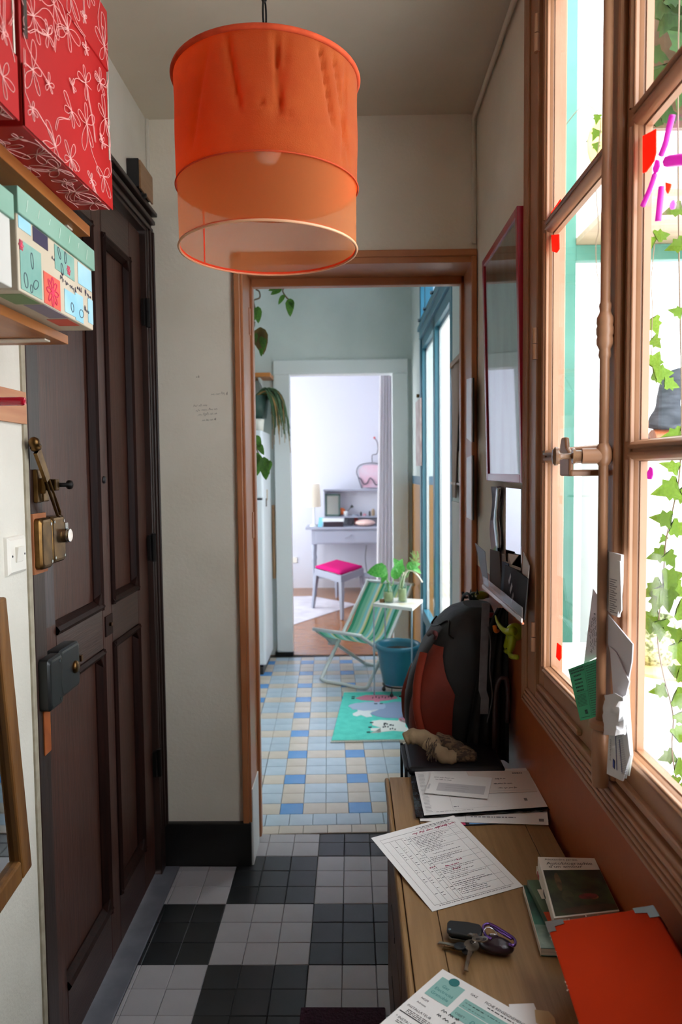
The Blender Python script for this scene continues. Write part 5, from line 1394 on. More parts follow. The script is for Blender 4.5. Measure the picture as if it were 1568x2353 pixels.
# ------------------------------------------------------------------ red framed picture and mirrors
pf = thing('framed_picture', 'tall red framed picture leaning off the wall beside the window', 'picture', (0.57, -0.645, 1.43))
y0, y1, zb_, zt_ = -0.876, -0.414, 1.430, 2.098
def pq(s, t, o=0):      # s along y (far to near), t from bottom to top
    x = 0.560 + (0.545 - 0.560) * t
    return Vector((x + o, y1 + (y0 - y1) * s, zb_ + (zt_ - zb_) * t))
redf = mat('red_lacquer_frame', '#9c1030', 0.3, coat=0.3); fwS, fwT = 0.045, 0.032
for s0, s1, t0, t1 in ((0, fwS, 0, 1), (1 - fwS, 1, 0, 1), (fwS, 1 - fwS, 1 - fwT, 1)):
    MB().prism([pq(s0, t0), pq(s1, t0), pq(s1, t1), pq(s0, t1)], (0.020, 0, 0)).build('frame_side', redf, pf, bevel=0.002)
MB().prism([pq(fwS, 0), pq(1 - fwS, 0), pq(1 - fwS, fwT), pq(fwS, fwT)], (0.020, 0, 0)).build('frame_side', redf, pf, bevel=0.002)
art = mat('faded_print', '#9aa79c', 0.5, '#7d7a70', ns=5, st=(1, 3, 0.7), lo=.4, hi=.65)
MB().prism([pq(fwS, fwT, .008), pq(1 - fwS, fwT, .008), pq(1 - fwS, 1 - fwT, .008), pq(fwS, 1 - fwT, .008)], (0.004, 0, 0)).build('print', art, pf, label='faded greenish print')
MB().prism([pq(fwS, fwT, .004), pq(1 - fwS, fwT, .004), pq(1 - fwS, 1 - fwT, .004), pq(fwS, 1 - fwT, .004)], (0.002, 0, 0)).build('glass', mix_transparent('picture_glass', '#f4f8f6', 1.85, 0.02, fresnel=True), pf)
MB().box(.580, -.66, 2.08, XR, -.63, 2.12).build('hanging_block', M['casing'], pf)
mir = mat('mirror_tile', '#d2d6da', 0.02, metal=1.0)
a, b = PX(1163, 1120, .584), PX(1197, 1310, .584)
MB().box(.584, a.y, b.z, XR - .0003, b.y, a.z).build('mirror_tile', mir, None, label='frameless mirror strip under the red picture', cat='mirror', bevel=0.001)
rows = []
for j in range(9):
    y = 1118 + 19 * j
    rows.append([PX(x + 3 * math.sin(j * .9 + i), y, .580 - .003 * math.sin(j * .8)) for i, x in enumerate((1130, 1140, 1150))])
MB().sheet(rows, (-1, 0, 0), .002).build('mirror_sliver', mat('wavy_mirror', '#aeb4b6', 0.12, metal=1.0), None, smooth=True, label='narrow wavy mirror beside the frameless mirror strip', cat='mirror')
a, b = PX(1199, 1255, .578), PX(1207, 1335, .578)
MB().box(.578, a.y, b.z, XR - .0003, b.y, a.z).build('mirror_offcut', mir, None, label='small mirror offcut close to the window frame', cat='mirror')
# white boards on the doorway jamb
for k, (ya, yb, lab) in enumerate(((865, 1015, 'upper white board fixed to the terracotta door jamb'), (1046, 1197, 'lower white board fixed to the terracotta door jamb'))):
    bd = thing('jamb_board', lab, 'board', (.565, -.09, PX(1075, yb, .5585).z))
    a, b, c, d = PX(1073, ya + 6, .5585), PX(1088, ya, .5585), PX(1088, yb, .5585), PX(1073, yb - 8, .5585)
    a.y = d.y = -0.05 + 0.015; b.y = c.y = -0.142
    MB().prism([a, b, c, d], (.004, 0, 0)).build('face', mat('white_board', '#e4e8ee', 0.35), bd, bevel=.0008)
    MB().prism([p + Vector((.0042, 0, 0)) for p in (a, b, c, d)], (.006, 0, 0)).build('backing', M['black'], bd)

# ------------------------------------------------------------------ magazine rack
rk = thing('magazine_rack', 'narrow wall rack full of magazines between door frame and window', 'magazine rack', (.56, -.68, 1.10))
a, b = PX(1110, 1346, .528), PX(1200, 1432, .528)
MB().box(.5265, b.y, a.z - .006, .5295, a.y, a.z + .004).build('front_lip', mat('clear_edge', '#b7a59c', 0.15), rk)
MB().box(.528, b.y, a.z - .010, .533, a.y, a.z - .006).box(.533, -.86, a.z - .010, .585, a.y, a.z - .006).build('base', M['dado'], rk)
MB().box(.584, -.86, a.z - .010, XR - .0005, a.y, a.z + .05).build('back', M['dado'], rk)
MB().box(.528, b.y, a.z + .004, .5295, a.y, a.z + .030).build('front', mix_transparent('smoky_acrylic', '#6b5a52', 0.35, 0.1), rk)
mags = [('pale blue folded leaflet at the far end of the magazine rack', [(1085, 1248), (1107, 1268), (1122, 1340), (1112, 1345)], .545, '#a9b4c6'),
        ('brown covered magazine in the rack beside the pale blue leaflet', [(1119, 1262), (1140, 1268), (1155, 1375), (1126, 1350)], .552, '#4a3628'),
        ('grey brochure standing in the middle of the magazine rack', [(1133, 1272), (1152, 1272), (1172, 1395), (1140, 1368)], .558, '#8d857d'),
        ('blue grey brochure in the rack', [(1146, 1290), (1160, 1295), (1172, 1390), (1150, 1375)], .549, '#3d4a58'),
        ('dark purple magazine with light lettering in the rack', [(1152, 1298), (1186, 1312), (1196, 1425), (1156, 1388)], .543, '#2a2026'),
        ('cream card sticking up from the magazine rack', [(1160, 1272), (1183, 1276), (1175, 1298), (1196, 1305), (1192, 1330), (1165, 1320)], .566, '#cfc4b6'),
        ('black magazine nearest the window in the rack', [(1178, 1310), (1203, 1330), (1205, 1425), (1190, 1420)], .539, '#1d1a1c'),
        ('white paper leaning in the rack against the mirror offcut', [(1193, 1268), (1206, 1300), (1206, 1345), (1198, 1335)], .548, '#c9c6c4')]
for lab, pix, x, cl in mags:
    pts = [PX(u, v, x) for u, v in pix]
    n_ = len(pts)
    pts = [Vector((p.x + (.010 if i < 2 else 0), p.y, p.z)) for i, p in enumerate(pts)]
    zmin = a.z - .005
    # carry the lower corners down onto the rack base
    low = sorted(range(n_), key=lambda i: pts[i].z)[:2]
    for i in low: pts[i].z = zmin
    m_ = MB().prism(pts, (.0025, 0, 0)).build('magazine', mat('mag_' + cl[1:], cl, 0.75, spec=0.2), None, label=lab, cat='magazine')
    if 'lettering' in lab:
        mb = MB(); o_ = pts[0] + (pts[2] - pts[0]) * .3
        for k in range(3): mb.obox(PX(1172 + 3 * k, 1330 + 22 * k, x - .0004), Vector((.0002, 0, 0)), Vector((0, .012, -.012)), Vector((0, .004, .004)))
        mb.build('cover_print', mat('mag_print', '#8a7f80', 0.5), m_)

# ------------------------------------------------------------------ hooks
def hook_base(name, label, loc): return thing(name, label, 'hook', loc)
lime = mat('lime_plastic', '#a8b818', 0.35, '#98a812', ns=6)
b0 = PX(1183, 1455, .560)
hk = hook_base('animal_hook', 'lime green plastic wall hook shaped like the back of an animal', (XR, b0.y, b0.z))
tail = spline([PX(1180, 1450, .552), PX(1168, 1452, .545), PX(1155, 1445, .535), PX(1144, 1430, .530), PX(1139, 1415, .530)], 5)
mb = MB().tube(tail, [.0125 - .0105 * (i / (len(tail) - 1)) ** .8 for i in range(len(tail))], 12)
mb.ell(PX(1184, 1452, .568), .024, .020, .024, 18, 12)
leg1 = spline([PX(1178, 1462, .560), PX(1176, 1482, .556), PX(1172, 1498, .554), PX(1176, 1508, .553), PX(1188, 1510, .552)], 4)
mb.tube(leg1, [.013 - .0065 * min(1, i / 10) for i in range(len(leg1))], 12)
leg2 = spline([PX(1172, 1462, .576), PX(1166, 1480, .574), PX(1160, 1492, .572), PX(1166, 1498, .572)], 4)
mb.tube(leg2, [.011 - .005 * min(1, i / 10) for i in range(len(leg2))], 12)
mb.build('hook_body', lime, hk, smooth=True)
MB().lathe([(0, 0), (.020, 0), (.020, .006), (0, .006)], (XR - .0003, b0.y, b0.z + .004), 18, (-1, 0, 0)).build('wall_plate', lime, hk)
# orange hook
c = PX(1150, 1447, .560)
MB().tube(spline([Vector((XR, c.y, c.z)), c, PX(1140, 1450, .540), PX(1137, 1438, .535)], 4), .006, 10).build('coat_hook', mat('orange_plastic', '#d9761a', 0.3), None, smooth=True, label='orange plastic hook behind the lime green one', cat='hook')
c = PX(1135, 1412, .560)
MB().tube([Vector((XR, c.y, c.z)), PX(1114, 1414, .520)], .0075, 10).build('coat_hook', mat('crimson_plastic', '#8e1226', 0.3), None, auto=50, label='crimson peg hook above the grey strap', cat='hook')
c = PX(1106, 1368, .570)
fg = hook_base('figure_hook', 'dark green toy figure hook with an olive head above the backpack', (XR, c.y, c.z))
MB().ell(PX(1106, 1368, .562), .022, .014, .014, 14, 10).tube([PX(1106, 1368, .562), Vector((XR, c.y, c.z))], .010, 8).build('olive_head', mat('olive_plastic', '#7d8a1c', 0.4), fg, smooth=True)
mb = MB().ell(PX(1090, 1372, .545), .020, .014, .018, 14, 10).ell(PX(1096, 1400, .545), .014, .013, .022, 14, 10)
for x in (1083, 1098): mb.tube([PX(x, 1366, .545), PX(x - 1, 1354, .545)], [.006, .001], 8)
mb.tube([PX(1102, 1400, .550), Vector((XR, c.y, c.z - .03))], .008, 8)
mb.build('green_body', mat('bottle_green', '#12331f', 0.35), fg, smooth=True)
mb = MB()
for x in (1085, 1094): mb.ell(PX(x, 1370, .527), .0030, .0030, .0030, 8, 6)
mb.build('eyes', M['white_plastic'], fg, smooth=True)
c = PX(1080, 1372, .575)
MB().tube(spline([Vector((XR, c.y, c.z)), PX(1078, 1372, .55), PX(1068, 1372, .52), PX(1064, 1362, .51)], 4), .005, 8).build('coat_hook', M['blackmetal'], None, smooth=True, label='black iron hook carrying the backpack loop', cat='hook')

# ------------------------------------------------------------------ backpack
bp = thing('backpack', 'black and rust red rucksack hanging on the wall hook', 'backpack', (.46, -.47, .625))
sec = [(.625, .40, .55, .10), (.645, .335, .572, .135), (.69, .305, .575, .15), (.77, .306, .577, .155), (.85, .325, .577, .155), (.93, .358, .575, .15), (.99, .395, .572, .135), (1.035, .435, .566, .105), (1.055, .48, .56, .06)]
def bsurf(t, z, off=0.0):
    for k in range(len(sec) - 1):
        if z <= sec[k + 1][0] or k == len(sec) - 2:
            f_ = min(1, max(0, (z - sec[k][0]) / (sec[k + 1][0] - sec[k][0]))); f_ = f_
            x0 = sec[k][1] + (sec[k + 1][1] - sec[k][1]) * f_; x1 = sec[k][2] + (sec[k + 1][2] - sec[k][2]) * f_; hy = sec[k][3] + (sec[k + 1][3] - sec[k][3]) * f_
            break
    ca, sa = math.cos(t), math.sin(t); e = 0.62
    cx = (x0 + x1) / 2
    return Vector((cx + ((x1 - x0) / 2 + off) * math.copysign(abs(ca) ** e, ca), -.47 + (hy + off) * math.copysign(abs(sa) ** e, sa), z))
nyl = mat('black_nylon', '#121214', 0.6, '#1a1a1d', ns=8, bump=0.6, bs=25)
rust = mat('rust_nylon', '#7d2410', 0.6, '#6a1d0c', ns=8, bump=0.5, bs=25)
greyn = mat('charcoal_nylon', '#2a2a2c', 0.6, '#323234', ns=8, bump=0.4, bs=30)
zs = [.625 + (1.055 - .625) * i / 26 for i in range(27)]
mb = MB(); rows = [[bsurf(2 * math.pi * j / 48, z) for j in range(48)] for z in zs]
mb.grid(rows, close=True); mb.add(rows[0], [tuple(range(47, -1, -1))]); mb.add(rows[-1], [tuple(range(48))])
mb.build('pack_body', nyl, bp, smooth=True)
def patchp(name, ts, z0, z1, off, m, n=14, lab=None):
    """panel stitched on the pack: ts gives the angle range as a function of height 0..1"""
    rows = []
    for i in range(n + 1):
        f_ = i / n; z = z0 + (z1 - z0) * f_; ta, tb_ = ts(f_)
        rows.append([bsurf(ta + (tb_ - ta) * k / 10, z, off + 0.010 * math.sin(math.pi * k / 10) * math.sin(math.pi * f_)) for k in range(11)])
    return MB().grid(rows).build(name, m, bp, smooth=True, label=lab)
D_ = math.radians
patchp('front_pocket', lambda f: (D_(196 + 14 * f), D_(268 - 30 * max(0, f - .6) / .4)), .645, .955, .006, rust, lab='rust red front pocket')
patchp('side_panel', lambda f: (D_(176), D_(198 + 10 * f)), .65, 1.0, .004, greyn, lab='charcoal side panel')
patchp('piping', lambda f: (D_(168), D_(175)), .64, .86, .005, rust)
st_ = [bsurf(D_(205 + 44 * f), .93 - .30 * f, .018) for f in [i / 10 for i in range(11)]]
MB().tube(st_, .014, 8, flat=.35).build('compression_strap', mat('orange_webbing', '#8e2c14', 0.7), bp, smooth=True, label='orange webbing strap')
MB().tube(spline([PX(1060, 1392, .50), PX(1066, 1370, .505), PX(1074, 1364, .51), PX(1082, 1372, .515), PX(1084, 1395, .52)], 5), .005, 8).build('hang_loop', nyl, bp, smooth=True)
MB().tube(spline([PX(944, 1575, .33), PX(938, 1590, .32), PX(930, 1596, .31), PX(918, 1600, .30)], 5), .0025, 6).ell(PX(932, 1594, .312), .006, .004, .006, 8, 6).build('drawcord', nyl, bp, smooth=True)
MB().tube(spline([bsurf(D_(150 + 100 * i / 8), 1.00 - .02 * math.sin(i), .003) for i in range(9)], 3), .003, 6).build('zip', M['blackmetal'], bp, smooth=True)
MB().tube(spline([PX(985, 1458, .36), PX(993, 1452, .355), PX(1002, 1456, .36), PX(1000, 1466, .365)], 4), .006, 8).build('buckle_tab', mat('maroon_webbing', '#4a1616', 0.7), bp, smooth=True)

# grey strap and black coat hanging beside it
rows = []
for i in range(15):
    f_ = i / 14; y_ = 1385 + 255 * f_
    xc = 1117 - 10 * f_ + (6 if f_ > .8 else 0)
    rows.append([PY(xc - 9, y_, -.668 + .006 * math.sin(f_ * 5)), PY(xc + 9, y_, -.665 + .006 * math.sin(f_ * 5))])
MB().sheet(rows, (0, -1, 0), .003).build('webbing_strap', mat('grey_webbing', '#6f6c70', 0.7, '#625f63', ns=40), None, auto=60, label='pale grey webbing strap hanging beside the backpack', cat='strap')
rows = []
for i in range(17):
    f_ = i / 16; z = 1.075 - .44 * f_
    xw = .030 + .095 * f_ ** .7
    rows.append([Vector((.578 - xw * k / 14, -.648 - .012 * math.sin(k * 1.7 + f_ * 2) * (.3 + f_) , z)) for k in range(15)])
MB().sheet(rows, (0, 1, 0), .006).build('hanging_coat', mat('black_wool', '#0d0d10', 0.9, '#17171b', ns=20), None, smooth=True, label='black coat hanging between backpack and window', cat='coat')
MB().tube(spline([PY(1122, 1440, -.672), PY(1128, 1480, -.674), PY(1126, 1540, -.676), PY(1132, 1600, -.676), PY(1120, 1660, -.676)], 6), .0020, 6).build('shoulder_cord', mat('grey_cord', '#4f4f53', 0.6), None, smooth=True, label='thin dark cord dangling over the black coat', cat='cord')
MB().tube(spline([PY(1137, 1735, -.69), PY(1138, 1640, -.69), PY(1141, 1590, -.69), PY(1147, 1565, -.69), PY(1156, 1557, -.69), PY(1165, 1565, -.69), PY(1168, 1600, -.69), PY(1167, 1660, -.69)], 5), .0070, 10).build('umbrella_handle', mat('plum_leather', '#2a1416', 0.4), None, smooth=True, label='plum brown curved umbrella crook standing behind the chest', cat='umbrella')

# ------------------------------------------------------------------ black crate with scarf
ZK = .690
tk = thing('storage_crate', 'black lidded crate between the chest and the kitchen doorway', 'crate', (.41, -.73, 0))
tx0 = PY(930, 1740, -.815).x
MB().box(tx0 + .014, -.818, .02, .53, -.640, ZK - .022).build('crate_body', mat('black_fibre', '#0e0e12', 0.5), tk, bevel=.010)
MB().box(tx0 + .010, -.820, ZK - .022, .535, -.638, ZK).build('crate_lid', mat('black_fibre_lid', '#121218', 0.45), tk, bevel=.008)
for y in (-.812, -.646):
    MB().box(tx0, y - .004, 0, tx0 + .008, y + .004, ZK).build('edge_rail', M['black'], tk, bevel=.002)
MB().box(tx0, -.816, ZK - .012, tx0 + .012, -.642, ZK - .004).build('edge_rail', M['black'], tk, bevel=.002)
for y in (-.80, -.67): MB().box(.49, y, 0, .52, y + .02, .02).build('foot', M['black'], tk)
sc = thing('scarf', 'crumpled beige and brown striped scarf lying on the black crate', 'scarf', (.38, -.73, ZK))
beige = mat('beige_wool', '#9c8668', 0.95, '#877157', ns=14, bump=0.6, bs=60)
stripe = mat('striped_wool', '#6b5540', 0.95, '#3f3026', ns=60, st=(1, 3, 1), bump=0.6, bs=60, lo=.45, hi=.55)
def lump(name, pix, rr, m, fl=.8):
    P = spline([PY(x, y, yy) for x, y, yy in pix], 5)
    P = [Vector((p.x, p.y, max(p.z, ZK + rr * .55))) for p in P]
    k = len(P)
    rs = [rr * (0.40 + 0.60 * math.sin(math.pi * min(1, max(0.02, (i + 1) / (k + 1)))) ** .5) * (1 + .10 * math.sin(i * 1.7)) for i in range(k)]
    return MB().tube(P, rs, 14, flat=fl).build(name, m, sc, smooth=True)
lump('beige_fold', [(930, 1699, -.74), (950, 1692, -.74), (985, 1700, -.75), (1010, 1718, -.76)], .026, beige)
lump('beige_fold', [(975, 1705, -.76), (1000, 1722, -.77), (1030, 1742, -.78), (1050, 1752, -.785)], .024, beige)
lump('striped_fold', [(1000, 1694, -.72), (1030, 1708, -.73), (1060, 1728, -.75), (1085, 1745, -.77)], .026, stripe)
lump('striped_fold', [(1020, 1735, -.77), (1050, 1742, -.77), (1080, 1742, -.77), (1095, 1748, -.77)], .020, stripe)
lump('striped_fold', [(990, 1698, -.75), (1010, 1722, -.77), (1040, 1748, -.79)], .014, stripe)
mb = MB()
q = random.Random(2)
for k in range(16):
    x, y = q.uniform(985, 1005), q.uniform(1695, 1725)
    mb.tube(spline([PY(x, y, -.785), PY(x - q.uniform(2, 10), y + 12, -.795), PY(x - q.uniform(0, 14), y + 26, -.80)], 3), .0016, 5)
mb.build('fringe', stripe, sc, kind='stuff', smooth=True)

# ------------------------------------------------------------------ kitchen: fridge, shelf, plants
fg = thing('refrigerator', 'tall white fridge freezer standing against the kitchen wall', 'fridge', (-.77, 2.68, 0))
frw = mat('fridge_white', '#e2e8ee', 0.35)
fy0, fy1, fx0_, fx1_ = 2.47, 2.93, -1.06, -.490
MB().box(fx0_, fy0, .06, fx1_, fy1, 1.755).build('cabinet', frw, fg, bevel=.008)
MB().box(fx0_, fy0 - .055, .075, fx1_, fy0 - .004, 1.262).build('door', frw, fg, bevel=.012)
MB().box(fx0_, fy0 - .055, 1.275, fx1_, fy0 - .004, 1.755).build('freezer_door', frw, fg, bevel=.012)
MB().box(fx0_ + .01, fy0 - .030, 1.262, fx1_ - .01, fy0, 1.275).build('door_gap', M['black'], fg)
MB().box(fx0_ + .02, fy0 - .03, .0, fx1_ - .02, fy1 - .05, .06).build('kick_plate', M['black'], fg)
for k, (x, y, w_, h_, cl) in enumerate(((623, 1080, .02, .05, '#d97550'), (622, 1135, .015, .08, '#c9b9a0'), (624, 1150, .014, .06, '#4b4238'))):
    p = PX(x, y, fx1_)
    MB().box(fx1_ + .0003, 2.70 - .06 * k, p.z - h_ / 2, fx1_ + .0015, 2.76 - .06 * k, p.z + h_ / 2).build('fridge_note', mat('note_' + cl[1:], cl, 0.7), None, label=('small orange note stuck on the fridge side', 'beige note stuck on the fridge side', 'dark magnet stuck on the fridge side')[k], cat='note')
MB().box(-.488, 2.945, .62, -.466, 2.975, 1.20).build('tray_edge', wood('tray_brown', '#8a6a4a', '#a58460', 'z'), None, label='brown tray slid upright between fridge and bedroom door casing', cat='tray')
sh = thing('wall_shelf', 'orange wooden kitchen shelf above the fridge', 'shelf', (-.75, 2.86, 2.15))
zs_ = PY(608, 866, 2.76).z
MB().box(-1.1, 2.74, zs_, PY(621, 860, 2.74).x, 2.984, zs_ + .03).build('board', wood('orange_board', '#b06a2e', '#c07c3c', 'x'), sh, bevel=.002)
for x in (-1.0, -.56): MB().prism([(x, 2.984, zs_), (x, 2.984, zs_ - .10), (x, 2.80, zs_)], (.015, 0, 0)).build('bracket', M['white_paint'], sh)
wp = MB().lathe([(0, 0), (.035, 0), (.045, .09), (.040, .09), (.032, .01), (0, .01)], (PY(594, 980, 2.60).x, 2.60, 1.756), 20).build('flower_pot', M['white_plastic'], None, smooth=True, label='small white pot standing on the fridge', cat='pot')
fern = thing('hanging_plant', 'trailing grey green plant in a dark pot hanging over the fridge', 'plant', (PY(594, 965, 2.86).x, 2.86, 1.80))
pc = PY(592, 962, 2.86)
MB().lathe([(0, 0), (.07, 0), (.095, .17), (.088, .17), (.065, .01), (0, .01)], pc, 20).build('pot', mat('dark_green_glaze', '#3e5a52', 0.4), fern, smooth=True)
for dx in (-.08, .08): MB().tube([pc + Vector((dx, 0, .165)), Vector((pc.x, pc.y, zs_))], .002, 5).build('hanger', M['blackmetal'], fern)
gA = mat('grey_green_strand', '#3d5a3e', 0.7, '#5b7a55', ns=12); gB = mat('dry_strand', '#b08a55', 0.8)
q = random.Random(6)
for k in range(56):
    a = q.uniform(-1.9, 1.3); r0 = .085
    s_ = pc + Vector((math.cos(a) * r0 * .6, -abs(math.sin(a)) * r0 * .5, .165))
    out = Vector((max(0, -.468 - s_.x) + q.uniform(.0, .11), -abs(math.sin(a)) * .09, q.uniform(.0, .05)))
    dr = q.uniform(.18, .36)
    dry = k % 5 == 0
    P = spline([s_, s_ + out * .6 + Vector((0, 0, .03)), s_ + out + Vector((0, 0, -.08)), s_ + out * 1.15 + Vector((q.uniform(-.02, .02), 0, -dr * (1.25 if dry else 1)))], 4)
    MB().tube(P, [.006 - .004 * i / len(P) for i in range(len(P))], 5).build('strand', gB if dry else gA, fern, smooth=True)
# leafy climber inside the kitchen doorway
LEAF = [(0.02, 0), (0.14, 0.12), (0.20, 0.32), (0.17, 0.6), (0.09, 0.85), (0.0, 1.0)]
lg2 = mat('climber_leaf', '#3c6a2a', 0.4, '#54822f', ns=10, trans=0.35, rv=0.2)
lb2 = mat('climber_leaf_brown', '#5a4a22', 0.5, trans=0.3)
lm, lmb = leaf_mesh('climber_leaf', LEAF, lg2, .3, .25), leaf_mesh('climber_leaf', LEAF, lb2, .3, .25)
YV = .75
cl = thing('climbing_plant', 'leafy climber trailing from a pot inside the kitchen doorway', 'plant', (-.55, YV, 2.30))
MB().lathe([(0, 0), (.07, 0), (.09, .15), (.08, .15), (.06, .01), (0, .01)], (-.60, YV, 2.45), 18).build('pot', mat('terracotta_pot', '#a5623f', 0.8), cl, smooth=True)
MB().box(-.85, YV - .1, 2.425, -.45, YV + .1, 2.449).build('pot_shelf', M['pine'], cl)
MB().box(-.86, .141, 2.38, -.84, YV + .1, 2.449).build('shelf_arm', M['pine'], cl)
MB().box(-.46, .141, 2.38, -.44, YV + .1, 2.425).build('shelf_arm', M['pine'], cl)
stems = [[(-.58, 2.62), (-.45, 2.72), (-.36, 2.60)], [(-.56, 2.60), (-.42, 2.40), (-.40, 2.1), (-.39, 1.8), (-.37, 1.55), (-.36, 1.40)]]
pix1 = [(640, 640), (650, 670), (660, 685), (668, 690)]
MB().tube(spline([(-.58, YV, 2.60), (-.44, YV, 2.62)] + [PY(x, y, YV) for x, y in pix1], 4), .004, 6).build('stem', stemm, cl, smooth=True)
pix2 = [(575, 700), (583, 690), (597, 684), (596, 670), (588, 665)]
MB().tube(spline([(-.58, YV, 2.60)] + [PY(x, y, YV) for x, y in pix2], 4), .004, 6).build('stem', stemm, cl, smooth=True)
pix3 = [(572, 720), (585, 742), (582, 760), (594, 760)]
MB().tube(spline([(-.58, YV, 2.60)] + [PY(x, y, YV) for x, y in pix3] , 4), .0035, 6).build('stem', stemm, cl, smooth=True)
pix4 = [(575, 780), (578, 900), (585, 990), (590, 1030), (600, 1050), (612, 1060)]
MB().tube(spline([(-.56, YV, 2.60)] + [PY(x, y, YV) for x, y in pix4], 4), .0035, 6).build('stem', stemm, cl, smooth=True)
def lf_(x, y, x2, y2, m=lm, wd=1.0):
    a, b = PY(x, y, YV - .01), PY(x2, y2, YV - .02 + rnd.uniform(-.03, .03))
    L_ = (b - a).length
    put(m, 'leaf', cl, a, b - a, (rnd.uniform(-.3, .3), -1, rnd.uniform(0, .5)), (L_ * 1.25 * wd, L_, L_))
for a in ((648, 660, 618, 664), (648, 662, 622, 675), (655, 678, 637, 698), (667, 686, 666, 722), (669, 690, 673, 705), (645, 655, 625, 655), (593, 704, 593, 742), (592, 706, 585, 732), (590, 765, 583, 790), (603, 772, 607, 800), (600, 800, 601, 816),
          (590, 1000, 597, 1030), (595, 1020, 604, 1042), (592, 1040, 589, 1095), (594, 1045, 588, 1070), (607, 1050, 611, 1102), (612, 1072, 619, 1090), (621, 1058, 614, 1085)):
    lf_(*a)
lf_(598, 752, 600, 812, lmb, 1.3); lf_(603, 755, 606, 800, lmb, 1.0)

# ------------------------------------------------------------------ deck chair
dc = thing('deck_chair', 'folding deck chair with green striped sling and pale metal frame', 'chair', (.25, 2.5, 0))
alu = mat('pale_metal_tube', '#ccd4d4', 0.35, metal=0.15)
rT = .0125
A_, B_ = PZ(737, 1562, rT), PZ(862, 1586, rT)
C_, D2 = PZ(838, 1524, rT), PZ(893, 1536, rT)
wv = (B_ - A_) * .86
B_ = A_ + wv
D2 = C_ + wv
F0, F1 = PZ(724, 1446, .33), None
F1 = F0 + wv * 1.0
ft = F0 + (A_ - F0) * 0
T0 = PY(846, 1334, 2.74); T1 = T0 + wv * 1.0
hub0 = C_ + (F0 - C_) * .66; hub1 = hub0 + wv
def smooth_u(p, q, r, s): return spline([p, p + (q - p) * .5, p + (q - p) * .92, q + (r - q) * .06, q + (r - q) * .5, r + (q - r) * .06, s + (r - s) * .92, s + (r - s) * .5, s], 6)
MB().tube(smooth_u(T0, A_, B_, T1), rT, 10).build('frame_loop', alu, dc, smooth=True)
MB().tube(smooth_u(F0, C_, D2, F1), rT, 10).build('frame_loop', alu, dc, smooth=True)
MB().tube([T0 - wv * .04, T1 + wv * .04], rT, 10).build('top_bar', alu, dc, smooth=True)
MB().tube([F0 - wv * .04, F1 + wv * .04], rT, 10).build('front_bar', alu, dc, smooth=True)
cols_ = ['#3aa680', '#7fd0b0', '#a5e0c4', '#98e4e6', '#f6f8e4', '#d4e690', '#3aa680', '#8cd8b8', '#98e4e6', '#f6f8e4', '#7fd0b0', '#36a084', '#a5e0c4', '#d4e690', '#f6f8e4', '#98e4e6', '#3aa680', '#7fd0b0']
wid = [1.2, 1.5, .9, 1.0, .7, .5, .8, 1.3, .9, .7, 1.2, .7, 1, .5, .7, .9, .8, 1.1]
path = spline([F0, F0 + (hub0 - F0) * .45 + Vector((0, 0, -.01)), hub0 + Vector((0.02, 0.02, .02)), hub0 + (T0 - hub0) * .22 + Vector((.045, .05, -.03)), hub0 + (T0 - hub0) * .6 + Vector((.02, .03, -.02)), T0], 6)
tot = sum(wid); acc = 0
for k, (c, w_) in enumerate(zip(cols_, wid)):
    s0, s1 = .03 + .94 * acc / tot, .03 + .94 * (acc + w_) / tot; acc += w_
    rows = [[p + wv * s0, p + wv * s1] for p in path]
    MB().grid(rows).build('sling_stripe', mat('canvas_' + c[1:] + str(k), c, 0.85, trans=0.3), dc, smooth=True)
for h in (hub0, hub1):
    MB().obox(h, Vector((.03, .0, 0)), Vector((0, .012, 0)), Vector((0, 0, .025))).build('hinge_plate', alu, dc, bevel=.004)
mb = MB(); mb.tube([F0 + (hub0 - F0) * .4, hub0 + Vector((.02, 0, -.06)), hub0 + (T0 - hub0) * .2], .003, 6)
mb.build('tension_wire', M['steel'], dc, smooth=True)

# ------------------------------------------------------------------ side table, vases, planter
zt2 = PY(857, 1386, 1.93).z
cs = [PZ(857, 1386, zt2), PZ(948, 1397, zt2), PZ(972, 1377, zt2), PZ(884, 1372, zt2)]
m_ = sum(cs, Vector()) / 4
stb = thing('side_table', 'small square metal side table with a pale tiled top', 'table', (m_.x, m_.y, 0))
MB().prism([p - Vector((0, 0, .022)) for p in cs], (0, 0, .022)).build('table_top', mat('pale_tabletop', '#d4d6d2', 0.3, '#c4b896', ns=9, lo=.5, hi=.7), stb, bevel=.003)
for p in cs:
    b = p + (m_ - p) * .04
    MB().tube([Vector((b.x, b.y, 0)), Vector((b.x, b.y, zt2 - .02))], .006, 6).build('leg', mat('galvanised', '#a4b4c0', 0.35, metal=0.5), stb)
pc = Vector((m_.x, m_.y + .01, 0))
pl_ = thing('planter', 'large teal glazed planter standing under the side table', 'planter', pc)
R0 = .150
MB().lathe([(0, .075), (.095, .075), (.103, .085), (R0 - .012, .300), (R0, .308), (R0, .330), (R0 - .006, .336), (R0 - .020, .332), (R0 - .024, .31), (.09, .10), (0, .10)], pc, 36).build('pot', mat('teal_glaze', '#2f6f86', 0.3, '#3b7f94', ns=6), pl_, smooth=True)
MB().lathe([(0, .285), (R0 - .028, .285)], pc, 24).build('soil', mat('soil', '#3b2f28', 0.95, '#2a211c', ns=30, bump=1, bs=40), pl_)
MB().tube([pc + Vector((.10 * math.cos(t), .10 * math.sin(t), .066)) for t in [i * .2618 for i in range(24)]], .006, 6, closed=True).build('stand_ring', M['blackmetal'], pl_, smooth=True)
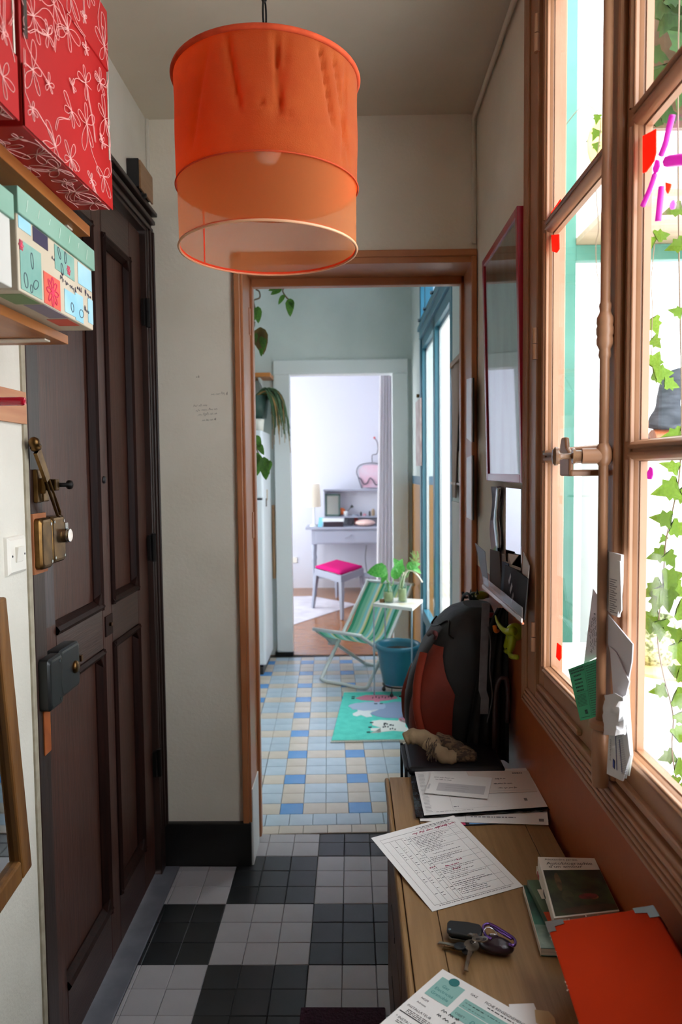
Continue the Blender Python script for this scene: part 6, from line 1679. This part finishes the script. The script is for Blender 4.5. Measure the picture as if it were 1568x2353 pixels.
for k in range(4):
    t = .785 + k * 1.571 + .3
    MB().tube([pc + Vector((.10 * math.cos(t), .10 * math.sin(t), .066)), pc + Vector((.105 * math.cos(t), .105 * math.sin(t), .03))], .004, 6).ell(pc + Vector((.106 * math.cos(t), .106 * math.sin(t), .016)), .013, .013, .016, 10, 8).build('caster', M['black'], pl_, smooth=True)
gl = mix_transparent('bottle_glass', '#e9f2ea', 1.9, 0.02, fresnel=True); wtr = mat('water_and_roots', '#ece8d4', 0.3, '#ddd6b8', ns=20, trans=0.6)
vases = [((893, 1384), .034, .13, 'wide glass jar with a broad drooping leaf cutting'), ((925, 1383), .030, .17, 'taller glass bottle with rooted white flowering cuttings')]
bigl = leaf_mesh('broad_leaf', [(0.03, 0), (0.22, 0.08), (0.34, 0.3), (0.30, 0.6), (0.16, 0.85), (0, 1.0)], mat('broad_leaf', '#3d9a3a', 0.35, '#6cb85a', ns=8, trans=0.35, rv=.2), .25, .5)
for k, (pix, r, h, lab) in enumerate(vases):
    c = PZ(*pix, zt2)
    v = thing('glass_vase', lab, 'vase', c)
    MB().lathe([(0, .001), (r, .001), (r, h * .6), (r * .55, h * .8), (r * .55, h), (r * .48, h), (r * .48, h * .8), (r * .9, h * .58), (r * .9, .008), (0, .008)], c, 24).build('bottle', gl, v, smooth=True)
    MB().lathe([(0, .010), (r * .86, .010), (r * .86, h * .5), (0, h * .5)], c, 20).build('water', wtr, v, smooth=True)
    def cut(tip, bend, lw, n=1):
        P = spline([c + Vector((0, 0, .02)), c + Vector((0, 0, h)), c + bend, tip], 5)
        MB().tube(P, .003, 6).build('stem', mat('green_stem', '#7fae6a', 0.5), v, smooth=True)
        return P
    if k == 0:
        for (x, y, x2, y2, s_) in ((890, 1312, 850, 1308, 1.3), (888, 1315, 878, 1338, .8), (905, 1330, 922, 1290, .8)):
            b = PY(x, y, c.y); e = PY(x2, y2, c.y - .03); cut(b, (b - c) * .7, 1)
            L_ = (e - b).length; put(bigl, 'leaf', v, b, e - b, (0.1, -1, .6), (L_ * s_, L_, L_))
    else:
        for (x, y, x2, y2, s_) in ((925, 1318, 912, 1285, .9), (935, 1305, 962, 1292, 1.0), (942, 1300, 970, 1312, .7)):
            b = PY(x, y, c.y); e = PY(x2, y2, c.y - .02); cut(b, (b - c) * .7, 1)
            L_ = (e - b).length; put(bigl, 'leaf', v, b, e - b, (0.1, -1, .6), (L_ * s_, L_, L_))
        wm_ = mat('white_root', '#e6dfce', 0.7)
        for (pts) in (((925, 1350), (932, 1318), (945, 1310), (960, 1322), (971, 1338)), ((915, 1372), (920, 1340), (928, 1315))):
            MB().tube(spline([PY(x, y, c.y) for x, y in pts], 4), .006, 6).build('white_root', wm_, v, smooth=True)
        mb = MB(); q = random.Random(9)
        for j in range(26):
            a = PY(955 + q.uniform(-6, 10), 1300 + q.uniform(-20, 5), c.y); mb.tube([a, a + Vector((q.uniform(-.03, .03), 0, q.uniform(.01, .05)))], .0015, 4)
        mb.tube(spline([c + Vector((0, 0, h)), PY(948, 1310, c.y), PY(962, 1285, c.y)], 4), .002, 5)
        mb.build('fern_frond', mat('fern_green', '#9cc87a', 0.5, trans=.3), v, kind='stuff')
c = PZ(880, 1384, zt2)
MB().box(c.x - .02, c.y - .012, zt2, c.x + .012, c.y + .015, zt2 + .02).build('match_box', mat('brown_card', '#7a5a3a', 0.7), None, label='tiny brown box beside the glass jar on the side table', cat='box', bevel=.001)

# ------------------------------------------------------------------ kitchen mat
m0, m1 = PZ(762, 1703, .004), PZ(792, 1588, .004)
u_ = (KU * 1.0); v_ = (m1 - m0) * .95; wM = .575
mt = thing('kitchen_mat', 'turquoise mat with white and pink animal shapes on the kitchen floor', 'mat', m0 + u_ * wM / 2 + v_ * .5)
def mp(a, b, h=0.0): return m0 + u_ * (wM * a) + v_ * b + Vector((0, 0, h))
MB().prism([mp(0, 0), mp(1, 0), mp(1, 1), mp(0, 1)], (0, 0, .005)).build('mat_base', mat('turquoise_cotton', '#5fd8c8', 0.95, '#52ccbd', ns=20, bump=.5, bs=200), mt)
def shape(name, pts, cl, h=.0056):
    mb = MB(); f = [mp(a, b, h) for a, b in pts]
    mb.prism(f, (0, 0, .0006)); return mb.build(name, mat('mat_' + cl[1:], cl, 0.95), mt)
def oval(cx, cy, rx, ry, n=18, wob=0, seed=1):
    q = random.Random(seed); return [(cx + rx * (1 + wob * q.uniform(-1, 1)) * math.cos(i * 2 * math.pi / n), cy + ry * (1 + wob * q.uniform(-1, 1)) * math.sin(i * 2 * math.pi / n)) for i in range(n)]
shape('grey_cloud', oval(.62, .58, .30, .17, 22, .18, 3), '#8fa3c4')
shape('grey_cloud', oval(.30, .66, .20, .10, 18, .12, 4), '#a9bcd6', .0058)
shape('pink_disc', oval(.76, .37, .13, .085), '#dd8aa2')
shape('pink_animal', [(.14, .85), (.22, .80), (.36, .78), (.36, .73), (.42, .73), (.42, .77), (.52, .79), (.62, .83), (.60, .88), (.45, .92), (.25, .92)], '#d5869c')
shape('white_animal', [(.36, .11), (.46, .12), (.36, .16), (.36, .20), (.46, .21), (.37, .26), (.36, .34), (.44, .36), (.62, .34), (.66, .38), (.70, .33), (.70, .22), (.74, .17), (.80, .14), (.74, .08), (.68, .13), (.58, .15), (.48, .13)], '#e6ebe6')
shape('small_white_animal', [(.16, .46), (.20, .44), (.24, .47), (.30, .42), (.36, .43), (.33, .50), (.44, .60), (.32, .58), (.26, .60), (.18, .62), (.20, .55), (.15, .50)], '#dfe8ea')
shape('grey_cloud', oval(.88, .12, .10, .10, 14, .15, 6), '#a9bcd6')
mb = MB(); q = random.Random(12)
for (a, b) in ((.34, .13), (.35, .22), (.36, .31), (.76, .19), (.78, .21), (.12, .88), (.12, .84), (.66, .86), (.70, .87), (.38, .71), (.44, .71)): mb.obox(mp(a, b, .0066), u_ * .010, v_ * .010, Vector((0, 0, .0004)))
for k in range(14): mb.obox(mp(.48 + .14 * q.random(), .17 + .13 * q.random(), .0066), u_ * .004, v_ * .012, Vector((0, 0, .0004)))
for k in range(7): mb.obox(mp(.34 + .035 * k, .85 + .02 * (k % 2), .0066), u_ * .003, v_ * .02, Vector((0, 0, .0004)))
mb.build('black_marks', mat('mat_black', '#23343a', 0.95), mt, kind='stuff')
mb = MB()
for e, s in ((0, -1), (1, 1)):
    for k in range(70): mb.obox(mp(k / 69, e + s * .012, .002), u_ * .0022, v_ * .014, Vector((0, 0, .0018)))
mb.build('fringe', mat('cream_fringe', '#d8d8cc', 0.95), mt, kind='stuff')

# things on the kitchen wall by the doorway
a, b = PX(955, 925, KX - .012), PX(966, 1070, KX - .012)
MB().box(KX - .010, min(a.y, 2.92) - .34, b.z, KX - .0005, min(a.y, 2.92), a.z).build('wall_calendar', mat('pinkish_calendar', '#d2c2c0', 0.7, '#b79a9a', ns=12), None, label='pale pinkish calendar hanging beside the blue french window', cat='calendar')
MB().cyl((KX, min(a.y, 2.92) - .17, a.z + .03), .012, .02, (-1, 0, 0), 10).build('brass_hook', M['brass'], None, label='small brass hook above the pinkish calendar', cat='hook')
RX = .604
wr = thing('wall_rack', 'wooden kitchen rack with papers beside the doorway', 'rack', (.60, .45, 1.35))
za, zb2, zc2 = PX(1050, 826, .595).z, PX(1050, 1112, .595).z, PX(1050, 1140, .595).z
MB().box(RX - .012, .28, za - .01, KX - .0005, .66, za + .012).build('top_board', wood('rack_wood', '#8f6a48', '#a57f5a', 'y'), wr, bevel=.001)
MB().box(RX - .008, .28, zb2 - .006, KX - .0005, .66, zb2 + .006).build('shelf_board', wood('rack_wood2', '#9a8a7c', '#ad9c8c', 'y'), wr, bevel=.001)
MB().box(RX, .28, .35, KX - .0005, .67, zc2 - .03).build('lower_panel', mat('pale_panel', '#cfcac4', 0.7), wr, bevel=.002)
for y in (.285, .655): MB().box(RX, y - .006, zb2, KX - .0005, y + .006, za).build('upright', wood('rack_wood3', '#8f6a48', '#a57f5a', 'z'), wr)
rows = []
for j in range(10):
    f = j / 9; rows.append([Vector((.600 + .006 * math.sin(i * 2 + f * 3), .655 - (.24 - .12 * f) * i / 4 - .05 * f, za - .015 - .58 * f)) for i in range(5)])
MB().sheet(rows, (-1, 0, 0), .002).build('paper_bag', mat('kraft_paper', '#b09a8e', 0.85), None, smooth=True, label='brown paper bag hanging from the kitchen rack', cat='bag')
for k, (cl, lab) in enumerate((('#b9c2d0', 'blue grey sheet standing upright on the kitchen rack'), ('#e2e2e2', 'bright white sheet standing upright on the kitchen rack'), ('#cfc8bc', 'beige sheet standing upright on the kitchen rack'))):
    MB().obox(Vector((.6115 - .0035 * k, .52 - .06 * k, zb2 + .075)), Vector((.0012, 0, 0)), Vector((.0, .07, .01 * (k % 2))), Vector((.0, 0, .066))).build('paper_sheet', mat('kitchen_paper%d' % k, cl, 0.7), None, label=lab, cat='paper')

# ------------------------------------------------------------------ bedroom
lav_ = mat('lavender_grey_paint', '#a3a7b6', 0.45)
vt = thing('dressing_table', 'pale grey dressing table with a drawer, turned legs and a small shelf', 'dressing table', (.12, 5.95, 0))
vy0, vy1, vx0, vx1 = 5.68, 6.16, PY(702, 1210, 5.68).x, .62
zv = PY(760, 1212, 5.68).z
MB().box(vx0, vy0, zv - .025, vx1, vy1, zv).build('table_top', lav_, vt, bevel=.004)
MB().box(vx0 + .07, vy0 + .03, zv - .20, vx1 - .05, vy1 - .02, zv - .026).build('apron', lav_, vt, bevel=.003)
d = MB().box(vx0 + .12, vy0 + .018, zv - .185, vx1 - .10, vy0 + .029, zv - .045).build('drawer', lav_, vt, bevel=.003)
MB().tube([(.06, vy0 + .016, zv - .13), (.10, vy0 + .0, zv - .11), (.14, vy0 + .016, zv - .09)], .004, 6).build('handle', mat('grey_handle', '#8a8c98', 0.4), d, smooth=True)
tp = [(0, 0), (.012, 0), (.018, .03), (.012, .06), (.016, .10), (.02, .14), (.013, .17), (.015, .36), (.022, .40), (.013, .44), (.02, .50), (.024, .60), (0, .60)]
for x in (vx0 + .09, vx1 - .09):
    for y in (vy0 + .055, vy1 - .05):
        MB().lathe([(r, h * (zv - .20) / .60) for r, h in tp], (x, y, 0), 14).build('leg', lav_, vt, smooth=True)
MB().box(vx0 + .10, vy0 + .10, .19, vx1 - .10, vy1 - .06, .21).build('lower_shelf', lav_, vt, bevel=.002)
hx0 = PY(745, 1150, 5.95).x
zh1, zh2 = PY(800, 1187, 5.95).z, PY(800, 1126, 6.0).z
MB().box(hx0, 5.92, zh1 - .012, vx1 - .02, 6.15, zh1 + .004).build('hutch_shelf', lav_, vt, bevel=.002)
MB().box(hx0 - .01, 6.00, zh2 - .012, vx1 - .02, 6.15, zh2 + .006).build('hutch_top', lav_, vt, bevel=.002)
MB().box(hx0, 6.13, zv, vx1 - .02, 6.15, zh2).build('hutch_back', mat('hutch_back', '#cfcfd8', 0.6), vt)
for x in (hx0, vx1 - .04): MB().box(x, 6.0, zv, x + .015, 6.15, zh2).build('hutch_side', lav_, vt)
# things on the dressing table
tl = thing('table_lamp', 'white table lamp with a cream drum shade on the dressing table', 'lamp', (PY(722, 1200, 5.85).x, 5.85, zv))
lx_, zl0, zl1 = PY(722, 1200, 5.85).x, PY(722, 1165, 5.85).z, PY(722, 1112, 5.85).z
MB().lathe([(.085, zl0), (.075, zl1)], (lx_, 5.85, 0), 24).build('shade', mat('cream_shade', '#eee6d6', 0.8, trans=.5), tl, smooth=True)
MB().lathe([(0, zv), (.055, zv), (.05, zv + .012), (.012, zv + .03), (.012, zl1 - .03), (0, zl1 - .03)], (lx_, 5.85, 0), 18).build('base', M['white_paint'], tl, smooth=True)
pfm = thing('table_mirror', 'small mirror in a grey green frame on the dressing table shelf', 'mirror', (PY(765, 1185, 5.96).x, 5.96, zh1))
a, b = PY(748, 1182, 5.96), PY(782, 1135, 5.96)
a.z = zh1 + .004
for (x0, x1, z0, z1) in ((a.x, a.x + .022, a.z, b.z), (b.x - .022, b.x, a.z, b.z), (a.x, b.x, a.z, a.z + .022), (a.x, b.x, b.z - .022, b.z)):
    MB().box(x0, 5.955, z0, x1, 5.975, z1).build('frame_rail', mat('grey_green_frame', '#4d6660', 0.5), pfm, bevel=.002)
MB().box(a.x + .02, 5.962, a.z + .02, b.x - .02, 5.968, b.z - .02).build('glass', mat('pale_mirror', '#dfe2e2', 0.1, metal=.7), pfm)
mb = MB().box(PY(744, 1205, 5.80).x, 5.75, zv, PY(789, 1205, 5.80).x, 5.86, zv + .06)
jb = thing('jewel_box', 'dark box with a white lid on the dressing table', 'box', (-.1, 5.8, zv))
mb.build('box', mat('aubergine_card', '#2c1c28', 0.5), jb, bevel=.002)
MB().box(PY(742, 1190, 5.80).x, 5.745, zv + .061, PY(791, 1190, 5.80).x, 5.865, zv + .10).build('lid', M['white_paint'], jb, bevel=.003)
cup = thing('brush_jar', 'white jar holding a black make-up brush', 'jar', (PY(795, 1180, 5.98).x, 5.98, zh1 + .004))
cc = Vector((PY(795, 1180, 5.98).x, 5.98, zh1 + .004))
MB().lathe([(0, 0), (.022, 0), (.026, .06), (.022, .06), (.018, .006), (0, .006)], cc, 16).build('jar', M['white_paint'], cup, smooth=True)
MB().tube([cc + Vector((.0, 0, .03)), cc + Vector((.06, 0, .105))], .004, 6).tube([cc + Vector((.06, 0, .105)), cc + Vector((.085, 0, .125))], [.012, .018], 8).build('brush', M['black'], cup, auto=50)
MB().lathe([(0, -.05), (.03, -.045), (.045, 0), (.03, .045), (0, .05)], (PY(786, 1172, 6.03).x, 6.03, zh1 + .058), 16, (0, 1, 0)).build('orange_fan', mat('orange_paddle', '#e0703a', 0.6), None, smooth=True, label='orange rounded disc leaning behind the brush jar', cat='ornament')
for k, (x, w_, h_, cl_, lab) in enumerate(((830, .012, .05, '#26262c', 'black lipstick tube on the dressing table shelf'), (838, .02, .03, '#c98a98', 'low pink pot on the dressing table shelf'), (850, .012, .06, '#1c1c20', 'black bottle next to the pink pot'), (858, .022, .085, '#9a8268', 'brown bottle at the end of the dressing table shelf'), (817, .045, .018, '#8a94a4', 'flat grey tray on the dressing table shelf'))):
    c = PY(x, 1185, 5.98)
    MB().lathe([(0, 0), (w_, 0), (w_, h_ * .8), (w_ * .6, h_ * .85), (w_ * .6, h_), (0, h_)], (c.x, 5.98, zh1 + .0045), 14).build('toiletry', mat('toil%d' % k, cl_, 0.35), None, auto=40, label=lab, cat='toiletry')
c = PY(836, 1203, 5.85)
MB().ell((c.x + .02, 5.83, zv + .040), .12, .09, .040, 20, 12).build('pink_cushion', mat('pale_pink_cloth', '#e6c2b8', 0.9), None, smooth=True, label='pale pink cloth pouch on the dressing table', cat='pouch')
c = PY(806, 1203, 5.98)
MB().box(c.x - .04, 6.0, zv, c.x + .03, 6.05, zv + .07).build('grey_purse', mat('grey_purse', '#6d6670', 0.7), None, label='grey purse under the dressing table shelf', cat='purse', bevel=.01)
c = PY(816, 1200, 6.0)
MB().box(c.x - .01, 6.055, zv, c.x + .04, 6.09, zv + .085).build('red_tin', mat('red_tin', '#b52a30', 0.4), None, label='red tin under the dressing table shelf', cat='tin', bevel=.004)
c = PY(734, 1180, 5.75)
MB().prism([Vector((c.x - .02, 5.76, zv)), Vector((c.x + .035, 5.76, zv)), Vector((c.x + .05, 5.80, zv + .11)), Vector((c.x - .005, 5.80, zv + .11))], (0, .004, 0)).build('blue_card', mat('blue_card', '#7cc0de', 0.6), None, label='light blue card propped on the dressing table', cat='card')
# stool
zs2 = .43
sq = [PZ(722, 1306, zs2), PZ(785, 1324, zs2), PZ(836, 1305, zs2)]
sq.append(sq[0] + sq[2] - sq[1])
sm = sum(sq, Vector()) / 4
so = thing('stool', 'grey wooden stool with a bright pink padded seat', 'stool', (sm.x, sm.y, 0))
gw = mat('grey_painted_wood', '#8f93a2', 0.45)
for i in range(4):
    a, b = sq[i], sq[(i + 1) % 4]
    nrm = (m_ - a) * 0
    inw = (sm - (a + b) / 2).normalized() * .02
    inw.z = 0
    MB().prism([a - Vector((0, 0, .07)), b - Vector((0, 0, .07)), b + inw - Vector((0, 0, .07)), a + inw - Vector((0, 0, .07))], (0, 0, .07)).build('seat_rail', gw, so, bevel=.002)
    t_ = a + (sm - a).normalized() * .025
    MB().tube([Vector((a.x, a.y, .0045)) + (a - sm).normalized() * .012 * Vector((1, 1, 0)).length * 0 + Vector(((a - sm).x * .06, (a - sm).y * .06, 0)), Vector((t_.x, t_.y, zs2 - .06))], [.018, .030], 4).build('leg', gw, so)
g_ = []
for j in range(9):
    row = []
    for i in range(9):
        s_, t_ = .03 + .94 * i / 8, .03 + .94 * j / 8
        p = sq[0] * ((1 - s_) * (1 - t_)) + sq[1] * (s_ * (1 - t_)) + sq[2] * (s_ * t_) + sq[3] * ((1 - s_) * t_)
        e = min(1, 6 * min(s_, 1 - s_, t_, 1 - t_))
        row.append(p + Vector((0, 0, .012 + .030 * e ** .5)))
    g_.append(row)
MB().sheet(g_, (0, 0, -1), .02).build('seat_pad', mat('hot_pink_velvet', '#c01468', 0.9, spec=0.1), so, smooth=True, label='bright pink padded seat')
# rug, curtain, wire ornament, cable
rg = [PZ(660, 1440, .004), PZ(820, 1388, .004), PZ(700, 1366, .004), PZ(600, 1372, .004)]
MB().prism([Vector((-1.2, 3.75, .001)), Vector((rg[0].x, rg[0].y, .001)), Vector((rg[1].x, rg[1].y, .001)), Vector((-.35, 5.66, .001)), Vector((-1.4, 5.5, .001))], (0, 0, .003)).build('bedroom_rug', mat('pale_rug', '#cfccd2', 0.95, '#bdb9c2', ns=6, bump=.4, bs=80), None, label='pale greyish rug on the bedroom parquet', cat='rug')
rows = []
for j in range(22):
    f = j / 21; z = 2.42 - 2.34 * f
    sp = .085 + .045 * f
    rows.append([Vector((.485 - sp * k / 24 * 1.25, 3.24 + .028 * math.sin(k * 1.25 + .4 * math.sin(f * 3)), z)) for k in range(25)])
cu = thing('curtain', 'white curtain drawn aside in the bedroom doorway', 'curtain', (.40, 3.24, .08))
MB().sheet(rows, (0, -1, 0), .002).build('cloth', mat('white_voile', '#f4f2f4', 0.9, trans=.7), cu, smooth=True)
MB().tube([(.22, 3.24, 2.45), (.62, 3.24, 2.45)], .012, 10).tube([(.58, 3.24, 2.45), (.58, 3.09, 2.45)], .008, 8).build('curtain_rod', M['white_paint'], cu, smooth=True)
wa = thing('wire_ornament', 'bent wire head ornament with pink fabric on the bedroom wall', 'ornament', PY(850, 1120, 6.20))
wm2 = mat('dark_wire', '#55505c', 0.5)
W_ = lambda pts: [PY(x, y, 6.20) for x, y in pts]
MB().tube(spline(W_([(832, 1122), (824, 1098), (820, 1085), (824, 1072), (836, 1066), (856, 1064), (876, 1068), (888, 1085), (885, 1105), (876, 1122)]), 5), .006, 6).build('wire_outline', wm2, wa, smooth=True)
MB().tube(spline(W_([(824, 1097), (830, 1102), (836, 1112), (844, 1110), (850, 1099), (856, 1102), (864, 1114), (872, 1112)]), 5), .006, 6).build('wire_outline', wm2, wa, smooth=True)
MB().tube(spline(W_([(856, 1062), (856, 1046), (866, 1043), (869, 1030), (867, 1015), (861, 1007)]), 5), .006, 6).build('wire_antenna', wm2, wa, smooth=True)
MB().ell(PY(861, 1006, 6.20), .014, .014, .014, 10, 8).build('red_bead', mat('red_bead', '#c83a40', 0.4), wa, smooth=True)
pts = W_([(833, 1120), (826, 1096), (824, 1080), (836, 1069), (856, 1067), (876, 1071), (885, 1086), (882, 1105), (874, 1120)])
MB().prism([p + Vector((0, .012, 0)) for p in pts], (0, .006, 0)).build('pink_fabric', mat('pink_batik', '#dccbd6', 0.9, '#e2b4c4', ns=5), wa)
MB().tube(spline([PY(x, y, 6.17) for x, y in ((843, 1252), (840, 1280), (843, 1310), (850, 1335), (853, 1350))], 5), .006, 6).build('power_cable', mat('grey_cable', '#6a6a76', 0.6), None, smooth=True, label='grey power cable hanging behind the dressing table', cat='cable')
MB().box(-.62, 6.235, .32, -.55, 6.2495, .39).build('wall_socket', M['white_plastic'], None, label='white wall socket low on the bedroom wall', cat='socket', bevel=.003)
